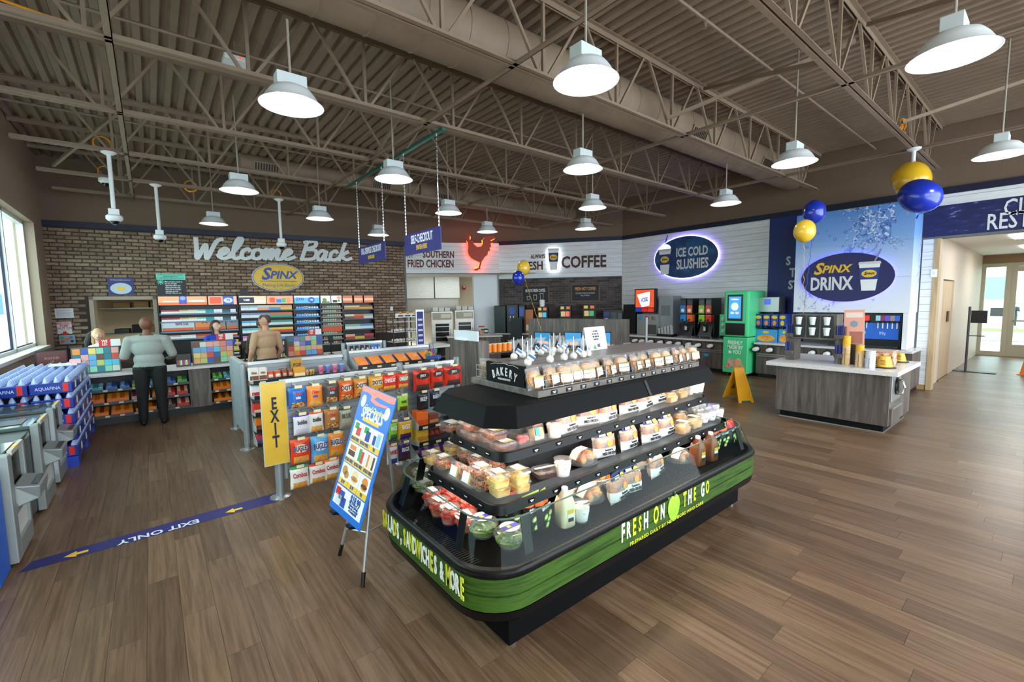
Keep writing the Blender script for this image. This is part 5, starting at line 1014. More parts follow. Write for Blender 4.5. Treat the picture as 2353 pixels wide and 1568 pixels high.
cells = [('BOGO FREE', 'a'), ('BOGO FREE', 'b'), ('99¢', 'c'), ('BOGO FREE', 'd'), ('BOGO FREE', 'e'), ('BOGO FREE', 'f'), ('$1.99', 'g'), ('$1.99', 'h'), ('99¢', 'i')]
PB = mat('1b4f9a', .5)
for i, (s_, k_) in enumerate(cells):
    cx_, cy_ = i % 3, i//3; x0, y0 = .06+cx_*.295, .285+cy_*.172; x1, y1 = x0+.287, y0+.165
    bq(x0, y0, x1, y1, WHITE, .001); bq(x0, y1-.045, x1, y1, YELLOW, .0016); text('lettering', s_, .035, PB, ez, fb_@Matrix.Translation((*U((x0+x1)/2, y1-.024), .002)), .62, bold=.01)
    q = MB(); q.x = fb_; mm = []; C_ = lambda u, v: U(x0+u*.287, y0+v*.12)
    def rc(u0, v0, u1, v1, m): a_, b_ = C_(u0, v1), C_(u1, v0); q.box(a_[0], a_[1], .001, b_[0], b_[1], .002, m)
    def ov(u, v, a_, b_, m): c0 = C_(u, v); oval(q, a_*BW*.287, b_*BHt*.12, .001, .002, 18, m, c0[0], c0[1])
    M6 = [mat(c, .5) for c in ('3a9a4a', 'd8382a', '1f3a9a', 'e08a3a', 'c98a44', '5a3420', '8ac0e4', 'f0d0a0')]
    {'a': lambda: (rc(.15, .1, .55, .5, 0), rc(.4, .35, .85, .9, 1)), 'b': lambda: (rc(.15, .1, .6, .5, 0), rc(.4, .3, .85, .95, 2)), 'c': lambda: (rc(.15, .35, .42, .95, 2), rc(.5, .15, .85, .95, 6)), 'd': lambda: (rc(.25, .15, .9, .45, 3), rc(.2, .5, .9, .85, 5)), 'e': lambda: (rc(.25, .1, .5, .9, 0), rc(.52, .2, .78, .95, 1)), 'f': lambda: (rc(.15, .15, .33, .95, 3), rc(.42, .15, .6, .95, 7), rc(.68, .15, .86, .95, 5)), 'g': lambda: (ov(.4, .45, .28, .3, 4), ov(.65, .65, .25, .25, 4)), 'h': lambda: (ov(.5, .35, .33, .28, 7), ov(.5, .6, .38, .15, 3), ov(.5, .75, .3, .15, 7)), 'i': lambda: (ov(.55, .4, .3, .3, 3), ov(.55, .65, .32, .15, 5), ov(.55, .78, .28, .13, 3))}[k_]()
    obj('printed_picture', q, M6, ez, True)
bq(.06, .805, .94, .95, WHITE, .001); text('lettering', '$18.99', .085, PB, ez, fb_@Matrix.Translation((*U(.70, .845), .002)), .62, bold=.03)
for i, s_ in enumerate(('Budweiser, Bud Light,', 'Miller Lite, Coors Light', 'or Yuengling (12pk)')): text('lettering', s_, .024, PB, ez, fb_@Matrix.Translation((*U(.70, .885+.02*i), .002)), .6)
q = MB(); q.x = fb_
for (u0, v0, u1, v1, m) in ((.08, .82, .22, .88, 0), (.2, .83, .36, .9, 1), (.12, .87, .3, .94, 2), (.28, .87, .44, .945, 1)): a_, b_ = U(u0, v1), U(u1, v0); q.box(a_[0], a_[1], .001, b_[0], b_[1], .0022, m)
obj('printed_picture', q, [RED, mat('2a4aa8', .5), mat('d8dade', .5)], ez, True)
LG = mat('b4b9ba', .35, .7); apex = Vector(((ptl.x+ptr.x)/2+.03, (ptl.y+ptr.y)/2, max(ptl.z, ptr.z)-.02)); P_b = Vector((1.52, 3.42, 0))
for p in (P_l, P_r, P_b):
    lg = obj('leg', MB().tube([apex.lerp(p, .05), p+(apex-p).normalized()*.06], .012, 8), LG, ez, True); obj('rubber_foot', MB().tube([p+(apex-p).normalized()*.1, p+UP*.004], .015, 8), BLACK, lg, True)
hub = (P_l+P_r+P_b)/3+UP*.22
for p in (P_l, P_r, P_b): obj('stretcher', MB().tube([hub, p.lerp(apex, .17)], .006, 6), LG, ez, True)
for s in (-.27, .27): q = MB(); q.x = fb_; q.box(s*BW-.03, -BHt/2-.02, -.02, s*BW+.03, -BHt/2, .03); obj('ledge_clip', q, BLACK, ez, True)
# ================================================================ CHECKOUT COUNTER, TOBACCO WALL, WALL SIGNS
ct = thing('checkout_counter', 'long checkout counter with white top and candy shelves in its front', 'counter', (2.2, 10.4, 0))
obj('worktop', MB().box(-1.25, 10.02, .84, 6.2, 10.78, .88), QUARTZ, ct, True, bevel=.004); obj('plinth', MB().box(-1.2, 10.16, 0, 6.15, 10.7, .12), mat('0a0a0b', .5), ct, True)
q = MB(); q.box(-1.2, 10.45, .12, 6.15, 10.7, .84); obj('body', q, mat('141416', .5), ct, True)
for (a, b) in ((-1.2, -1.15), (.47, .80), (1.95, 2.1), (3.4, 3.55), (5.9, 6.15)): obj('front_panel', MB().box(a, 10.08, .12, b, 10.46, .84), LAM, ct, True)
for (a, b) in ((-1.15, .47), (.80, 1.95), (2.1, 3.4), (3.55, 5.9)):
    for z in (.16, .38, .60):
        s_ = obj('shelf', MB().box(a, 10.10, z-.012, b, 10.45, z), mat('1a1a1c', .4), ct, True); obj('price_channel', MB().box(a, 10.085, z-.03, b, 10.10, z+.015), mat('3a3d42', .4), s_, True)
        q = MB(); x = a+.06
        while x < b-.1: q.box(x, 10.082, z-.02, x+.06, 10.085, z+.01); x += .19
        obj('price_tags', q, mat('d8cfa8', .6), s_, True, kind='stuff')
cc_ = {'g': ('3f9a4a', 'b8d86a'), 't': ('3f9aa8', 'a8dce0'), 'b': ('2f5fa8', '8ab0e0'), 'y': ('8aa83a', 'e8d86a'), 'o': ('e06a1a', 'f0a83a'), 'O': ('e8801f', '7a3a14'), 'r': ('b8301e', 'e8c8a8'), 'w': ('c8a89a', 'a03020'), 'd': ('4a3a34', 'b8a898')}
g = 'candy boxes in the counter front'; pi = 0
nmz = {'g': 'green', 't': 'teal', 'b': 'blue', 'y': 'lime and yellow', 'o': 'orange', 'O': 'orange and brown', 'r': 'red', 'w': 'red and white', 'd': 'dark brown'}
for row, (z, seq) in enumerate(((.601, [('g', -1.12, .2), ('t', -.9, .2), ('b', -.68, .16), ('b', -.5, .14), ('y', -.34, .22), ('t', -.1, .2), ('b', .13, .15), ('g', .29, .16), ('g', .83, .17), ('t', 1.01, .18), ('d', 1.2, .1), ('b', 1.32, .2), ('y', 1.54, .18), ('g', 1.74, .18), ('b', 2.3, .2), ('g', 2.6, .2), ('t', 3.0, .2)]),
                     (.381, [('o', -1.12, .42), ('o', -.68, .3), ('w', -.36, .26), ('o', -.08, .2), ('r', .14, .12), ('r', .27, .18), ('o', .83, .34), ('o', 1.18, .3), ('O', 1.5, .36), ('r', 2.3, .3), ('o', 2.7, .3)]),
                     (.161, [('O', -1.12, .46), ('o', -.64, .3), ('O', -.32, .3), ('d', 0, .12), ('d', .13, .12), ('r', .26, .2), ('O', .83, .38), ('o', 1.22, .3), ('O', 1.54, .36), ('o', 2.3, .3), ('O', 2.7, .3)]))):
    for k, (c, x, w_) in enumerate(seq):
        h_ = .10 if row == 0 else .14; t = thing('candy_box', '%s open candy box on the %s counter shelf, %s' % (nmz[c], ['upper', 'middle', 'lower'][row], '%s from the window' % (ordn+['tenth', 'eleventh', 'twelfth', 'thirteenth', 'fourteenth', 'fifteenth', 'sixteenth', 'seventeenth'])[k]), 'box', (x+w_/2, 10.12, z), 0, g); hw = w_/2-.006
        obj('tray', MB().add([(-hw, 0, 0), (hw, 0, 0), (hw, .2, 0), (-hw, .2, 0), (-hw, 0, h_*.45), (hw, 0, h_*.45), (hw, .2, h_), (-hw, .2, h_)], [(3, 2, 1, 0), (4, 5, 6, 7), (0, 1, 5, 4), (1, 2, 6, 5), (2, 3, 7, 6), (3, 0, 4, 7)]), mat(cc_[c][0], .4), t)
        q = MB(); n = max(2, int(w_/.055)); sl = math.atan2(h_*.55, .2)
        for i in range(n): q.x = Matrix.Translation((-hw+.01+(i+.0)*(2*hw-.01)/n, .01, h_*.47))@Matrix.Rotation(sl, 4, 'X'); q.box(0, 0, 0, (2*hw-.01)/n-.006, .17, .018, i % 2)
        obj('bars', q, [mat(cc_[c][1], .4), mat(cc_[c][0], .35)], t)
# lottery ticket stands
TK = [mat(c, .45) for c in ('6aa8d8', '5ac0d8', 'b8c86a', 'e0b070', '6a4a3a', '3a5aa8', 'e08a7a', '8ad0b0', '5a9a8a', 'e8903a', 'd8503a', 'f0d070', '8a80c8', '2f7a8a', 'd0d4c8', 'e8a8a0')]
rnd = random.Random(21)
for k, (x0, x1, w_) in enumerate(((-1.07, -.46, 'nearest the water pallet'), (.56, 1.24, 'in front of the brown haired clerk'), (2.2, 2.93, 'farthest, beside the tan shirt'))):
    t = thing('ticket_display', 'grey counter stand of lottery tickets in a grid, '+w_, 'display', ((x0+x1)/2, 10.3, .881), 0, 'lottery ticket stands'); W_ = (x1-x0)
    obj('case', MB().box(-W_/2, 0, 0, W_/2, .12, .45), mat('5a5856', .4), t, bevel=.004); me = [MB().box(0, -.008, 0, W_*.15, -.002, .096, 0).mesh('ticket', m_) for m_ in TK]
    for i in range(6):
        for j in range(4): o = link('ticket', me[rnd.randrange(16)], t); o.location = (-W_/2+.02+i*W_*.158, 0, .03+j*.102)
    t2 = thing('age_card', 'red and white age check card on the stand '+w_, 'card', ((x0+x1)/2+W_*.3, 10.36, 1.332), 0, 'age check cards'); obj('card', MB().box(-.14, 0, 0, .14, .004, .12), mat('eceae8', .5), t2); obj('red_panel', MB().box(-.14, -.002, 0, .01, .001, .12), RED, t2)
    text('lettering', 'WE', .06, WHITE, t2, frame((-.065, -.003, .085), (1, 0, 0), UP), .8, bold=.03, world=False); text('lettering', 'I.D.', .06, WHITE, t2, frame((-.065, -.003, .035), (1, 0, 0), UP), .8, bold=.03, world=False)
# registers and counter odds
def register(x, y, lab):
    t = thing('card_reader', lab, 'card reader', (x, y, .881)); obj('arm', MB().tube([(0, 0, 0), (0, 0, .32)], .015, 8), BLACK, t); obj('base', MB().lathe([(.06, 0), (.06, .01), (.02, .02)], 12), BLACK, t); q = MB(); q.x = Matrix.Translation((0, 0, .33))@Matrix.Rotation(.9, 4, 'X'); q.box(-.05, -.08, -.02, .05, .08, .02); obj('keypad', q, DARK, t)
register(1.42, 10.3, 'black card reader on an arm beside the middle lottery stand'); register(3.1, 10.3, 'black card reader on an arm beside the far lottery stand')
t = thing('price_scanner_box', 'small dark lighter rack on the counter beside the middle lottery stand', 'rack', (.42, 10.25, .881)); obj('rack', MB().box(-.11, 0, 0, .11, .12, .22), BLACK, t); q = MB()
for i in range(10): q.box(-.1+i*.02, -.006, .03, -.085+i*.02, .0, .12, i % 4)
obj('lighters', q, [mat(c, .4) for c in ('d03020', '2f6fb8', 'e8c030', 'f0f0f0')], t)
t = thing('price_scanner_box', 'black rack of small goods at the counter behind the tan shirt', 'rack', (2.05, 10.25, .881)); obj('rack', MB().box(-.1, 0, 0, .1, .14, .4), BLACK, t); q = MB()
for j in range(3):
    for i in range(7): q.box(-.09+i*.026, -.006, .03+j*.13, -.07+i*.026, 0, .1+j*.13, (i+j) % 4)
obj('small_goods', q, [mat(c, .4) for c in ('e8e8e8', '2fa86a', 'e8c030', '5a5ad8')], t)
def screen(name, label, x, y, z, rz_, w_, h_, col):
    t = thing(name, label, 'monitor', (x, y, z), rz_); obj('bezel', MB().box(-w_/2, 0, .1, w_/2, .03, .1+h_), BLACK, t, bevel=.004); obj('display', MB().box(-w_/2+.02, -.003, .12, w_/2-.02, .0, .08+h_), mat(col, .3, 0, .35), t); obj('stand', MB().lathe([(.1, 0), (.1, .012), (.03, .03), (.025, .14)], 12, 0, 0, .03), DARK, t); return t
p = aty(117, 803, 10.4); t = screen('register_screen', 'dark brown order screen in the corner by the shop window', p.x, 10.4, .92, .25, .38, .33, '4a1f18'); t.location.z = .881; text('lettering', 'ROUNDER\nUP', .06, mat('a08a80', .5), t, frame((0, -.005, .27), (1, 0, 0), UP), .6, world=False)
# ---------------------------------------------------------------- tobacco racks on the brick wall
RO = .36
def sx(px, py=700): return ns(atn(px, py, RO))
def sz(py, px): return atn(px, py, RO).z
def rack(label, pa, pb, heads):
    a, b = sx(pa), sx(pb); t = thing('tobacco_rack', label, 'rack', nfr((a+b)/2, 0, .2).translation, -TH, 'tobacco racks on the brick wall'); q = MB(); q.x = nfr(0, 0, 0)
    q.box(a, .35, .03, b, 2.27, .10); q.box(a, .35, .1, a+.015, 2.27, RO); q.box(b-.015, .35, .1, b, 2.27, RO); q.box(a, 2.25, .1, b, 2.28, RO); obj('frame', q, mat('0c0c0e', .4), t, True)
    for (ha, hb, col, items) in heads:
        a2, b2 = sx(ha)+.01, sx(hb)-.01; zb, zt = 2.03, 2.245; cm = mat(col, .4, 0, .35); q = MB(); q.x = nfr(0, 0, RO-.06); q.box(a2, zb, 0, b2, zt, .05); o = obj('lit_header', q, cm, t, True)
        for it in items:
            if it[0] == 't': text('lettering', it[1], it[2], mat(it[3], .4, 0, .3), o, nfr(a2+(b2-a2)*it[4], zb+(zt-zb)*it[5], RO-.008), .9, bold=.03)
            elif it[0] == 'r': q = MB(); q.x = nfr(0, 0, RO-.0095); q.box(a2+(b2-a2)*it[1], zb+(zt-zb)*it[2], -.001, a2+(b2-a2)*it[3], zb+(zt-zb)*it[4], .001); obj('print', q, mat(it[5], .4, 0, .3), o, True)
            else: q = MB(); q.x = nfr(a2+(b2-a2)*it[1], zb+(zt-zb)*it[2], RO-.0085); oval(q, it[3], it[4], -.001, .001, 24); obj('print', q, mat(it[5], .4, 0, .3), o, True)
    return t, a, b
def rshelf(t, a, b, z, ch='6f7e9a'): q = MB(); q.x = nfr(0, 0, 0); q.box(a+.015, z-.012, .1, b-.015, z, RO-.04); o = obj('shelf', q, mat('17181b', .4), t, True); q = MB(); q.x = nfr(0, 0, RO-.04); q.box(a+.015, z-.035, 0, b-.015, z+.008, .01); obj('price_channel', q, mat(ch, .4), o, True)
R1, a1, b1 = rack('lit tobacco rack with two orange picture headers, nearest the pass-through', 362, 546, [(362, 477, 'f0a078', [('r', 0, 0, 1, .3, 'e8703a'), ('r', .42, .1, .58, 1, '3a5ab0'), ('o', .5, .78, .06, .05, '8aa0e0'), ('r', .1, .35, .4, .5, 'f8d8c0'), ('r', .62, .35, .95, .55, 'f8e8d8')]), (478, 546, 'e8a890', [('r', .05, .1, .45, .9, 'd85a3a'), ('r', .5, 0, .88, 1, '3a5ab8'), ('o', .69, .5, .10, .065, 'c8d4f0'), ('t', '70', .09, '3a5ab8', .69, .5)])])
R2, a2_, b2_ = rack('lit rack of vapour goods under a dark blue and an orange header', 548, 675, [(549, 613, 'f2c8a8', [('r', 0, .15, .55, .85, '22283a'), ('t', 'VUSE', .07, 'ffffff', .27, .5), ('r', .6, .2, .95, .5, 'f8e0c8')]), (613, 675, 'f0a07a', [('r', .1, .2, .3, .8, 'e8502a'), ('r', .35, .15, .55, .6, '3a7ad0'), ('r', .56, .15, .72, .7, '4ab07a'), ('r', .74, .15, .9, .75, 'f0905a')])])
R3, a3, b3 = rack('lit rack of blue tins under a light blue header', 675, 736, [(676, 735, '5ab0e8', [('r', 0, .75, 1, 1, 'f0f4f8'), ('t', 'ZYN', .11, '1f4fa8', .22, .55), ('o', .68, .45, .085, .085, '1f5ab0'), ('t', '10%', .06, 'ffffff', .68, .45)])])
R4, a4, b4 = rack('lit rack of round tins under two white and green headers', 736, 787, [(737, 761, 'eef0e6', [('o', .38, .4, .06, .06, '5a8a3a'), ('r', .1, .05, .9, .2, '2a3028')]), (762, 786, 'f2ece4', [('r', .1, .05, .55, .4, '3a3a3a'), ('o', .72, .3, .04, .035, '3f9a4a'), ('o', .75, .7, .06, .05, 'e89a8a')])])
R5, a5, b5 = rack('lit rack of cigars under three brown photograph headers', 787, 860, [(788, 811, 'b86a4a', [('r', 0, .3, 1, .62, 'e8b08a')]), (814, 835, 'b86a4a', [('r', 0, .3, 1, .62, 'e8b08a')]), (837, 859, 'b86a4a', [('r', 0, .3, 1, .62, 'e8b08a')])])
PKC = {}
def pack(kind, w_, h_, d_, c1, c2, split=.55):
    k = (kind, w_, h_, c1, c2)
    if k not in PKC:
        if kind == 'tin': q = MB(); q.x = Matrix.Translation((0, -.01, w_/2))@Matrix.Rotation(math.pi/2, 4, 'X'); q.lathe([(w_/2, -.012), (w_/2, .006)], 14, 0); q.lathe([(w_*.36, .0065), (w_*.36, .0075)], 12, 1)
        else: q = MB().box(-w_/2, -d_, 0, w_/2, 0, h_*split, 0).box(-w_/2, -d_, h_*split, w_/2, 0, h_, 1)
        PKC[k] = q.mesh(kind, [mat(c1, .4), mat(c2, .4)])
    return PKC[k]
def fill(t, a, b, z, n, kind, w_, h_, cols, lab, grp, ch='6f7e9a', off=.05):
    rshelf(t, a, b, z, ch)
    for i in range(n):
        c1, c2, nm = cols[int(i*len(cols)/n)] if isinstance(cols, list) else cols
        s = a+.05+(b-a-.1)*(i+.5)/n; me = pack(kind, w_, h_, .022, c1, c2); nmo = {'pack': 'cigarette_pack', 'tin': 'tobacco_tin', 'box': 'tobacco_box'}[kind]
        o = link(nmo, me, None, nfr(s, z+.0005, RO-off)@Matrix.Rotation(-math.pi/2, 4, 'X')); tag(o, '%s %s' % (nm, lab), {'pack': 'pack', 'tin': 'tin', 'box': 'box'}[kind], grp)
CG = [('efeceb', 'c0242a', 'white and red cigarette pack'), ('efeceb', 'b8242a', 'white and red cigarette pack'), ('ece8e0', 'c8a868', 'white and gold cigarette pack'), ('ece8e0', 'd8c8a8', 'white and cream cigarette pack'), ('eef0ee', '7ac0b0', 'white and mint cigarette pack'), ('3a9aa8', '2f8a98', 'teal cigarette pack'), ('e4e6ee', 'f4f4f8', 'plain white cigarette pack'), ('2f6a7a', '2a4a5a', 'dark teal cigarette pack'), ('e4e6ee', 'f4f4f8', 'plain white cigarette pack')]
for i, y in enumerate((720, 738)): fill(R1, a1, b1, sz(y, 450), 26, 'pack', .058, .09, CG, 'on the %s shelf of the rack nearest the pass-through' % ['top', 'second'][i], 'cigarette packs on the wall rack')
z_ = sz(760, 420); rshelf(R1, a1, b1, z_-.02)
for (u, v, col, items) in ((.02, .42, 'c8d0d8', [('SAVE 2.56', .09, '2a2a30', .62, .68)]), (.43, .63, 'ee8a4a', [('$7.48', .08, '1a1a1a', .6, .8)]), (.64, .82, '9a9080', [('$5.99', .08, '1a1a1a', .6, .8)]), (.83, .99, '8a8a94', [('$5.99', .08, '1a1a1a', .6, .8)])):
    A, B_ = a1+(b1-a1)*u, a1+(b1-a1)*v; q = MB(); q.x = nfr(0, 0, RO-.05); q.box(A, z_, 0, B_, z_+.24, .01); o = obj('promo_card', q, mat(col, .5), R1, True); q = MB(); q.x = nfr(0, 0, RO-.041); q.box(A+.02, z_, 0, B_-.02, z_+.07, .002); obj('print', q, mat('e0602a', .5), o, True)
    for s_, h_, c_, u2, v2 in items: text('lettering', s_, h_, mat(c_, .5), o, nfr(A+(B_-A)*u2, z_+.24*v2, RO-.037), .7, bold=.02)
fill(R1, a1, b1, sz(776, 470), 26, 'pack', .058, .085, [('eae6e2', 'c8a0a0', 'white and pink cigarette pack'), ('f0eeea', 'e0dcd4', 'cream cigarette pack'), ('c8806a', 'c0442a', 'brown and red cigarette pack'), ('3a9a8a', '2a7a7a', 'green cigarette pack'), ('c83a2a', 'e0d0c8', 'red cigarette pack')], 'on the fourth shelf of the rack nearest the pass-through', 'cigarette packs on the wall rack')
for i, y in enumerate((793, 808, 823)): fill(R1, a1+.75, b1, sz(y, 470), 16, 'box', .08, .10, [[('e89a5a', 'd8d4cc', 'orange and grey tobacco box'), ('d8d8d4', '8a9aa8', 'grey tobacco box'), ('e88a2a', 'f0b84a', 'orange tobacco box')], [('2f7a5a', '2a4a7a', 'green and blue tobacco box'), ('e8d8a0', 'd8b84a', 'cream tobacco box')], [('b83a3a', 'e8e4e0', 'red and white tobacco box'), ('2a3a6a', 'd8dce4', 'navy and white tobacco box')]][i], 'on the %s shelf behind the man in grey' % ['fifth', 'sixth', 'lowest'][i], 'tobacco boxes low on the wall rack', 'd8b03a')
VC = [[('eef0f2', '9ac0c8', 'white vapour pack'), ('f0a88a', 'd0d4d8', 'peach vapour pack'), ('4a9ad8', 'f0c080', 'blue vapour pack'), ('f0c84a', 'e89a8a', 'yellow vapour pack')], [('e8eaf0', '7a8ab0', 'white and blue vapour pack'), ('3aa07a', 'e8603a', 'green and orange vapour pack')], [('e8eef4', '5ab0d8', 'white and cyan vapour pack'), ('d8dcd8', '3a8a7a', 'grey vapour pack')], [('eef4f6', '5ac8d0', 'white and cyan vapour pack'), ('d83a2a', 'e8c84a', 'red vapour pack')], [('f0d0e8', 'd88ac8', 'pink vapour pack'), ('4a8ad8', 'd8dce8', 'blue vapour pack')]]
for i, y in enumerate((713, 730, 748, 765, 782)): fill(R2, a2_, b2_, sz(y, 600), 13, 'box', .10, .13, VC[i], 'on the %s shelf of the lit vapour rack' % ordn[i], 'vapour packs', '20242c')
ZT = [('2f7ad0', '7ac0f0', 'blue pouch tin'), ('e4e8ec', '4a90d8', 'white and blue pouch tin'), ('2a8a7a', 'c8e4dc', 'teal pouch tin'), ('2f7ad0', 'f0f4f8', 'blue pouch tin with white face')]
for i, y in enumerate((710, 727, 742, 757, 773)): fill(R3, a3, b3, sz(y, 705), 9, 'tin', .075, .075, ZT, 'on the %s shelf of the light blue rack' % ordn[i], 'pouch tins', '3a8ad8')
DT = [('5a5a4a', '8a6a3a', 'brown dip tin'), ('4a6a5a', 'b0b4b0', 'grey and green dip tin'), ('3f8a4a', '8ac08a', 'green dip tin'), ('8a4a3a', 'd0a890', 'rust dip tin')]
for i, y in enumerate((708, 718, 728, 738, 748, 768, 779, 790)): fill(R4, a4, b4, sz(y, 761), 8, 'tin', .075, .075, DT[i % 2:]+DT[:i % 2], 'on the %s shelf of the round tin rack' % ordn[i], 'dip tins', '8a8a84')
q = MB(); q.x = nfr(0, 0, RO-.05); q.box(a4+.03, sz(762, 761), 0, b4-.03, sz(751, 761), .01); obj('promo_card', q, mat('d85a2a', .5), R4, True)
FT = [[('c88a4a', 'e8d0a0', 'tan cigar pack'), ('e0a040', '8a5a2a', 'amber cigar pack')], [('7a4a2a', 'e8dcc8', 'brown cigar pack'), ('c83a1e', 'e07a2a', 'red cigar pack'), ('d0d4d8', '9aa0a8', 'silver cigar pack')], [('e8eaec', '8ac0a0', 'white and mint cigar pack'), ('e0e4ea', '5a8ac0', 'white and blue cigar pack')], [('c8442a', 'e8c0a0', 'red and cream cigar pack'), ('e0c03a', '2a2a2a', 'yellow cigar pack'), ('8a1f2a', 'c83a4a', 'crimson cigar pack')]]
for i, y in enumerate((710, 732, 756, 779)): fill(R5, a5, b5, sz(y, 823), 15, 'pack', .055, [.10, .13, .15, .15][i], FT[i], 'on the %s shelf of the cigar rack' % ordn[i], 'cigar packs', '4a4e56')
t = thing('speaker_box', 'small black box standing on top of the tobacco racks', 'speaker', nfr(sx(563), 2.281, .2).translation, -TH); obj('case', MB().box(-.09, -.06, 0, .09, .06, .14), BLACK, t, bevel=.006); obj('grille', MB().box(-.075, -.064, .015, .075, -.058, .125), DARK, t)
# ---------------------------------------------------------------- lettering and signs on the bricks
def spinx(parent, fr, w_, m, under=True, sh=.25):
    o = text('lettering', 'S', w_*.48, m, parent, fr@Matrix.Translation((-w_*.34, .0, 0)), 1.0, sh, .03); text('lettering', 'PINX', w_*.31, m, parent, fr@Matrix.Translation((w_*.12, -.02*w_, 0)), 1.0, sh, .03)
GL = {'W': [[(0, .95), (.06, .5), (.13, 0), (.31, .66), (.40, 0), (.6, .8), (.78, .97)]], 'e': [[(-.02, .12), (.17, .24), (.27, .40), (.18, .5), (.06, .35), (.06, .1), (.19, 0), (.42, .14)]], 'l': [[(-.02, .12), (.22, .62), (.30, .95), (.21, 1.02), (.11, .7), (.09, .2), (.19, 0), (.38, .13)]], 'c': [[(.28, .40), (.2, .5), (.06, .36), (.05, .1), (.18, 0), (.4, .14)]], 'o': [[(.24, .49), (.07, .40), (.06, .10), (.2, 0), (.34, .15), (.31, .40), (.2, .47), (.45, .40)]], 'm': [[(.02, .4), (.08, .48), (.06, 0), (.18, .42), (.28, .46), (.24, 0), (.38, .42), (.48, .46), (.45, .08), (.55, 0), (.7, .13)]], 'B': [[(.16, 1), (.04, 0)], [(.04, .92), (.42, 1.0), (.45, .74), (.12, .54), (.50, .50), (.46, .08), (.0, 0)]], 'a': [[(.32, .42), (.18, .5), (.04, .3), (.08, .02), (.22, .06), (.34, .46), (.32, .1), (.42, 0), (.54, .12)]], 'k': [[(.2, 1.0), (.04, 0)], [(.05, .2), (.36, .48), (.13, .26), (.32, .03), (.52, .12)]]}
wl = thing('wall_lettering', 'white brush lettering reading welcome back on the bricks', 'sign', atn(620, 580).xyz)
sA, sB = ns(atn(442, 575)), ns(atn(805, 595)); zA, zB2 = atn(442, 593).z, atn(800, 598).z; adv = {'W': .72, 'e': .36, 'l': .32, 'c': .34, 'o': .4, 'm': .64, 'B': .56, 'a': .48, 'k': .5, ' ': .28}
tot = sum(adv[c] for c in 'Welcome Back'); sc = (sB-sA)/tot; x = 0
def cat(p, n=6):
    o = []; p = [p[0]]+list(p)+[p[-1]]
    for i in range(1, len(p)-2):
        for k in range(n):
            t_ = k/n; a, b, c, d = [Vector(v) for v in p[i-1:i+3]]; o.append(.5*((2*b)+(-a+c)*t_+(2*a-5*b+4*c-d)*t_*t_+(-a+3*b-3*c+d)*t_**3))
    return o+[Vector(p[-1])]
for ch in 'Welcome Back':
    if ch != ' ':
        q = MB()
        for st in GL[ch]:
            pts = cat(st); 
            for i in range(len(pts)-1):
                a, b = pts[i], pts[i+1]; q.x = nfr(sA+(x)*sc, zA+(zB2-zA)*x/tot, .018); hh = sc*.72; tt = .052*sc*(1+.35*abs(math.sin(math.atan2(b.y-a.y, b.x-a.x)))); A, B_ = Vector((a.x*sc+a.y*hh*.18, a.y*hh, 0)), Vector((b.x*sc+b.y*hh*.18, b.y*hh, 0)); d = (B_-A)
                if d.length < 1e-5: continue
                d.normalize(); nn = Vector((-d.y, d.x, 0))*tt; A -= d*tt*.5; B_ += d*tt*.5; q.prism([(A-nn).xy, (B_-nn).xy, (B_+nn).xy, (A+nn).xy], 0, .006+.0003*i)
        obj('letter', q, mat('dfe3e4', .7), wl, True)
    x += adv[ch]
em = thing('round_emblem', 'yellow oval emblem with blue name on the bricks', 'sign', atn(640, 638).xyz); fe = nf(640, 638, .015); ea = (ns(atn(700, 638))-ns(atn(580, 638)))/2; eb = (atn(640, 606).z-atn(640, 670).z)/2
ovalobj('border', fe, ea, eb, .0, .012, mat('c8d0dc', .6), em); ovalobj('rim_line', fe, ea*.975, eb*.96, .012, .016, mat('5a6ea8', .6), em); ovalobj('face', fe, ea*.945, eb*.92, .016, .02, noisemat('yellow_face', [(.3, 'd8ac34'), (.7, 'e8c250')], (1, 1, 1), 4, 4, .6), em)
spinx(em, fe@Matrix.Translation((0, .08, .022)), ea*1.45, mat('274a9a', .5)); text('lettering', 'Making Life Easier', .13, mat('5a6a7a', .6), em, fe@Matrix.Translation((0, -.22, .022)), .9, shear=.2); text('lettering', 'Est. 1972', .06, mat('8a8a6a', .6), em, fe@Matrix.Translation((0, -.33, .022)), .9)
q = MB(); q.x = fe; q.box(-ea*.7, -.115, .02, ea*.7, -.10, .022); obj('underline', q, mat('274a9a', .5), em, True)
def wsign(name, label, l, t_, r, b, col, cat_='sign', off=.03):
    a, c = atn(l, (t_+b)/2, off), atn(r, (t_+b)/2, off); zt, zb = atn((l+r)/2, t_, off).z, atn((l+r)/2, b, off).z; fr = nfr((ns(a)+ns(c))/2, (zt+zb)/2, off); W_, H_ = (ns(c)-ns(a)), zt-zb; t = thing(name, label, cat_, fr.translation, -TH); q = MB(); q.x = fr; q.box(-W_/2, -H_/2, -.012, W_/2, H_/2, 0); obj('panel', q, mat(col, .5), t, True); return t, fr, W_, H_
t, fr, W_, H_ = wsign('framed_sign', 'navy sign with a silver oval above the pass-through', 248, 639, 307, 678, '20266e'); ovalobj('oval_print', fr@Matrix.Translation((0, -.05, 0)), W_*.42, H_*.33, 0, .003, mat('b8c4d0', .4), t); ovalobj('emblem', fr@Matrix.Translation((0, -.05, .003)), W_*.16, H_*.12, 0, .003, YELLOW, t); text('lettering', 'Our Business Enables the Journey', .03, WHITE, t, fr@Matrix.Translation((0, H_*.38, .001)), .9)
t, fr, W_, H_ = wsign('notice_sign', 'black tobacco notice with mint top above the racks', 360, 629, 427, 680, '161a22'); rect('mint_band', fr, -W_/2, H_*.22, W_/2, H_/2, 0, .002, mat('6ad0b8', .5), t)
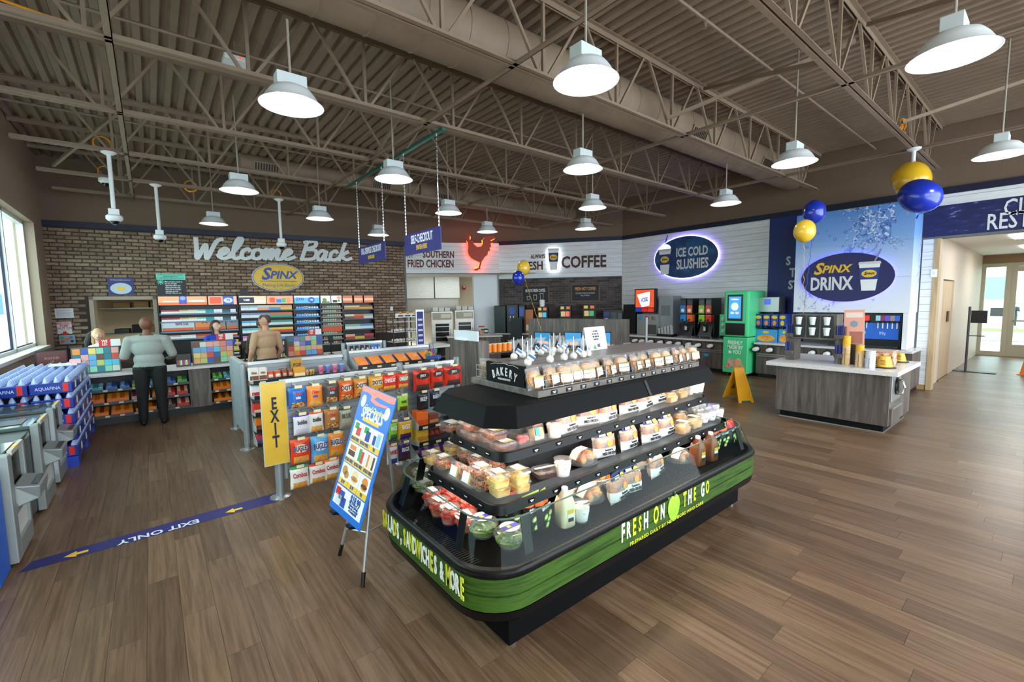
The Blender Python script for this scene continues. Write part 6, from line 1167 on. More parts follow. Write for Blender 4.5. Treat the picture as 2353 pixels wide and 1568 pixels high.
for i, s_ in enumerate(('Many smokers switch to', 'low tar and light', 'cigarettes rather than', 'quitting because they', 'think low tar and light', 'cigarettes are less', 'harmful. They are not.')): text('lettering', s_, .05, mat('e8ecf0', .6), t, fr@Matrix.Translation((-W_*.22, H_*(.13-.085*i), .001)), .72, al='LEFT', bold=.01)
for k in range(4): q = MB(); q.x = fr@Matrix.Translation((-W_*.36, H_*.12, 0))@Matrix.Rotation(math.pi*k/4, 4, 'Z'); q.box(-.075, -.008, 0, .075, .008, .002); obj('star_bar', q, mat('6ad0b8', .5), t, True)
for i, s_ in enumerate(('A FEDERAL COURT HAS ORDERED', 'PHILIP MORRIS USA &', 'R.J. REYNOLDS TOBACCO TO STATE')): text('lettering', s_, .04, mat('2a4a44', .6), t, fr@Matrix.Translation((0, H_*(.44-.075*i), .003)), .8)
t, fr, W_, H_ = wsign('paper_notice', 'white printed paper pinned to the bricks by the window', 126, 709, 169, 731, 'd8dade'); q = MB(); q.x = fr
for i in range(6): q.box(-W_*.42, H_*(.3-.12*i), 0, W_*(.42-.1*(i % 2)), H_*(.33-.12*i), .001)
obj('print_lines', q, mat('7a7c86', .6), t, True)
t, fr, W_, H_ = wsign('pump_sign', 'white emergency pump shut off sign with red arrow', 131, 740, 165, 768, 'dcdee2')
for i, s_ in enumerate(('EMERGENCY', 'PUMP', 'SHUT OFF')): text('lettering', s_, .075, mat('c06060', .6), t, fr@Matrix.Translation((0, H_*(.36-.2*i), .001)), .8, bold=.02)
shape('arrow', fr, [(-.03, -.08), (-.03, -.12), (-.07, -.12), (0, -.19), (.07, -.12), (.03, -.12), (.03, -.08)], 0, .002, RED, t)
t, fr, W_, H_ = wsign('pump_control_box', 'grey control box with coloured buttons under the pump sign', 136, 770, 173, 791, '8ea5ac', 'control box', .08)
for i, (u, v, c) in enumerate(((-.3, .2, '3aa86a'), (.25, .2, '3a7ac0'), (-.3, -.2, 'e8402a'), (0, .05, 'e8602a'), (.3, -.2, '202428'))): ovalobj('button', fr@Matrix.Translation((W_*u, H_*v, 0)), .03, .03, 0, .012, mat(c, .4), t)
t, fr, W_, H_ = wsign('light_switch', 'white switch plate near the end of the brick wall', 897, 705, 903, 714, 'e8eaec', 'switch'); rect('rocker', fr, -W_*.2, -H_*.3, W_*.2, H_*.3, 0, .006, OFFW, t)
t, fr, W_, H_ = wsign('thermostat', 'white thermostat at the window end of the bricks', 99, 684, 107, 695, 'dfe3e5', 'thermostat'); rect('cover', fr, -W_*.35, -H_*.35, W_*.35, H_*.35, 0, .008, OFFW, t)
# back office shelves
t = thing('office_shelf', 'metal shelves of boxes seen through the pass-through', 'shelving', nfr((b_op[0]+b_op[1])/2, 0, -1.6).translation, -TH)
for z in (1.30, 1.98): q = MB(); q.x = nfr(0, 0, 0); q.box(b_op[0]-.3, z-.03, -1.9, b_op[1]+.3, z, -1.4); obj('shelf_board', q, mat('8a8a80', .4, .4), t, True)
q = MB(); q.x = nfr(0, 0, 0)
for s in (b_op[0]-.3, b_op[1]+.27): q.box(s, .61, -1.9, s+.03, 2.5, -1.4)
obj('upright', q, mat('6a6a66', .4, .4), t, True)
for i, (u, z, w_, h_, c) in enumerate(((.12, 1.98, .34, .14, '9a7848'), (.5, 1.98, .3, .16, 'a8824e'), (.8, 1.98, .25, .15, '9a7848'), (.1, 1.30, .3, .12, '3a4a50'), (.42, 1.30, .36, .22, '16181a'), (.72, 1.30, .27, .2, '8a6a40'), (1.0, 1.30, .2, .25, 'c8c4b8'))):
    s = b_op[0]+(b_op[1]-b_op[0])*u; q = MB(); q.x = nfr(0, 0, 0); q.box(s, z+.001, -1.85, s+w_, z+h_, -1.45); tag(obj('storage_box', q, mat(c, .7), bevel=.004), '%s box on the %s office shelf, %s' % ({'9a7848': 'brown cardboard', 'a8824e': 'pale cardboard', '3a4a50': 'grey', '16181a': 'black', '8a6a40': 'dark cardboard', 'c8c4b8': 'white'}[c], 'upper' if z > 1.5 else 'lower', ['left', 'middle', 'right', 'left', 'second', 'third', 'right'][i]), 'box', 'boxes in the back office')
# ================================================================ PEOPLE
def person(label, loc, rz_, H, hands, shirt, pants, skin, hair=None, bulk=1.0, sleeve=.75, woman=False, legs=True, head_turn=0, voxel=.011, bald=False, extra=None):
    """local frame: faces +Y.  hands: ((elbow),(wrist)) for left (-X) and right (+X)"""
    k = H/1.78; t = thing('person', label, 'person', loc, rz_); q = MB(); prim = []
    def cap(p, r0_, s, r1_, m, n=14):
        p, s = Vector(p)*k, Vector(s)*k; r0_ *= k; r1_ *= k; N_ = 6
        q.ell(p, (r0_,)*3, n, 8); q.ell(s, (r1_,)*3, n, 8); q.tube([p, s], [r0_, r1_], n); prim.append((p, s, r0_, r1_, m))
    def blob(c, r, m): c = Vector(c)*k; r = Vector(r)*k; q.ell(c, r, 20, 14); prim.append((c, r, None, None, m))
    b = bulk
    blob((0, 0, 1.0), (.165*b, .115*b, .13), 2 if not woman else 2); blob((0, .01, 1.08), (.17*b, .125*b, .16), 1); blob((0, 0, 1.28), (.185*b, .12*b, .2), 1); blob((0, -.01, 1.40), (.2*b, .10*b, .085), 1)
    for s in (-1, 1):
        cap((s*.08, -.01, 1.425), .06*b, (s*.17*b, -.01, 1.40), .062*b, 1)
        if legs:
            cap((s*.09*b, 0, .93), .098*b, (s*.10*b, .0, .50), .068*b, 2); cap((s*.10*b, 0, .50), .066*b, (s*.11*b, -.02, .10), .05*b, 2)
            cap((s*.11*b, -.03, .05), .045, (s*.125*b, .12, .035), .036, 3)
    for s, (el, wr, dirn) in zip((-1, 1), hands):
        sh = Vector((s*.19*b, -.01, 1.395)); el = Vector(el); wr = Vector(wr); mid = sh.lerp(el, sleeve)
        cap(sh, .066*b, mid, .056*b, 1); cap(sh.lerp(el, sleeve*.95), .046*b, el, .042*b, 0); cap(el, .042*b, wr, .028*b, 0)
        d = Vector(dirn).normalized(); palm = wr+d*.05; sd = d.cross(UP).normalized() if abs(d.z) < .9 else Vector((1, 0, 0)); up_ = sd.cross(d)
        cap(wr, .028, palm, .032, 0, 10); cap(wr+sd*.02, .022, palm+sd*.025, .022, 0, 8); cap(wr-sd*.02, .022, palm-sd*.022, .022, 0, 8)
        for i, ln in enumerate((.065, .075, .07, .055)):
            f0 = palm+sd*(.032-.021*i)+d*.02; f1 = f0+d*ln*.55; f2 = f1+(d*.7-up_*.6).normalized()*ln*.45; cap(f0, .0095, f1, .009, 0, 8); cap(f1, .009, f2, .0075, 0, 8)
        th = wr+d*.02+sd*s*-.034; cap(th, .012, th+(d*.7-sd*s*.7).normalized()*.05, .010, 0, 8)
    # neck and head
    cap((0, -.02, 1.44), .058, (0, .0, 1.54), .054, 0); R = Matrix.Rotation(head_turn, 4, 'Z'); hp = lambda x, y, z: R@Vector((x, y, 0))+Vector((0, .012, z))
    blob(hp(0, -.005, 1.665), (.082*b**.4, .1, .11), 0); blob(hp(0, .03, 1.61), (.058, .065, .06), 0)
    cap(hp(0, .092, 1.675), .011, hp(0, .108, 1.64), .016, 0, 8)
    for s in (-1, 1): cap(hp(s*.076, -.008, 1.68), .016, hp(s*.078, -.004, 1.64), .012, 0, 8)
    me = q.mesh('body', [mat(skin, .55), shirt if not isinstance(shirt, str) else mat(shirt, .8), mat(pants, .8), mat('101012', .5)])
    o = bpy.data.objects.new('tmp', me); COL.objects.link(o); r = o.modifiers.new('r', 'REMESH'); r.mode = 'VOXEL'; r.voxel_size = voxel; r.use_smooth_shade = True; sm = o.modifiers.new('s', 'SMOOTH'); sm.factor = .5; sm.iterations = 4
    bpy.context.view_layer.update(); dg = bpy.context.evaluated_depsgraph_get(); m2 = bpy.data.meshes.new_from_object(o.evaluated_get(dg)); bpy.data.objects.remove(o)
    m2.name = 'body'; m2.materials.clear()
    for m_ in me.materials: m2.materials.append(m_)
    idx = []
    for p in m2.polygons:
        c = p.center; best, bm = 9, 0
        for (a, s_, r0_, r1_, m_) in prim:
            if r0_ is None: e = Vector(((c.x-a.x)/s_.x, (c.y-a.y)/s_.y, (c.z-a.z)/s_.z)); dd = (e.length-1)*min(s_)
            else:
                ab = s_-a; u = max(0, min(1, (c-a).dot(ab)/max(ab.dot(ab), 1e-9))); dd = (c-(a+ab*u)).length-(r0_+(r1_-r0_)*u)
            if dd < best: best, bm = dd, m_
        if bm == 2 and c.z > .97*k: bm = 1
        if bm == 1 and c.z < .94*k: bm = 2
        if bm == 1 and c.z > 1.475*k and abs(c.x) < .09: bm = 0
        idx.append(bm)
    m2.polygons.foreach_set('material_index', idx); m2.polygons.foreach_set('use_smooth', [True]*len(idx)); obj('body', m2, None, t)
    for s in (-1, 1):
        q = MB(); q.ell(hp(s*.031, .083, 1.685)*k, (.012, .007, .007), 8, 6, 0); q.ell(hp(s*.031, .0895, 1.685)*k, (.005, .003, .005), 8, 6, 1); obj('eye', q, [WHITE, mat('2a1c14', .3)], t)
        q = MB(); q.tube([hp(s*.015, .091, 1.705)*k, hp(s*.034, .09, 1.709)*k, hp(s*.048, .08, 1.703)*k], .004, 6); obj('eyebrow', q, mat(hair or '2a1c14', .8), t)
    q = MB(); q.tube([hp(-.022, .090, 1.605)*k, hp(0, .099, 1.604)*k, hp(.022, .090, 1.605)*k], .0055, 6); obj('mouth', q, mat('9a5048', .5), t)
    if hair and not bald:
        q = MB(); n = 20; rings = []
        for j in range(9):
            a = math.pi*(j/8)*.62; rings.append([hp(.085*math.sin(a)*math.cos(2*math.pi*i/n), -.012+.104*math.sin(a)*math.sin(2*math.pi*i/n)-.02*(j/8), 1.672+.118*math.cos(a)+(.05*(j/8)*max(0, math.sin(2*math.pi*i/n)))) for i in range(n)])
        q.loft([[p_*k for p_ in r_] for r_ in rings][::-1], caps=False); q.ell(hp(0, -.012, 1.672)*k, (.01, .01, .01), 6, 4)
        if woman:
            for s in (-1, 1): q.tube([hp(s*.06, -.02, 1.74)*k, hp(s*.074, -.02, 1.64)*k, hp(s*.08, -.025, 1.54)*k, hp(s*.075, .0, 1.46)*k], [.03*k, .03*k, .03*k, .015*k], 10)
            q.tube([hp(0, -.07, 1.70)*k, hp(0, -.09, 1.60)*k, hp(0, -.085, 1.47)*k], [.06*k, .07*k, .05*k], 12)
        obj('hair', q, noisemat('hair_'+hair, [(.3, hair), (.7, hair)], (1, 1, 1), 20, 2, .5, bump=.6), t)
    if extra: extra(t, k, hp)
    return t
HG = noisemat('heather_grey_cotton', [(.35, '858a84'), (.65, '969b94')], (1, 1, 1), 120, 3, .85); TAN = noisemat('tan_cotton', [(.35, 'b08e6c'), (.65, 'bd9b79')], (1, 1, 1), 80, 3, .85); CAMO = noisemat('brown_camo', [(.4, '2c1d14'), (.5, '4a3424'), (.6, '6a5038')], (1, 1, 1), 22, 3, .85); BLUE_ = mat('1a3ec0', .7)
AR = lambda s, e, w_, d: ((s*e[0], e[1], e[2]), (s*w_[0], w_[1], w_[2]), d)
person('heavy-set bald man in grey t-shirt and black trousers leaning at the counter, seen from behind', (-.07, 9.66, 0), math.radians(-8), 1.84, (AR(-1, (.32, .02, 1.11), (.24, .26, 1.04), (.2, 1, -.1)), AR(1, (.32, .03, 1.12), (.23, .27, 1.06), (-.3, 1, -.1))), HG, '0b0b0d', '6a3f2a', '1a120c', 1.2, .86, bald=True, head_turn=-.2)
def ring_hair(t, k, hp):
    q = MB(); n = 20; rings = []
    for j in range(6):
        a = math.pi*(.22+j*.09); rings.append([hp(.083*math.sin(a)*math.cos(2*math.pi*i/n), -.014+.102*math.sin(a)*math.sin(2*math.pi*i/n), 1.672+.112*math.cos(a)+(.07*max(0, math.sin(2*math.pi*i/n)))*(j/5))*k for i in range(n)])
    q.loft(rings[::-1], caps=False); obj('hair', q, mat('4a4038', .8), t)
p2 = aty(610, 760, 9.35); person('balding man in tan t-shirt standing behind the snack panels', (p2.x, 9.35, 0), math.radians(18), 1.84, (AR(-1, (.27, .0, 1.10), (.26, .12, .88), (0, .4, -1)), AR(1, (.27, .0, 1.10), (.24, .14, .9), (0, .5, -1))), TAN, '2a2c34', 'c08c70', '4a4038', 1.02, .72, bald=True, head_turn=.5, extra=ring_hair)
p3 = aty(581, 780, 10.0-.25); person('person in brown camouflage sleeves mostly hidden behind the tan shirt', (p3.x+.16, 9.75, 0), math.radians(-20), 1.76, (AR(-1, (.27, .06, 1.12), (.2, .25, 1.0), (0, 1, -.3)), AR(1, (.27, .0, 1.10), (.24, .14, .9), (0, .5, -1))), CAMO, '2a2c24', 'b98a6a', '2a1c14', 1.0, .98)
def badge(t, k, hp):
    q = MB(); q.x = frame((.085*k, .118*k, 1.34*k), (-1, 0, 0), UP); q.box(-.035, -.014, 0, .035, .014, .004); obj('name_tag', q, WHITE, t); q = MB(); q.x = frame((-.02*k, .125*k, 1.26*k), (-1, 0, 0), UP); oval(q, .032, .032, 0, .005); obj('round_badge', q, YELLOW, t)
person('brown haired clerk in royal blue shirt behind the middle lottery stand', (1.04, 11.1, 0), math.radians(193), 1.70, (AR(-1, (.36, .16, 1.24), (.42, .42, 1.30), (-.6, 1, .1)), AR(1, (.25, .06, 1.12), (.16, .26, 1.02), (-.3, 1, -.2))), BLUE_, '16161a', 'dcae96', '3a241a', .92, .7, True, head_turn=.45, extra=badge)
def paper(t, k, hp):
    badge(t, k, hp); q = MB(); q.x = frame((-.07*k, .36*k, 1.44*k), (-1, 0, .35), UP); q.box(-.09, -.055, 0, .09, .055, .002); obj('held_paper', q, WHITE, t, label='white paper held up in one hand')
    q = MB(); q.tube([hp(.03, -.06, 1.72)*k, hp(.10, -.08, 1.66)*k, hp(.16, -.06, 1.52)*k, hp(.18, -.04, 1.38)*k], [.05, .06, .05, .02], 10); obj('dark_hair', q, mat('15100e', .6), t, label='long dark hair falling behind')
person('blonde clerk in blue shirt reading a white paper behind the first lottery stand', (-.76, 10.95, 0), math.radians(165), 1.62, (AR(-1, (.24, .1, 1.16), (.12, .28, 1.36), (.4, .4, 1)), AR(1, (.25, .06, 1.12), (.14, .26, 1.12), (-.3, 1, 0))), BLUE_, '16161a', 'e0b49c', 'c8a468', .9, .7, True, head_turn=.35, extra=paper)
person('tiny person in dark clothes walking outside beyond the glass door', (44, 2.05, -.28), math.radians(90), 1.72, (AR(-1, (.24, .1, 1.15), (.2, .3, 1.05), (0, 1, 0)), AR(1, (.24, -.1, 1.15), (.2, -.1, .95), (0, .3, -1))), '2c3238', '3a3f4a', 'a07a60', '1a1410', 1, .95, voxel=.02)
# ================================================================ DRINKS WALL, COFFEE WALL, KITCHEN
WP = mat('eceef0', .4); SIL = mat('b5b6b4', .35, .85)
# counters
ce = thing('drinks_counter', 'long grey wood drinks counter with white top along the slushie wall', 'counter', (12.2, 7.2, 0), 0, 'drinks counters'); cr = thing('drinks_counter', 'grey wood drinks counter below the drinks mural', 'counter', (12.2, 3.3, 0), 0, 'drinks counters'); ccf = thing('drinks_counter', 'coffee counter with white top along the angled coffee wall', 'counter', cfr(2, 0, .35).translation, 0, 'drinks counters')
def cab(t, ya, yb, n):
    obj('worktop', MB().box(11.66, ya, .84, 12.62, yb, .885), QUARTZ, t, True, bevel=.004); obj('body', MB().box(11.76, ya+.02, .1, 12.62, yb-.02, .84), LAM, t, True); obj('plinth', MB().box(11.82, ya+.05, 0, 12.6, yb-.05, .1), mat('050506', .6), t, True)
    for i in range(n):
        a, b = ya+.05+(yb-ya-.1)*i/n, ya+.05+(yb-ya-.1)*(i+1)/n; d = obj('door', MB().box(11.742, a+.004, .12, 11.76, b-.004, .52), LAM, t, True); obj('blue_tag', MB().box(11.738, (a+b)/2-.06, .42, 11.742, (a+b)/2+.06, .5), mat('2f9ad8', .5), d, True)
    for z in (.555, .60): obj('steel_rail', MB().box(11.735, ya+.06, z-.016, 11.76, yb-.06, z+.012), SIL, t, True)
cab(ce, 5.58, 9.3, 4); cab(cr, 1.83, 4.82, 3)
q = MB(); q.x = cfr(0, 0); q.box(.0, .84, .02, CLEN-.45, .885, .72); obj('worktop', q, QUARTZ, ccf, True); q = MB(); q.x = cfr(0, 0); q.box(.02, .1, .02, CLEN-.4, .84, .64); obj('body', q, LAM, ccf, True); q = MB(); q.x = cfr(0, 0); q.box(.02, 0, .02, CLEN-.4, .1, .58); obj('plinth', q, mat('050506', .6), ccf, True)
def cupstack(label, p, d=(-1, 0, 0), c='eceae6', r=.05):
    t = thing('cup_stack', label, 'cup stack', p, 0, 'cups in the counter fronts'); fr = frame((0, 0, 0), Vector((0, 0, 1)).cross(Vector(d)), UP); q = MB(); q.x = fr; q.lathe([(.082, 0), (.082, .012), (.06, .02), (.055, .008)], 18); obj('collar', q, mat('0c0c0e', .4), t)
    q = MB(); q.x = fr; q.lathe([(.055, .0), (.054, .05), (.057, .052), (.052, .11), (.054, .112), (.04, .19), (.002, .192)], 18, caps=False); obj('cups', q, mat(c, .4), t); return t
for i, (a, b) in enumerate(((290, 1205), (360, 1205), (455, 1215), (555, 1225), (650, 1235), (745, 1245), (855, 1255), (955, 1265), (1085, 1268))):
    p = atx(1400+a/4.6125, 520+b/4.6125, 11.74); cupstack('white cups poking from the slushie counter front, %s from the coffee wall' % ordn[i], (11.742, p.y, .72))
for i, (x, y) in enumerate(((1740, 803), (1771, 805), (1868, 810), (1902, 812))): p = atx(x, y, 11.74); cupstack('white cups in the counter under the mural, %s' % ['nearest the green machine', 'second from the green machine', 'seen through the cup tower, first', 'seen through the cup tower, second'][i], (11.742, p.y, .72))
# green smoothie machine
gy0, gy1, gx = 4.90, 5.52, 11.50; MINT = mat('4fcf8a', .35); t = thing('smoothie_machine', 'tall mint green smoothie machine with a screen and printed lower panel', 'machine', (11.9, 5.2, 0))
obj('lower_cabinet', MB().box(gx, gy0, .08, 12.5, gy1, 1.0), MINT, t, True, bevel=.02); obj('upper_cabinet', MB().box(gx, gy0, 1.01, 12.5, gy1, 2.18), MINT, t, True, bevel=.05)
obj('screen_bezel', MB().box(gx-.02, gy0+.14, 1.42, gx, gy1-.14+.04, 2.08), BLACK, t, True, bevel=.02); s_ = obj('display', MB().box(gx-.025, gy0+.18, 1.48, gx-.019, gy1-.14, 2.03), mat('3f9ae0', .3, 0, .4), t, True); obj('dispense_bay', MB().box(gx-.012, gy0+.08, 1.06, gx+.0, gy1-.06, 1.36), BLACK, t, True)
fg = lambda y, z, o=.001: frame((gx-o, y, z), (0, -1, 0), UP); gm = (gy0+gy1)/2
for i, (u, v, a, b, c) in enumerate(((.0, .02, .09, .1, 'e8f0d8'), (-.06, -.14, .05, .03, 'd0e4f0'), (.06, -.14, .05, .03, 'e8d0e0'), (0, .2, .1, .02, 'f4f8fa'))): ovalobj('print', fg(gm+.02, 1.76, .026)@Matrix.Translation((u, v, 0)), a, b, 0, .002, mat(c, .4, 0, .3), t)
for i, s_ in enumerate(('FRESHLY', 'MADE BY', 'YOU')): text('lettering', s_, .13, mat('e4f4ea', .5), t, fg(gm, .86-.12*i, .004)@Matrix.Translation((.05 if i == 2 else 0, 0, 0)), .72, bold=.03)
ovalobj('apple_print', fg(gm, .62, .004)@Matrix.Translation((-.12, 0, 0)), .04, .04, 0, .002, mat('e4f4ea', .5), t)
for u, v, a, b, c in ((-.1, .36, .07, .11, 'b09a90'), (.1, .35, .08, .12, 'e0a850'), (.0, .33, .08, .11, 'b83a2a'), (-.17, .25, .07, .06, 'c8402a'), (.17, .26, .07, .06, 'd0502a')): ovalobj('fruit_print', fg(gm, v, .004)@Matrix.Translation((u, 0, .001*abs(u)*10)), a, b, 0, .002, food('fruitprint'+c, [(.3, c), (.7, 'f0c0a0')], 12), t)
for x in (gx+.1, 12.3):
    for y in (gy0+.08, gy1-.08): obj('caster', MB().lathe([(.01, 0), (.035, .01), (.035, .05), (.01, .08)], 12, 0, x, y), BLACK, t, True)
t = thing('cup_rack', 'small mint green rack of clear cups beside the smoothie machine', 'rack', (12.0, 5.66, .886)); obj('body', MB().box(-.2, -.1, 0, .25, .11, .68), MINT, t, bevel=.01); obj('dark_base', MB().box(-.202, -.09, .03, -.2, .1, .12), BLACK, t)
for z in (.24, .40, .56): q = MB(); q.x = frame((-.2, 0, z), (0, -1, 0), UP); q.lathe([(.065, 0), (.065, .01), (.05, .02), (.045, .06), (.03, .07), (.002, .07)], 16, caps=False); obj('cup_port', q, mat('c8d8d0', .2), t)
# slush barrels (two double machines)
def slush(label, y, cols):
    t = thing('slush_machine', label, 'machine', (12.1, y, .886), 0, 'double slush machines')
    obj('body', MB().box(-.12, -.2, .06, .45, .2, .66), BLACK, t, bevel=.015); obj('drip_base', MB().add([(-.28, -.19, .06), (-.28, .19, .06), (-.1, .17, .40), (-.1, -.17, .40), (-.1, -.19, .06), (-.1, .19, .06)], [(0, 3, 2, 1), (0, 4, 3), (1, 2, 5), (0, 1, 5, 4)]), BLACK, t)
    for s in ((-.2, -.16), (-.2, .16), (.4, -.16), (.4, .16)): obj('foot', MB().tube([(s[0], s[1], 0), (s[0], s[1], .07)], .014, 8), SIL, t)
    for k, (c1, c2) in enumerate(cols):
        yy = .1-.2*k; b = obj('barrel', MB().box(-.26, yy-.085, .46, .1, yy+.085, .66), mat(c1, .25), t, bevel=.02); obj('flavour_card', MB().box(-.262, yy-.08, .70, -.25, yy+.08, .92), mat(c2, .4), t); ovalobj('card_print', frame((12.1-.264, y+yy, .886+.78), (0, -1, 0), UP), .05, .05, 0, .002, mat('f4e8d8', .5), t)
        obj('hopper', MB().box(-.25, yy-.085, .68, .3, yy+.085, 1.12), mat('1a1a1d', .3), t, bevel=.01); obj('hopper_mark', MB().box(-.262, yy-.07, .93, -.25, yy+.07, 1.06), mat('44444a', .2), t)
        obj('tap', MB().tube([(-.26, yy, .52), (-.33, yy, .5), (-.36, yy+.03, .42), (-.36, yy+.03, .33)], .02, 8), BLACK, t); 
    obj('small_screen', MB().box(-.268, -.03, .22, -.25, .03, .34), mat('c8d4e0', .3), t); return t
yA, yB = atx(1577, 730, 11.86).y, atx(1620, 730, 11.86).y
slush('black double slush machine with blue and orange barrels', yA, (('1f8ad8', '1f7ac8'), ('ee6a2a', 'e8602a'))); slush('black double slush machine with lime and red barrels', yB, (('8ac82a', 'a8c83a'), ('d8241e', 'd84a2a')))
def onE(px, py, X=12.0): return atx(px, py, X)
def mbox(name, label, cat_, l, t_, r, b, X, d, m, z0=.886, grp=None, bev=.01):
    ya, yb = onE(l, (t_+b)/2, X).y, onE(r, (t_+b)/2, X).y; zt = onE((l+r)/2, t_, X).z; t = thing(name, label, cat_, (X, (ya+yb)/2, z0), 0, grp); w_ = ya-yb; obj('body', MB().box(0, -w_/2, 0, d, w_/2, zt-z0), m, t, bevel=bev); return t, w_, zt-z0
fE = lambda X, y, z, o=.002: frame((X-o, y, z), (0, -1, 0), UP)
t, w_, h_ = mbox('frozen_drink_machine', 'steel frozen drink machine below the bright cup picture', 'machine', 1463, 722, 1511, 770, 11.95, .5, SIL)
for k, c in enumerate(('2a8ad0', 'b83a2a', '8a6a5a')): q = MB(); q.x = frame((-.001, w_*.3-w_*.3*k, h_*.82), (0, -1, 0), UP); q.lathe([(.06, 0), (.06, .02), (.002, .03)], 14, caps=False); obj('dome_port', q, mat(c, .2), t)
obj('drip_bay', MB().box(-.02, -w_*.45, .04, 0, w_*.05, h_*.5), mat('4a463f', .5), t)
t2, w2, h2 = mbox('backlit_sign', 'backlit picture of a tilted frozen drink cup', 'sign', 1458, 664, 1506, 719, 11.97, .12, BLACK, z0=onE(1482, 719, 11.97).z); X_, y_ = 11.97, t2.location.y; zc = t2.location.z+h2/2
fr = fE(X_, y_, zc); rect('picture', fr, -w2*.44, -h2*.28, w2*.44, h2*.46, 0, .004, mat('d8502a', .4, 0, .5), t2); shape('cup_print', fr@Matrix.Rotation(.18, 4, 'Z')@Matrix.Translation((.02, .02, .004)), [(-w2*.22, -h2*.26), (w2*.16, -h2*.26), (w2*.28, h2*.3), (-w2*.34, h2*.3)], 0, .002, mat('f4f4f6', .4, 0, .8), t2); text('lettering', 'ICEE', .16, mat('2a4ab0', .4, 0, .3), t2, fr@Matrix.Rotation(.18, 4, 'Z')@Matrix.Translation((0, .03, .008)), .8, bold=.04)
for k, c in enumerate(('1f3a9a', 'c8202a', 'd8301e')): rect('flavour_print', fr, -w2*.44+w2*.3*k, -h2*.46, -w2*.16+w2*.3*k, -h2*.31, 0, .003, mat(c, .4, 0, .3), t2)
t, w_, h_ = mbox('steel_chiller', 'tall grey steel chiller with vent beside the cup picture', 'machine', 1513, 680, 1546, 760, 12.1, .45, mat('9a9da0', .4, .5))
q = MB()
for i in range(7): q.box(-.006, -w_*.3+w_*.09*i, h_*.5, 0, -w_*.25+w_*.09*i, h_*.76)
obj('vent_slats', q, mat('6a6d70', .4), t)
t = thing('lid_rack', 'black rack of slanted straw and lid sleeves on the drinks counter', 'rack', (11.85, onE(1528, 765, 11.85).y, .886)); obj('base', MB().box(-.05, -.25, 0, .25, .25, .07), BLACK, t)
for i in range(5): q = MB(); q.x = frame((.05, -.2+.1*i, .04), (0, 1, -.25), (.25, .25, 1)); q.box(-.03, 0, -.03, .03, .32-.03*i, .03); obj('sleeve', q, mat('b8bcbe', .3), t)
mbox('coffee_brewer', 'wide black bean-to-cup brewer with two small screens at the corner', 'coffee machine', 1432, 700, 1460, 770, 12.15, .4, BLACK)
t = thing('sign_pole', 'thin grey post standing on the counter front beside the red bucket', 'post', (7.9, 6.4, 0)); 
p0_ = aty(1485, 800, 5.6); t.location = (p0_.x, 5.6, 0); obj('pole', MB().tube([(0, 0, .02), (0, 0, aty(1485, 730, 5.6).z)], .025, 10), GM, t); obj('foot', MB().lathe([(.12, 0), (.12, .012), (.03, .03)], 16), GM, t)
# juice dispensers right of the green machine
t, w_, h_ = mbox('tea_brewer', 'steel tea brewer with a small purple screen above the juice boxes', 'machine', 1741, 683, 1790, 716, 12.05, .4, SIL, z0=1.63); obj('display', MB().box(-.006, -.06, h_*.5, 0, .09, h_*.88), mat('4a5ac8', .3, 0, .4), t); obj('spout', MB().lathe([(.11, -.12), (.13, -.06), (.13, 0)], 14, 0, .15, 0), DARK, t); obj('support', MB().box(.31, -w_/2, -.74, .39, w_/2, 0), mat('3a3c40', .4), t)
for i in range(4):
    l = 1734+18.5*i; t, w_, h_ = mbox('juice_dispenser', 'blue juice dispenser with yellow emblem, %s from the green machine' % ordn[i], 'dispenser', l, 722, l+17, 755, 11.92, .3, mat('1c3f9a', .4), z0=1.28, grp='juice dispensers'); fr = frame((-.002, 0, h_*.74), (0, -1, 0), UP); q = MB(); q.x = fr; oval(q, w_*.4, h_*.14, 0, .003); obj('emblem', q, YELLOW, t); q = MB(); q.x = frame((-.002, 0, h_*.28), (0, -1, 0), UP); oval(q, w_*.25, h_*.2, 0, .003); obj('fruit_print', q, mat(('e07a4a', 'e08a5a', 'e8943a', 'd8c83a')[i], .5), t); obj('tap', MB().box(-.03, -.03, -.05, .0, .03, .0), BLACK, t)
for i, (l, r) in enumerate(((1734, 1786), (1788, 1815))):
    t, w_, h_ = mbox('juice_tank', 'light blue juice tank with orange fruit picture, %s' % ['wide one under the juice dispensers', 'narrow one half behind the cup tower'][i], 'tank', l, 757, r, 785, 11.95, .35, mat('3f9ad8', .35)); q = MB(); q.x = frame((-.002, 0, h_*.3), (0, -1, 0), UP); oval(q, w_*.4, h_*.26, 0, .003); obj('fruit_print', q, food('orangeprint', [(.3, 'e07a1e'), (.6, 'f4b04a')], 10), t); q = MB(); q.x = frame((-.002, 0, h_*.78), (0, -1, 0), UP); oval(q, w_*.14, h_*.11, 0, .003); obj('emblem', q, YELLOW, t)
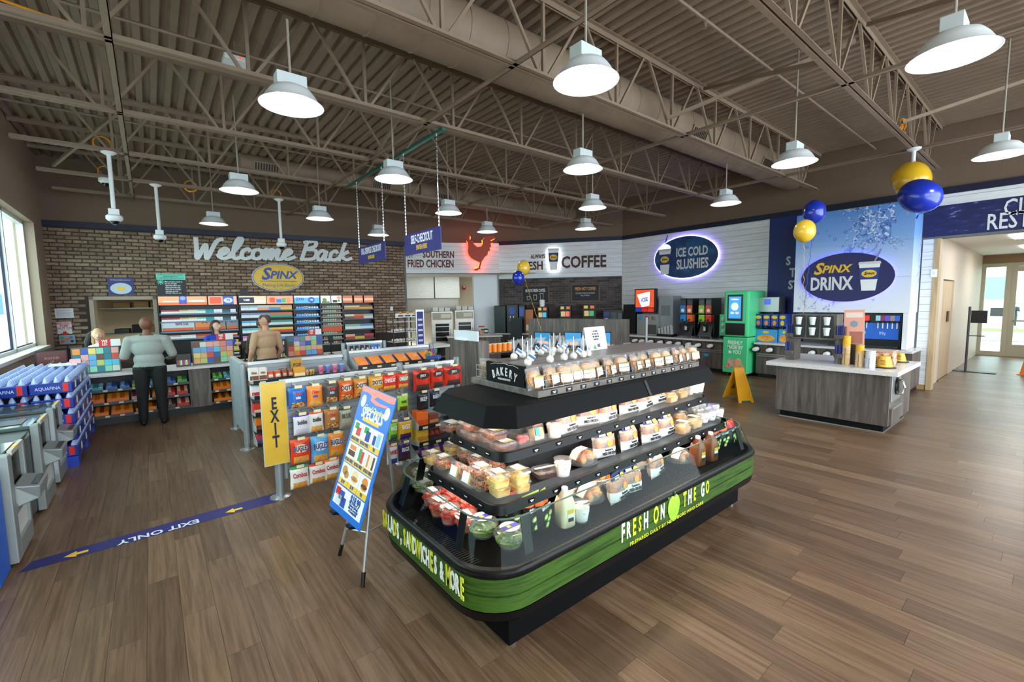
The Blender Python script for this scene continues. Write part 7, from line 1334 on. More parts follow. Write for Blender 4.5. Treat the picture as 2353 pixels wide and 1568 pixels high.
# ---------------------------------------------------------------- drinks mural box with the soda fountain
XM = 11.9; m, nt, bs = newmat('water_mural'); gz = coords(nt, 'world'); sp = nt.nodes.new('ShaderNodeSeparateXYZ'); nt.links.new(gz.outputs[0], sp.inputs[0])
mr = N(nt, 'ShaderNodeMapRange'); mr.inputs[1].default_value = 1.7; mr.inputs[2].default_value = 3.9; nt.links.new(sp.outputs[2], mr.inputs[0]); gr = ramp(nt, [(0, 'e6eaf2'), (.35, 'cfdcf2'), (.7, '7faae4'), (1, '4f86d2')]); nt.links.new(mr.outputs[0], gr.inputs[0])
n1 = N(nt, 'ShaderNodeTexNoise', Scale=2.1, Detail=5, Distortion=1.6); nt.links.new(gz.outputs[0], n1.inputs['Vector']); r1 = ramp(nt, [(.44, '000000'), (.485, 'ffffff'), (.50, '303030'), (.515, 'ffffff'), (.56, '000000')]); nt.links.new(n1.outputs[0], r1.inputs[0])
n2 = N(nt, 'ShaderNodeTexNoise', Scale=.8, Detail=1); nt.links.new(gz.outputs[0], n2.inputs['Vector']); r2 = ramp(nt, [(.44, '000000'), (.54, 'ffffff')]); nt.links.new(n2.outputs[0], r2.inputs[0])
mm = N(nt, 'ShaderNodeMix', data_type='RGBA', blend_type='MULTIPLY'); mm.inputs[0].default_value = 1; nt.links.new(r1.outputs[0], mm.inputs[6]); nt.links.new(r2.outputs[0], mm.inputs[7])
n3 = N(nt, 'ShaderNodeTexNoise', Scale=9, Detail=3, Distortion=2); nt.links.new(gz.outputs[0], n3.inputs['Vector']); r3 = ramp(nt, [(.42, '1c3f9a'), (.52, '6f96d8'), (.60, 'f2f6fc')]); nt.links.new(n3.outputs[0], r3.inputs[0])
mx = N(nt, 'ShaderNodeMix', data_type='RGBA'); nt.links.new(mm.outputs[2], mx.inputs[0]); nt.links.new(gr.outputs[0], mx.inputs[6]); nt.links.new(r3.outputs[0], mx.inputs[7]); nt.links.new(mx.outputs[2], bs.inputs['Base Color']); MUR = m
t = struct('wall_mural', MB().box(XM+.02, 2.02, 1.64, XE-.002, 4.05, 3.88).box(XM+.02, 1.97, .89, XE-.002, 2.05, 3.88), mat('e8ebf0', .5), 'boxed out drinks mural of splashing water')
for a, b in ((1.64, 2.38), (2.385, 3.12), (3.125, 3.88)): obj('mural_panel', MB().box(XM, 1.97, a, XM+.02, 4.05, b), MUR, t)
obj('mural_panel', MB().box(XM, 1.955, 1.64, XE-.002, 1.97, 3.88), MUR, t)
for i in range(26):
    rnd = random.Random(i); y, z = rnd.uniform(2.1, 4.0), rnd.uniform(1.7, 3.8); r_ = rnd.uniform(.012, .035); q = MB(); q.x = fE(XM, y, z, 0); q.lathe([(r_, 0), (r_, .003), (r_*.7, .003), (r_*.7, 0)], 14, caps=False); obj('drop_print', q, mat('3a62b8', .4), t)
def neon(name, fr, a, b, r, m, parent):
    q = MB(); q.tube([fr@Vector((a*math.cos(2*math.pi*i/48), b*math.sin(2*math.pi*i/48), -.02)) for i in range(49)], r, 6); return obj(name, q, m, parent, True)
VIO = mat('6a5aff', .5, 0, 5)
t = thing('oval_sign', 'navy oval drinks sign with yellow name and white cup on the water mural', 'sign', (XM-.05, 3.05, 2.41)); fr = fE(XM, 3.05, 2.41, .05); ovalobj('plate', fr, .845, .53, -.015, .0, mat('1a1858', .45), t); neon('halo_tube', fr, .82, .505, .018, VIO, t)
spinx(t, fr@Matrix.Translation((-.27, .20, .002)), .74, mat('e8b82a', .5)); text('lettering', 'DRINX', .40, LET, t, fr@Matrix.Translation((-.26, -.14, .002)), .64, bold=.03)
def cupprint(t, fr, w_, h_, dome=False, emit=.0, sleeve_w=.9):
    W_ = mat('eceef0', .4, 0, emit); shape('cup_print', fr, [(-w_*.33, 0), (w_*.33, 0), (w_*.5, h_), (-w_*.5, h_)], 0, .006, W_, t); shape('sleeve_print', fr, [(-w_*.43, h_*.42), (w_*.43, h_*.42), (w_*.485, h_*.86), (-w_*.485, h_*.86)], .006, .009, mat('1f3a86', .5), t); ovalobj('emblem', fr@Matrix.Translation((0, h_*.64, .009)), w_*.36, h_*.14, 0, .003, YELLOW, t); spinx(t, fr@Matrix.Translation((0, h_*.64, .013)), w_*.55, mat('1b2350', .5))
    shape('lid_print', fr, [(-w_*.54, h_), (w_*.54, h_), (w_*.5, h_*1.09), (-w_*.5, h_*1.09)], 0, .008, mat('d0d0cc', .4, 0, emit), t)
    if dome: shape('dome_print', fr@Matrix.Translation((0, h_*1.09, 0)), [(w_*.5*math.cos(a), h_*.2*math.sin(a)) for a in [math.pi*i/14 for i in range(15)]], 0, .008, mat('f4f0fa', .4, 0, 1.2), t)
cupprint(t, fr@Matrix.Translation((.42, -.30, .002)), .36, .56); q = MB(); q.x = fr; q.bar((.50, .3, .006), (.60, .56, .006), .03, .004); obj('straw_print', q, mat('8a8a94', .5), t, True)
t = thing('soda_fountain', 'black soda fountain with blue valve panel and rows of brand buttons under the mural', 'machine', (12.1, 2.7, .886)); obj('cabinet', MB().box(12.0, 2.08, .886, 12.6, 3.35, 1.62), BLACK, t, True); obj('valve_panel', MB().box(11.985, 2.12, 1.08, 12.0, 3.3, 1.42), mat('1f5ab8', .35, 0, .15), t, True)
for i, (u, c) in enumerate(((848, 'd8505a'), (893, 'e03020'), (1001, '8ac0c8'), (1047, '7a2a5a'), (1094, '5a4ac0'), (1140, '8a7a78'), (1186, '2a5ad0'))):
    y = atx(1780+u/4.203, 735, 11.98).y; v = obj('valve', MB().box(11.93, y-.035, 1.43, 12.0, y+.035, 1.47), BLACK, t, True); obj('brand_button', MB().box(11.96, y-.04, 1.44+.03, 12.0, y+.04, 1.58), mat(c, .4, 0, .2), t, True); obj('nozzle', MB().tube([(11.965, y, 1.43), (11.965, y, 1.31)], .012, 6), mat('d8dce0', .4), v, True)
for s_, y in (('$1.59', 3.05), ('$2.09', 2.75), ('99¢', 2.38)): text('lettering', s_, .10, mat('c8d8f0', .5), t, frame((11.984, y, 1.2), (0, -1, 0), UP), .8)
obj('drip_tray', MB().box(11.9, 2.1, .887, 12.0, 3.3, .95), mat('1a1a1c', .4), t, True)
# navy panel beside it
t = struct('wall_navy', MB().box(XE-.03, 4.06, .89, XE-.001, 4.92, ZE), mat('16266e', .5), 'navy painted panel beside the water mural')
for s_, x, y in (('S', 1806, 601), ('T', 1814, 628), ('ST', 1811, 656)): text('lettering', s_, .30, LET, t, efp(x, y, .032), .8, bold=.03, al='LEFT')
# slushie sign
fr = efr(7.26, 3.24, .08); t = thing('oval_sign', 'blue oval slushie sign with glowing violet rim on the white boards', 'sign', fr.translation); ovalobj('plate', fr, 1.02, .62, -.02, 0, noisemat('ice_blue', [(.3, '0e2258'), (.5, '14406f'), (.7, '1a6a9a')], (1, 1, 1), 3, 6, .4), t); neon('halo_tube', fr, 1.03, .63, .022, mat('8a78ff', .5, 0, 6), t)
text('lettering', 'ICE COLD', .36, LET, t, fr@Matrix.Translation((.22, .14, .002)), .62, bold=.03); text('lettering', 'SLUSHIES', .40, LET, t, fr@Matrix.Translation((.24, -.22, .002)), .62, bold=.03); cupprint(t, fr@Matrix.Translation((-.66, -.48, .004)), .40, .72, True); q = MB(); q.x = fr; q.bar((-.64, .5, .004), (-.58, .72, .004), .03, .006); obj('straw_print', q, mat('241a4a', .5), t, True)
# coffee sign
BRN = mat('4a2a1e', .6); t = thing('coffee_sign', 'brown painted coffee lettering with a white lit cup on the boards', 'sign', cfp(1290, 600).translation)
for s_, x, y, h_, k, sx_ in (('ALWAYS', 1236, 590, .20, 0, .66), ('FRESH', 1220, 612, .40, 0, .8), ('COFFEE', 1341, 603, .56, 0, .80)): text('lettering', s_, h_, BRN, t, cfp(x, y, .022), sx_, bold=.03)
a_, b_ = atc(1259, 600, .08), atc(1285, 600, .08); zt, zb = atc(1272, 571, .08).z, atc(1272, 621, .08).z; fr = cfr((cs(a_)+cs(b_))/2, zb, .08); cw = cs(b_)-cs(a_); cupprint(t, fr, cw*.95, (zt-zb)*.92); q = MB(); q.x = fr; q.box(-cw*.42, .02, -.03, cw*.42, (zt-zb)*.95, -.015); obj('halo_light', q, mat('e8f4ff', .5, 0, 9), t, True)
for i, (l, t_, r, b, hd, ls, c) in enumerate(((1199, 657, 1262, 697, 'ALWAYS FRESH COFFEE', (), 'e4e4e4'), (1312, 653, 1378, 693, 'FRESH HOT COFFEE', ("FOR SOME, IT'S THE MOST IMPORTANT", 'MEAL OF THE DAY'), 'd89a5a'))):
    A, B_ = atc(l, (t_+b)/2, .02), atc(r, (t_+b)/2, .02); zt, zb = atc((l+r)/2, t_, .02).z, atc((l+r)/2, b, .02).z; w_, h_ = cs(B_)-cs(A), zt-zb; fr = cfr((cs(A)+cs(B_))/2, (zt+zb)/2, .02); t = thing('chalkboard', 'framed black coffee board, %s' % ['with three cup drawings', 'with orange heading'][i], 'board', fr.translation, 0, 'coffee boards'); rect('frame', fr, -w_/2, -h_/2, w_/2, h_/2, -.015, .012, mat('6a5038', .5), t); rect('board', fr, -w_*.465, -h_*.45, w_*.465, h_*.45, .012, .016, mat('16161a', .6), t)
    text('lettering', hd, .15, mat(c, .6), t, fr@Matrix.Translation((0, h_*.22, .017)), w_*.8/(len(hd)*.15*.62), bold=.02)
    for j, s_ in enumerate(ls): text('lettering', s_, .07, mat('d8d8d8', .6), t, fr@Matrix.Translation((0, -.02-h_*.13*j, .017)), w_*.78/(33*.07*.62))
    if not ls:
        for j in range(3): hh = .14+.05*j; q = MB(); q.x = fr@Matrix.Translation((-w_*.25+w_*.24*j, -h_*.32, .016)); q.prism([(-.05, 0), (.05, 0), (.065, hh), (-.065, hh)], 0, .002, 0); q.prism([(-.04, .015), (.04, .015), (.052, hh-.015), (-.052, hh-.015)], .002, .003, 1); obj('cup_drawing', q, [mat('d0d0d0', .6), mat('16161a', .6)], t, True)
# coffee machines on the coffee counter
def cm(label, l, t_, r, z1_off, m=BLACK, d=.4, off=.6, scr=None, name='coffee_machine', cat_='coffee machine', z0=.886, extra=None):
    A, B_ = atc(l, 740, off), atc(r, 740, off); zt = atc((l+r)/2, t_, off).z; w_ = cs(B_)-cs(A); fr = cfr((cs(A)+cs(B_))/2, z0, off); t = thing(name, label, cat_, fr.translation); q = MB(); q.x = fr; q.box(-w_/2, 0, -d, w_/2, zt-z0, 0); obj('body', q, m, t, True, bevel=.012); h_ = zt-z0
    for (u0, v0, u1, v1, c, em_) in (scr or ()): rect('panel', fr, w_*u0, h_*v0, w_*u1, h_*v1, 0, .012, mat(c, .3, 0, em_), t)
    return t, fr, w_, h_
cm('plain tall black coffee cabinet at the kitchen end of the counter', 1136, 703, 1162, 0)
t, fr, w_, h_ = cm('black cold brew tower with blue oval logo and twin taps', 1164, 700, 1190, 0, scr=[(-.4, .5, .4, .95, '15151a', 0)]); ovalobj('emblem', fr@Matrix.Translation((0, h_*.78, .012)), w_*.25, h_*.13, 0, .003, mat('2a4aa8', .4), t)
for s in (-.15, .15): q = MB(); q.x = fr; q.tube([(w_*s, h_*.6, .03), (w_*s, h_*.42, .05)], .018, 8); obj('tap', q, SIL, t, True)
cm('narrow black tower with blue logo beside the twin tap tower', 1192, 701, 1206, 0, scr=[(-.35, .6, .35, .92, '2a4aa8', 0)])
cm('brown cardboard drinks menu standing on the coffee counter', 1207, 712, 1225, 0, mat('b8723e', .6), .05, .5, [(-.4, .1, .4, .35, 'e8dcc8', 0)], 'menu_card', 'menu')
for i, (l, t_, r) in enumerate(((1235, 705, 1258), (1286, 702, 1312), (1339, 700, 1368))):
    t, fr, w_, h_ = cm('black coffee brewer with a colour screen, %s' % ['with white jar on top', 'middle of three', 'nearest the corner'][i], l, t_, r, 0, grp if False else BLACK, scr=[(-.38, .60, -.02, .78, 'c8a86a', .3), (.02, .60, .38, .78, ('3ab0d8', 'e8705a', '4a9a6a')[i], .3), (-.4, .86, -.1, .96, 'd8b04a', .2), (.1, .86, .4, .96, 'e0703a', .2)])
    t['group'] = 'coffee brewers'
    if i == 0: q = MB(); q.x = fr@Matrix.Translation((-w_*.1, h_, -.2))@Matrix.Rotation(-math.pi/2, 4, 'X'); q.lathe([(.08, 0), (.10, .22), (.11, .23), (.002, .235)], 14, caps=False); obj('white_jar', q, WHITE, t, True)
t, fr, w_, h_ = cm('wide black specialty coffee machine with blue round sign', 1386, 712, 1430, 0, scr=[(-.12, .55, .2, .9, '2a2e34', .1), (-.1, .6, .18, .85, '4a5a60', .2), (.28, .6, .46, .85, '3a3e4a', .2), (-.48, .72, -.2, .9, '2a2f6a', .1)]); ovalobj('round_sign', fr@Matrix.Translation((-w_*.33, h_*.5, .004)), .10, .12, 0, .008, mat('8ab4d0', .4), t)
t = thing('napkin_box', 'small black napkin box with white napkins on the coffee counter end', 'box', cfr(-.4, .886, .7).translation)
# ---------------------------------------------------------------- kitchen and chicken fascia
CHR = mat('6a241c', .6); 
text('lettering', 'SPINX', .17, mat('2a2a50', .6), cp, frame(atk(937, 589, -.008), KE, UP), .7, shear=.2); text('lettering', 'SOUTHERN', .30, CHR, cp, frame(atk(1008, 586, -.008), KE, UP), .66, bold=.03); text('lettering', 'FRIED CHICKEN', .34, CHR, cp, frame(atk(990, 607, -.008), KE, UP), .62, bold=.03)
rp = [(712, 105), (722, 88), (735, 74), (748, 84), (756, 98), (752, 125), (775, 145), (800, 178), (828, 202), (862, 195), (880, 165), (875, 132), (900, 108), (940, 92), (985, 92), (1002, 112), (985, 124), (955, 138), (978, 158), (955, 170), (962, 198), (945, 210), (952, 235), (930, 245), (926, 275), (897, 300), (886, 320), (871, 340), (863, 370), (855, 400), (860, 412), (836, 420), (828, 430), (800, 428), (795, 415), (835, 404), (845, 372), (850, 350), (815, 335), (770, 310), (742, 275), (734, 240), (740, 200), (735, 160), (718, 138)]
kc = atk(1100, 590, .10); fr = frame(kc, KE, UP); fi = fr.inverted(); pl = [(fi@atk(900+a/4.2, 520+b/4.2, .10)).xy for a, b in rp]
t = thing('rooster_sign', 'dark orange rooster silhouette glowing red at its edges', 'sign', kc); q = MB(); q.x = fr; q.prism([tuple(v) for v in pl], -.012, .012); obj('silhouette', q, mat('b8360c', .5), t, True)
q = MB(); ctr = sum((Vector((*v, 0)) for v in pl), Vector())/len(pl); q.tube([fr@(Vector((*v, -.05))+(ctr-Vector((*v, 0)))*.05) for v in pl+pl[:1]], .012, 6); obj('halo_tube', q, mat('ff3a12', .5, 0, 16), t, True)
for u, v in ((0, -.1), (.1, .1)): q = MB(); q.x = fr; q.tube([(u, v, -.012), (u, v, -.12)], .012, 6); obj('standoff', q, SIL, t, True)
def kbox(name, label, cat_, l, t_, r, b, off, d, m, z0=None, grp=None, bev=.008):
    A, B_ = atk(l, (t_+b)/2, off), atk(r, (t_+b)/2, off); zt, zb = atk((l+r)/2, t_, off).z, atk((l+r)/2, b, off).z; zb = zb if z0 is None else z0; w_ = ks(B_)-ks(A); fr = kfr((ks(A)+ks(B_))/2, zb, off); t = thing(name, label, cat_, fr.translation, 0, grp); q = MB(); q.x = fr; q.box(-w_/2, 0, -d, w_/2, zt-zb, 0); obj('body', q, m, t, True, bevel=bev); return t, fr, w_, zt-zb
BST = noisemat('brushed_steel', [(.3, 'a5a196'), (.7, 'c4c0b4')], (1, 1, 30), 6, 2, .35, metal=.8)
t, fr, w_, h_ = kbox('kitchen_hood', 'stainless steel cooking hood over the kitchen back wall', 'hood', 931, 632, 1056, 686, -2.4, .6, BST); rect('hood_seam', fr, w_*.02, 0, w_*.04, h_, 0, .004, DARK, t); obj('backsplash', (lambda q: (setattr(q, 'x', fr), q.box(-w_/2, -.55, -.58, w_/2, 0, -.55))[1])(MB()), mat('8a8478', .3, .7), t, True)
for i, (l, t_, r) in enumerate(((992, 716, 1041), (1046, 713, 1090))):
    t, fr, w_, h_ = kbox('holding_oven', 'tall steel warming cabinet with glass door, %s' % ['left of the pair', 'right of the pair'][i], 'oven', l, t_, r, 800, -.6-.3*i, .5, BST, .05, 'warming cabinets'); rect('control_panel', fr, -w_*.45, h_*.82, w_*.45, h_*.97, 0, .01, mat('8a8474', .4, .5), t); rect('dial_card', fr, -w_*.05, h_*.86, w_*.4, h_*.94, .01, .014, mat('dcd4b8', .5), t)
    d = rect('door', fr, -w_*.44, h_*.30, w_*.44, h_*.80, 0, .02, BST, t); rect('window', fr, -w_*.32, h_*.36, w_*.32, h_*.74, .02, .024, mat('1c1610', .15), d); 
    for v in (.45, .56, .67): rect('rack_rail', fr, -w_*.32, h_*v, w_*.32, h_*v+.02, .024, .028, SIL, d)
    q = MB(); q.x = fr; q.tube([(w_*.4, h_*.45, .03), (w_*.4, h_*.45, .07), (w_*.4, h_*.62, .07), (w_*.4, h_*.62, .03)], .014, 6); obj('handle', q, SIL, d, True)
    for j in range(3): kbox('paper_box', 'white paper carton on top of the %s warming cabinet, %s' % (['left', 'right'][i], ['first', 'second', 'third'][j]), 'carton', l+2+j*14, t_-10+j, l+14+j*14, t_, -.7-.3*i, .3, mat('dcdad4', .6), fr.translation.z+h_+.002, 'cartons on the cabinets')
t, fr, w_, h_ = kbox('fire_alarm', 'small red fire alarm on the beige kitchen wall', 'alarm', 1063, 657, 1070, 666, -2.93, .05, RED); rect('strobe', fr, -w_*.3, h_*.55, w_*.3, h_*.9, 0, .01, WHITE, t)
# heated chicken case and pastry shelves at the counter end
t = thing('food_case', 'open black food case with shelves of wrapped rolls by the brick wall end', 'display case', (5.2, 10.95, 0)); HX0, HX1, HYc = aty(905, 780, 10.8).x, aty(962, 780, 10.8).x, 10.8
q = MB()
for x in (HX0, HX0+.33, HX1): q.box(x-.012, HYc, .881, x+.012, HYc+.025, 1.62); q.box(x-.012, HYc+.43, 0, x+.012, HYc+.455, 1.62)
obj('frame', q, BLACK, t, True)
for z in (.98, 1.24, 1.5): s_ = obj('shelf', MB().box(HX0, HYc, z, HX1, HYc+.45, z+.015), mat('d8d8d4', .4), t, True)
obj('side_glass', MB().box(HX1-.004, HYc+.03, .9, HX1, HYc+.43, 1.6), GLASS, t, True)
for j, z in enumerate((.996, 1.256)):
    for i in range(7): x = HX0+.05+(HX1-HX0-.1)*i/6; o = thing('wrapped_roll', 'white wrapped roll on the %s shelf of the food case, %s' % (['lower', 'upper'][j], ordn[i]), 'roll', (x, HYc+.12, z), 0, 'wrapped rolls'); obj('wrap', MB().ell((0, 0, .04), (.05, .08, .04), 10, 7), mat('ece8e2', .5), o); obj('sticker', MB().ell((0, -.03, .07), (.02, .02, .012), 8, 5), mat('c8643a', .5), o)
t = thing('counter_sign', 'white picture sign on top of the food case', 'sign', (0, 0, 0)); A, B_, zt, zb = aty(909, 730, 10.82), aty(963, 730, 10.82), aty(936, 720, 10.82).z, 1.62; t.location = ((A.x+B_.x)/2, 10.82, zb); w_ = B_.x-A.x; obj('panel', MB().box(-w_/2, 0, 0, w_/2, .02, zt-zb), mat('e4e2dc', .5), t); q = MB()
for i in range(3): q.box(-w_*.4+w_*.3*i, -.002, .03, -w_*.18+w_*.3*i, .001, .06, 0); q.ell((-w_*.29+w_*.3*i, 0, .12), (.05, .006, .035), 10, 6, 1)
obj('picture', q, [NAVY, mat('e0902a', .5)], t)
t = thing('banner_sign', 'tall narrow purple price banner in a silver frame', 'sign', (0, 0, 0)); A, B_, zt, zb = aty(963, 760, 9.95), aty(982, 760, 9.95), aty(972, 712, 9.95).z, aty(974, 792, 9.95).z; t.location = ((A.x+B_.x)/2, 9.95, .881); w_ = B_.x-A.x; t.location.y = 10.1; obj('frame', MB().box(-w_/2, 0, 0, w_/2, .03, zt-.881), ALU, t); q = MB(); q.box(-w_*.38, -.003, .08, w_*.38, .001, zt-.93, 0)
for i in range(5): z = .15+i*.13; q.box(-w_*.28, -.006, z, w_*.28, -.002, z+.05, 1)
obj('print', q, [mat('2f2a7a', .5), mat('c8cce0', .5)], t)
# order counter end: wood tower with white sign, baskets
t = thing('wood_tower', 'grey wood end tower beside the jerky panel', 'cabinet', (3.75, 5.75, 0)); obj('body', MB().box(3.66, 5.32, 0, 3.86, 6.1, 1.42), LAM, t, True, bevel=.003); obj('plinth', MB().box(3.655, 5.315, 0, 3.865, 6.105, .08), BLACK, t, True)
t = thing('blank_sign', 'blank white sign board standing on the grey wood tower', 'sign', (3.68, 5.75, 1.422)); A, B_ = atx(1046, 770, 3.69), atx(1100, 775, 3.69); obj('board', MB().box(-.01, B_.y-5.75, 0, .01, A.y-5.75, atx(1072, 760, 3.69).z-1.422), mat('e2e6ee', .5), t); obj('foot', MB().box(-.05, -.15, 0, .05, .15, .012), WHITE, t)
t = thing('wire_shelf', 'black shelf rack of orange snack cans and yellow fruit behind the wood tower', 'rack', (4.4, 5.75, 0)); q = MB()
for z in (.95, 1.22): q.box(3.9, 5.45, z-.02, 5.0, 5.95, z)
obj('shelf', q, BLACK, t, True); q = MB()
for x in (3.91, 4.97):
    for y in (5.46, 5.92): q.box(x-.015, y-.015, 0, x+.015, y+.015, 1.3)
obj('leg', q, BLACK, t, True)
for i in range(5): o = thing('snack_can', 'orange snack can on the shelf behind the wood tower, %s' % ordn[i], 'can', (4.0+i*.1, 5.52, 1.221), 0, 'orange snack cans'); obj('can', MB().lathe([(.045, 0), (.045, .12)], 14), mat('ee8a2a', .4), o); obj('lid', MB().lathe([(.047, .12), (.047, .13), (.002, .132)], 14), mat('e8d8b0', .4), o)
for i in range(7): o = thing('banana', 'yellow banana in the bunch below the orange cans, %s' % ordn[i], 'fruit', (4.0+i*.06, 5.55, .96), rz(-20+i*7), 'bananas'); obj('fruit', MB().tube([(0, -.09, .03), (.0, -.04, .09), (0, .03, .11), (0, .09, .08)], [.012, .02, .02, .01], 8), mat('d8b02a', .5), o); obj('stem', MB().tube([(0, .085, .085), (0, .11, .08)], .007, 6), mat('6a5a1e', .6), o)
# ordering kiosk
K0, K1 = Vector((7.15, 8.2, 0)), Vector((7.95, 5.9, 0)); ke = (K1-K0).normalized(); kl = (K1-K0).length; fk = lambda s, z, o=0: frame(K0+ke*s+Vector((ke.y, -ke.x, 0))*o+UP*z, ke, UP)
t = thing('order_counter', 'grey wood ordering island with tall back panel behind the bakery riser', 'counter', fk(kl/2, 0).translation); q = MB(); q.x = fk(0, 0); q.box(0, 0, -.2, kl, 1.57, 0); obj('back_panel', q, LAM, t, True); q = MB(); q.x = fk(0, 0); q.box(0, .86, 0, kl+.6, .90, .75); obj('worktop', q, QUARTZ, t, True); q = MB(); q.x = fk(0, 0); q.box(.05, 0, 0, kl+.5, .86, .65); obj('body', q, LAM, t, True)
nk = (K0*ke.y*-1).x if 0 else 0
for i, (l, r, c) in enumerate(((1228, 1266, '2a7aa8'), (1297, 1337, '3a86b8'), (1390, 1403, '3a86b8'))):
    kn = (-ke.y, ke.x); pa, pb = atpl(l, 780, K0, kn, .4), atpl(r, 780, K0, kn, .4); sA_, sB_ = (pa-K0).dot(ke), (pb-K0).dot(ke); zt, zb = atpl((l+r)/2, 763, K0, kn, .4).z, .98; fr = fk((sA_+sB_)/2, .9, .4); t = thing('order_screen', 'touch order screen with blue food picture, %s' % ['left of three', 'middle', 'half behind the white snap card'][i], 'screen', fr.translation, 0, 'touch order screens'); w_ = sB_-sA_; rect('bezel', fr, -w_/2, zb-.9, w_/2, zt-.9, -.03, 0, BLACK, t); rect('display', fr, -w_*.46, zb-.88, w_*.46, zt-.92, 0, .003, mat(c, .3, 0, .4), t); rect('food_print', fr, -w_*.35, zb-.86, w_*.35, zb-.8, .003, .005, mat('d89a5a', .4, 0, .3), t); q = MB(); q.x = fr; q.box(-.1, .001, -.08, .1, .012, .08); q.box(-.02, .01, -.03, .02, .1, 0); obj('stand', q, DARK, t, True)
kn = (-ke.y, ke.x); p = atpl(1447, 790, K0, kn, .45); t = thing('bucket', 'orange red bucket standing on the ordering counter', 'bucket', (p.x, p.y, .901)); obj('pail', MB().lathe([(.09, 0), (.13, .16), (.135, .165), (.125, .16), (.085, .01)], 20, caps=False), mat('e0401e', .4), t); obj('rim', MB().lathe([(.13, .16), (.14, .165), (.14, .175), (.13, .175)], 20, caps=False), mat('c8341a', .4), t)
for i, (x, c, nm) in enumerate(((1408, '2f7a9a', 'teal'), (1418, 'e8a070', 'peach'), (1425, 'f0b088', 'pale peach'))): p = atpl(x, 792, K0, kn, .45); t = thing('snack_tray', '%s snack tray beside the red bucket' % nm, 'tray', (p.x, p.y-.05*i, .901)); obj('tray', MB().box(-.1, -.08, 0, .1, .08, .05+.02*i), mat(c, .5), t, bevel=.006); obj('contents', MB().box(-.085, -.065, .05+.02*i, .085, .065, .07+.02*i), mat('c89a70', .6), t)
# napkin box contents
q = MB(); q.x = Matrix(); o = bpy.data.objects['napkin_box']; obj('case', MB().box(-.1, -.1, 0, .1, .1, .16), BLACK, o, bevel=.02); obj('napkins', MB().box(-.07, -.104, .04, .07, -.095, .12), WHITE, o)
t = thing('snack_jar', 'clear jar with red lid at the kitchen counter', 'jar', atk(1107, 772, .2).xyz); t.location.z = .886; obj('jar', MB().lathe([(.09, 0), (.10, .04), (.10, .24), (.08, .26)], 16), PLASTIC, t); obj('filling', MB().lathe([(.085, .01), (.09, .14)], 14), F_COOK, t); obj('lid', MB().lathe([(.09, .26), (.1, .265), (.1, .30), (.002, .302)], 16), RED, t)
t = thing('pickup_counter', 'white topped pickup counter in front of the kitchen bay', 'counter', kfr(2.2, 0, .5).translation); q = MB(); q.x = kfr(0, 0); q.box(1.3, .85, .15, 3.1, .885, .75); obj('worktop', q, QUARTZ, t, True); q = MB(); q.x = kfr(0, 0); q.box(1.35, 0, .2, 3.05, .85, .68); obj('body', q, LAM, t, True)
t = thing('cutlery_tower', 'matt black display back standing before the coffee counter', 'stand', (0, 0, 0)); p = atc(1187, 800, 1.1); t.location = (p.x, p.y, 0); q = MB(); q.x = frame((0, 0, 0), CE, UP); q.box(-.2, .0, -.04, .2, 1.42, .04); q.box(-.26, 0, -.2, .26, .03, .2); obj('panel', q, mat('0e1014', .5), t); q = MB(); q.x = frame((0, 0, 0), CE, UP); q.box(-.21, 1.42, -.05, .21, 1.44, .05); obj('cap', q, BLACK, t)
# ================================================================ DRINKS ISLAND, CHECKOUTS, WATER, BALLOONS, REST
bi_ = thing('condiment_island', 'grey wood drinks island with white top and black plinth on the open floor', 'counter', (8.85, 2.23, 0))
obj('body', MB().box(8.15, 1.50, .11, 9.55, 2.99, .86), LAM, bi_, True); obj('plinth', MB().box(8.2, 1.56, 0, 9.5, 2.93, .11), mat('040405', .6, 0, 0, .2), bi_, True); obj('worktop', MB().box(8.05, 1.40, .86, 9.62, 3.12, .925), QUARTZ, bi_, True, bevel=.004); obj('floor_trim', MB().box(8.19, 1.55, 0, 9.51, 2.94, .012), SIL, bi_, True)
tp = obj('waste_plate', MB().box(8.2, 1.482, .46, 8.75, 1.5, .85), SIL, bi_, True, bevel=.004); q = MB(); q.x = frame((8.48, 1.48, .67), (1, 0, 0), UP); q.lathe([(.13, 0), (.13, .02), (.11, .03), (.002, .032)], 20, caps=False); obj('round_flap', q, mat('3a3c3e', .2, .9), tp, True); q = MB(); q.tube([(8.42, 1.47, .78), (8.42, 1.40, .76), (8.42, 1.38, .67), (8.42, 1.40, .58), (8.42, 1.47, .56)], .014, 8); obj('handle', q, mat('d8dadc', .15, 1), tp, True)
dr = obj('drawer', MB().box(8.2, 1.47, .12, 8.75, 1.5, .36), LAM, bi_, True); obj('pull', MB().box(8.2, 1.455, .36, 8.75, 1.5, .385), SIL, dr, True)
tw = thing('cup_tower', 'grey wood cup tower with six black cup bays on the drinks island', 'rack', (8.6, 2.56, .926)); X0, X1 = 8.46, 8.80; y0_, y1_ = 2.14, 2.98
obj('top_box', MB().box(X0, y0_+.12, 1.30, X1, y1_-.08, 1.71), LAM, tw, True, bevel=.003)
for y in (y0_, y1_-.13): lg = obj('side_column', MB().box(X0+.02, y, .926, X1-.02, y+.13, 1.25), LAM, tw, True); obj('side_column', MB().box(X0+.02, y, 1.25, X1-.02, y+.13, 1.52), LAM, tw, True)
for i in range(3):
    y = y1_-.20-.20*i; b = obj('cup_bay', MB().box(X0-.015, y-.085, 1.33, X0, y+.085, 1.69), mat('0b0b0c', .4), tw, True, bevel=.01)
    for z in (1.37, 1.54): q = MB(); q.lathe([(.035, 0), (.045, .10), (.05, .105), (.05, .125), (.02, .13)], 14, 0, X0-.03, y); o = obj('cups', q, mat('dfe6e4', .35), tw, True); o.location.z += z
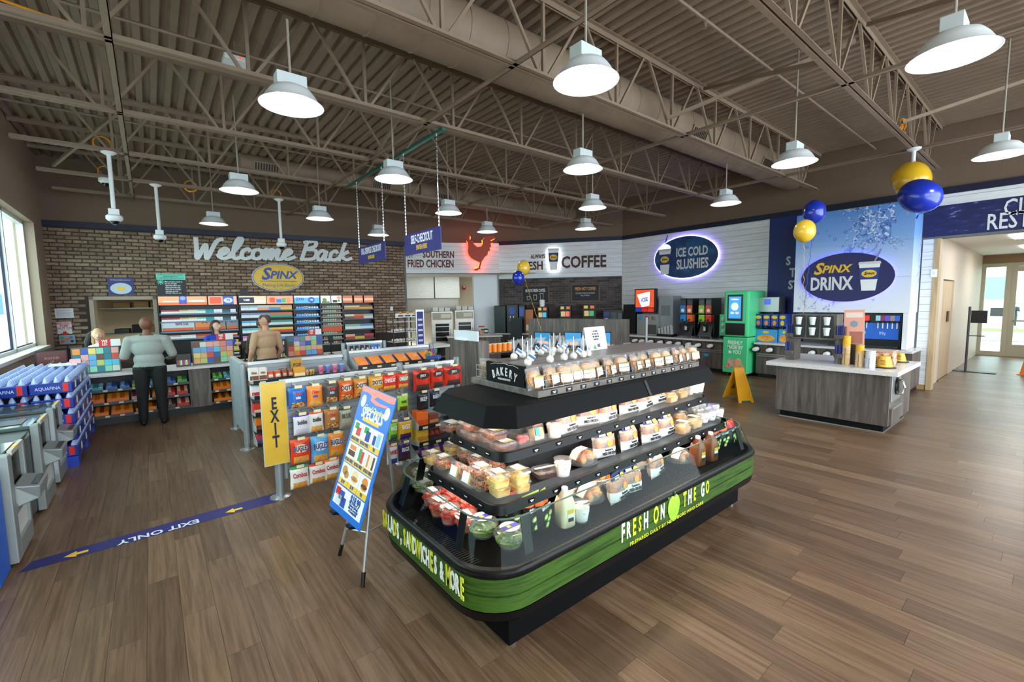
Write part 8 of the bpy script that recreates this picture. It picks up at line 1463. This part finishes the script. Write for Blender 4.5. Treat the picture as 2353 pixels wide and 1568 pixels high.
for y in (y0_+.065, y1_-.065):
    for z in (1.22, 1.52):
        o = thing('straw_bin', 'bunch of dark blue straws in the cup tower, %s %s' % ('upper' if z > 1.3 else 'lower', 'near the juice tanks' if y > 2.5 else 'near the yellow cups'), 'straws', (X0+.0, y, z-.19), 0, 'blue straws'); q = MB(); rnd = random.Random(int(y*100+z*10))
        for i in range(16): x, yy = rnd.uniform(-.035, .0), rnd.uniform(-.05, .05); q.tube([(x, yy, .0), (x*1.1, yy*1.1, .2+rnd.uniform(-.01, .02))], .0055, 5)
        obj('straws', q, mat('1c2a78', .4), o); obj('holder', MB().box(-.045, -.06, 0, .0, .06, .06), LAM, o)
def stack(label, px, py0, py1, cols, r=.055, X=8.32):
    p = atz(px, py0, .926); zt = hat(px, py1, (p.x, p.y)); h_ = zt-.926; t = thing('paper_cup_stack', label, 'cup stack', (p.x, p.y, .926), 0, 'paper cup stacks on the island'); n = max(3, int(h_/.03)); pr = []
    q = MB()
    for i in range(n):
        z = h_*i/n; q.lathe([(r*.86, z), (r, z+h_/n*.85), (r*1.04, z+h_/n*.9), (r*1.04, z+h_/n)], 16, 0 if i < n*cols[2] else 1, sm=True)
    obj('cups', q, [mat(cols[0], .5), mat(cols[1], .5)], t); q = MB()
    for a in range(4): q.tube([(r*1.1*math.cos(a*1.57), r*1.1*math.sin(a*1.57), 0), (r*1.1*math.cos(a*1.57), r*1.1*math.sin(a*1.57), h_*.6)], .003, 5)
    obj('wire_holder', q, BLACK, t); return t
stack('tall stack of tan paper cups topped by a yellow cup', 1943, 838, 772, ('e8c898', 'ecb83a', .62)); stack('tan paper cup stack with yellow top, middle one', 1974, 843, 794, ('e8c898', 'ecb83a', .7)); stack('white lid stack in a wire holder', 1999, 846, 806, ('dcdee0', 'e4e6e8', 1), .065)
for i, (x, y, s_) in enumerate(((2032, 845, 1), (2067, 832, .85))):
    p = atz(x, y, .926); t = thing('upturned_cup', 'yellow printed cup upside down on a black ring, %s' % ['nearer the island front', 'nearer the far counter'][i], 'cup', (p.x, p.y, .926)); obj('cup', MB().lathe([(.10*s_, .015), (.065*s_, .17*s_), (.002, .172*s_)], 18, caps=False), mat('eab43a', .45), t); obj('ring', MB().lathe([(.14*s_, 0), (.14*s_, .014), (.1*s_, .018)], 20), BLACK, t); q = MB(); q.x = frame((-.088*s_, .0, .05), (0, -1, 0), UP)
    for j in range(4): q.box(-.03, j*.02, 0, .03-.01*(j % 2), j*.02+.008, .004)
    obj('printed_label', q, mat('8a5a1e', .5), t)
t = thing('wrapper_box', 'box of printed wrappers behind the paper cups', 'box', (8.75, 1.72, .926)); obj('box', MB().box(-.12, -.14, 0, .2, .16, .22), noisemat('printed_wrap', [(.35, '4a2418'), (.5, 'd89a7a'), (.65, 'f0d8c0')], (1, 1, 1), 18, 3, .5), t, bevel=.004); obj('lid_flap', MB().box(-.13, -.15, .22, .21, .17, .232), mat('c8a890', .5), t)
t = thing('poster_stand', 'pink printed poster on a stand in front of the drinks mural', 'sign', (8.55, 2.02, .926)); q = MB(); w_ = .15; q.x = frame((0, 0, .30), (0, -1, .03), UP-Vector((.0, .0, 0))); q.box(-w_, 0, 0, w_*.75, .56, .006, 0); q.box(-w_*.85, .44, .006, w_*.6, .52, .008, 1); q.box(-w_*.5, .03, .006, w_*.6, .22, .008, 2); oval(q, .05, .05, .006, .009, 18, 3, -.02, .34); obj('poster', q, [mat('e8a890', .5), mat('f4d8d0', .5), mat('a86a5a', .5), mat('8a94a8', .5)], t); obj('stand', MB().box(-.02, -.06, 0, .02, .06, .32), DARK, t)
# wet floor sign
t = thing('wet_floor_sign', 'yellow folding wet floor sign on the wood floor', 'sign', (8.6, 3.95, 0)); YS = mat('f0a818', .45); fa, fb, ap = (atz(1663, 916, 0)+atz(1690, 909, 0))/2, (atz(1706, 929, 0)+atz(1724, 924, 0))/2, None
mid = (fa+fb)/2; apz = hat(1692, 846, mid); ax = (fb-fa).normalized(); sd = UP.cross(ax)
for p, s in ((fa, 1), (fb, -1)):
    q = MB(); top = mid+UP*apz; yv = (top-p); L = yv.length; fr = frame(p, sd if s > 0 else -sd, yv); q.x = fr; q.prism([(-.15, 0), (-.10, 0), (-.09, .04), (.09, .04), (.10, 0), (.15, 0), (.10, L), (-.10, L)], -.012, .012); o = obj('leaf', q, YS, t, True, bevel=.004); q = MB(); q.x = fr
    for j in range(3): q.box(-.05, L*.72-.03*j, .012, .05, L*.73-.03*j, .0135)
    q.prism([(-.05, L*.32), (.05, L*.32), (0, L*.52)], .012, .0135); obj('warning_print', q, mat('8a5a10', .5), o, True)
obj('hinge', MB().bar(mid+UP*(apz)-sd*.1, mid+UP*apz+sd*.1, .03, .03), YS, t, True)
t = thing('floor_cone', 'orange and yellow floor cone cut by the right edge', 'cone', atz(2362, 862, 0).xyz); t.location.z = 0; obj('cone', MB().lathe([(.14, .02), (.04, .62), (.002, .63)], 16, caps=False), mat('f08a2a', .45), t); obj('base', MB().box(-.18, -.18, 0, .18, .18, .02), mat('e07a1e', .5), t)
t = thing('stanchion_sign', 'thin dark post with a small black sign board in the corridor', 'sign', atz(2172, 850, 0).xyz); t.location.z = 0; t.location.y = min(t.location.y, 1.52); g_ = t.location.copy(); zt = hat(2178, 705, g_); obj('pole', MB().tube([(0, 0, .02), (0, 0, zt)], .025, 8), mat('4a4450', .4, .5), t); q = MB(); q.box(.0, -.32, zt-.42, .03, -.03, zt-.1); obj('board', q, MATTEB, t); obj('arm', MB().tube([(0, 0, zt-.75), (0, -.3, zt-.75)], .012, 6), DARK, t); obj('foot_plate', MB().box(-.15, -.55, 0, .15, .4, .018), mat('3a3a40', .4, .5), t)
t = thing('switch_plate', 'small white phone box on the boards at the corridor corner', 'switch', efp(2146, 628, .02).translation); obj('plate', MB().box(-.02, -.05, -.08, .0, .05, .08), WHITE, t, bevel=.005); obj('rocker', MB().box(-.026, -.02, -.03, -.02, .02, .03), OFFW, t)
# ---------------------------------------------------------------- self checkouts
SC = mat('8f9694', .4, .3); LEDW = mat('e4ecff', .4, 0, 4)
def checkout(label, y0, L):
    t = thing('self_checkout', label, 'checkout', (-1.25, y0+L/2, 0), 0, 'self checkout stations'); x1 = -.92
    obj('cabinet', MB().box(-1.68, y0, .05, x1-.06, y0+L, .84), mat('3c4143', .4, .3), t, True); obj('plinth', MB().box(-1.65, y0+.03, 0, x1-.08, y0+L-.03, .05), BLACK, t, True)
    q = MB(); q.box(x1-.06, y0, .03, x1, y0+.12, .88); q.box(x1-.06, y0+.12, .03, x1, y0+.55, .18); q.box(x1-.06, y0+.12, .38, x1, y0+.55, .46); q.box(x1-.06, y0+.53, .03, x1, y0+.58, .88); obj('front_frame', q, SC, t, True, bevel=.008)
    obj('recess', MB().box(x1-.055, y0+.12, .46, x1-.03, y0+.53, .86), BLACK, t, True); obj('white_panel', MB().box(x1-.05, y0+.13, .18, x1-.02, y0+.53, .38), mat('d8dad8', .4), t, True)
    q = MB(); q.x = frame((x1, y0+.34, 0), (0, 1, 0), (0, 0, 1)); q.add([(-.19, .42, -.02), (.19, .42, -.02), (.19, .60, -.02), (-.19, .60, -.02), (-.16, .46, .12), (.16, .46, .12), (.19, .57, .13), (-.19, .57, .13)], [(3, 2, 1, 0), (4, 5, 6, 7), (0, 1, 5, 4), (1, 2, 6, 5), (2, 3, 7, 6), (3, 0, 4, 7)]); sh = obj('bag_ledge', q, SC, t, True, bevel=.01); obj('ledge_tray', MB().box(x1+.0, y0+.20, .575, x1+.11, y0+.48, .582), BLACK, sh, True)
    obj('coin_slot', MB().box(x1-.03, y0+.22, .72, x1-.015, y0+.30, .8), DARK, t, True); obj('label_strip', MB().box(x1-.02, y0+.1, .862, x1+.006, y0+.5, .90), mat('b8b4a4', .4), t, True); obj('yellow_mark', MB().box(x1-.02, y0+.24, .9, x1+.007, y0+.34, .903), mat('e8b83a', .4), t, True)
    obj('glass_top', MB().box(-1.5, y0+.02, .84, x1-.05, y0+.56, .875), mat('66736f', .08, .3), t, True, bevel=.006); obj('glass_top', MB().box(-1.5, y0+.6, .80, x1-.05, y0+L-.03, .83), mat('5c6a68', .08, .3), t, True, bevel=.006); obj('scanner', MB().box(-1.25, y0+.15, .876, -1.05, y0+.42, .881), BLACK, t, True)
    q = MB()
    for s in (.66, .70, .74):
        for i in range(18): z = .12+.04*i; q.box(x1-.061, y0+s, z, x1-.052, y0+s+.014, z+.022)
    obj('led_strips', q, LEDW, t, True, kind='stuff')
    sc_ = obj('screen_post', MB().box(-1.62, y0+.22, .84, -1.56, y0+.34, 1.2), DARK, t, True); q = MB(); q.x = frame((-1.52, y0+.28, 1.22), (0, 1, 0), (-.35, 0, 1)); q.box(-.16, -.12, -.02, .16, .12, .02, 0); q.box(-.14, -.1, .02, .14, .1, .022, 1); obj('touch_screen', q, [BLACK, mat('3a4a6a', .2, 0, .4)], sc_, True); obj('card_reader', MB().box(-1.5, y0+.5, .88, -1.42, y0+.58, 1.02), BLACK, t, True); return t
for i, y in enumerate((4.99, 6.18, 7.05)): checkout('grey self checkout station by the window, %s' % ['nearest, beside the blue poster', 'middle of three', 'farthest, beside the bottled water'][i], y, (1.16, .86, .62)[i])
for i, (y, z) in enumerate(((6.0, .9), (7.0, .9))): t = thing('bag_stand', 'rack of white plastic bags with orange print beside the %s checkout screen' % ['middle', 'farthest'][i], 'bags', (-1.42, y, .845), 0, 'plastic bag racks'); q = MB(); pillow(q, .28, .32, .15, 14, 16, m=lambda u, v: 0); o = obj('bags', q, mat('c4c0ba', .5), t); o.rotation_euler.z = 1.3; ovalobj('print', frame(Vector((-1.34, y-.02, 1.02)), (0, 1, 0), UP), .05, .05, 0, .006, mat('e0902a', .5), t)
t = thing('poster_bin', 'blue display bin with a snack picture, cut by the left edge', 'bin', (-1.3, 4.7, 0)); obj('body', MB().box(-1.75, 4.62, .02, -.955, 4.93, .80), mat('1a5ac0', .45), t, True, bevel=.01); fr = frame((-1.06, 4.62, .40), (1, 0, 0), UP); ovalobj('snack_print', fr@Matrix.Translation((-.1, -.08, 0)), .11, .26, 0, .004, F_COOK, t); ovalobj('cream_print', fr@Matrix.Translation((-.06, .05, .004)), .05, .16, 0, .003, mat('e8dcc8', .5), t); q = MB()
for x in (-1.7, -1.0): q.box(x-.03, 4.65, 0, x+.03, 4.9, .02)
obj('foot', q, BLACK, t, True)
# ---------------------------------------------------------------- bottled water
BW_ = mat('1c3fb8', .4); t = thing('pallet', 'blue plastic pallet under the bottled water', 'pallet', (-1.2, 9.1, 0)); q = MB(); q.box(-1.6, 7.75, .09, -.83, 9.95, .13)
for y in (7.75, 8.75, 9.75): q.box(-1.6, y, 0, -.83, y+.2, .09)
obj('deck', q, BW_, t, True); WTR = clear('6f86e0', .22, .9, .05, 'blue_bottle'); FILM = mat('16338f', .25, 0, 0, .6)
bme = MB().lathe([(.028, 0), (.031, .01), (.031, .05), (.028, .06), (.031, .07), (.031, .13), (.024, .165), (.013, .185), (.013, .20), (.002, .202)], 9, 0).mesh('bottle', mat('a9bce4', .15, 0, 0, .8)); cap_ = MB().lathe([(.016, 0), (.016, .015), (.002, .016)], 8).mesh('cap', mat('e4e8f0', .4))
def case24(label, x, y, z, vis, full):
    t = thing('water_case', label, 'water', (x, y, z), 0, 'cases of bottled water'); q = MB(); q.loft([[(a*.19, b*.26, zz) for a, b in ((-1, -1), (1, -1), (1, 1), (-1, 1))] for zz in (.0, .135)], 0, True, False); obj('film', q, FILM, t, bevel=.012)
    for i in range(4):
        for j in range(6):
            if full or i == 3 or j == 0: o = link('bottle', bme, t); o.location = (-.142+.095*i, -.215+.086*j, .004)
    text('lettering', 'AQUAFINA', .055, mat('c8d4f0', .4), t, frame((-.03, -.262, .07), (1, 0, 0), UP), .8, world=False); obj('count_tag', MB().box(.10, -.263, .02, .15, -.259, .13), RED, t); obj('side_label', MB().box(.191, -.04, .03, .193, .06, .12), WHITE, t); return t
k = 0
for zi in range(5):
    for xi in range(2):
        for yi in range(4):
            if zi < 4 and xi == 0 and yi > 0: continue
            if zi == 4 and yi == 3 and xi == 0: pass
            case24('blue film case of bottled water, layer %s, %s row, %s from the checkouts' % (['one', 'two', 'three', 'four', 'five'][zi], ['window', 'aisle'][xi], ['first', 'second', 'third', 'last'][yi]), -1.40+.39*xi, 8.03+.535*yi, .131+.204*zi, 1, zi == 4); k += 1
t = thing('paper_bundle', 'white papers with a pink slip lying on the bottled water', 'paper', (-1.0, 9.3, 1.155)); obj('papers', MB().box(-.2, -.12, 0, .1, .12, .02), OFFW, t); obj('pink_slip', MB().box(.02, -.08, .02, .14, .04, .08), mat('e8b0b8', .5), t)
# ---------------------------------------------------------------- balloons
def balloon(label, px, py, X, r, col, tail, tie=None, tilt=0):
    p = atx(px, py, X) if X else None; t = thing('balloon', label, 'balloon', p); q = MB(); q.x = Matrix.Rotation(tilt, 4, 'X'); pr = []
    for i in range(15): a = math.pi*i/14; pr.append((max(r*math.sin(a)*(1-.10*math.cos(a) if a > 1.57 else 1), .002), r*1.12*math.cos(a)-(.10*r*max(0, -math.cos(a))**3)))
    q.lathe(pr[::-1], 20); q.lathe([(.02, -r*1.24), (.006, -r*1.2)], 8); obj('balloon_skin', q, mat(col, .22, 0, 0, .6, coat=.3), t); q = MB(); rnd = random.Random(int(px)); end = tie-p if tie is not None else Vector((.03, .02, -tail)); n = 24
    q.tube([Matrix.Rotation(tilt, 4, 'X')@Vector((0, 0, -r*1.22))]+[Vector((0, 0, -r*1.22)).lerp(end, i/n)+Vector((0, .012*math.sin(i*1.9), 0))*(i < n) for i in range(1, n+1)], .004, 4); obj('ribbon', q, mat(col, .4), t); return t
knot = Vector((8.62, 2.78, 1.715)); balloon('blue balloon tied to the cup tower, higher of the pair', 1871, 486, 8.95, .172, '1230a8', 1, knot); balloon('yellow balloon tied to the cup tower, lower of the pair', 1849, 530, 8.5, .16, 'e8bc3a', 1, knot)
balloon('yellow balloon caught on the ceiling camera pole', 2093, 411, 10.2, .26, 'e0b020', .6, None, -.35); balloon('blue balloon caught on the ceiling camera pole', 2112, 450, 9.6, .25, '1230a8', .35, None, -.9)
tk = Vector((fk(.9, 1.57, -.1).translation)); balloon('yellow balloon in front of the coffee lettering', 1203, 615, 7.2, .16, 'e8bc3a', 1, tk+Vector((-.35, .3, -.5))); balloon('blue balloon in front of the dark coffee brick', 1191, 638, 6.8, .145, '1230a8', .45)
# ================================================================ lettering curves become plain meshes
bpy.context.view_layer.update(); dg = bpy.context.evaluated_depsgraph_get(); cache = {}
for o in [o for o in COL.objects if o.type == 'FONT']:
    k = o.data.name
    if k not in cache:
        me = bpy.data.meshes.new_from_object(o.evaluated_get(dg), depsgraph=dg); cache[k] = me
    n = o.name; nn = bpy.data.objects.new('lettering', cache[k]); COL.objects.link(nn); nn.parent = o.parent
    nn.matrix_parent_inverse = o.matrix_parent_inverse.copy(); nn.matrix_basis = o.matrix_basis.copy()
    if 'label' in o: nn['label'] = o['label']
    bpy.data.objects.remove(o)
for o in COL.objects:
    if 'used' in o: del o['used']
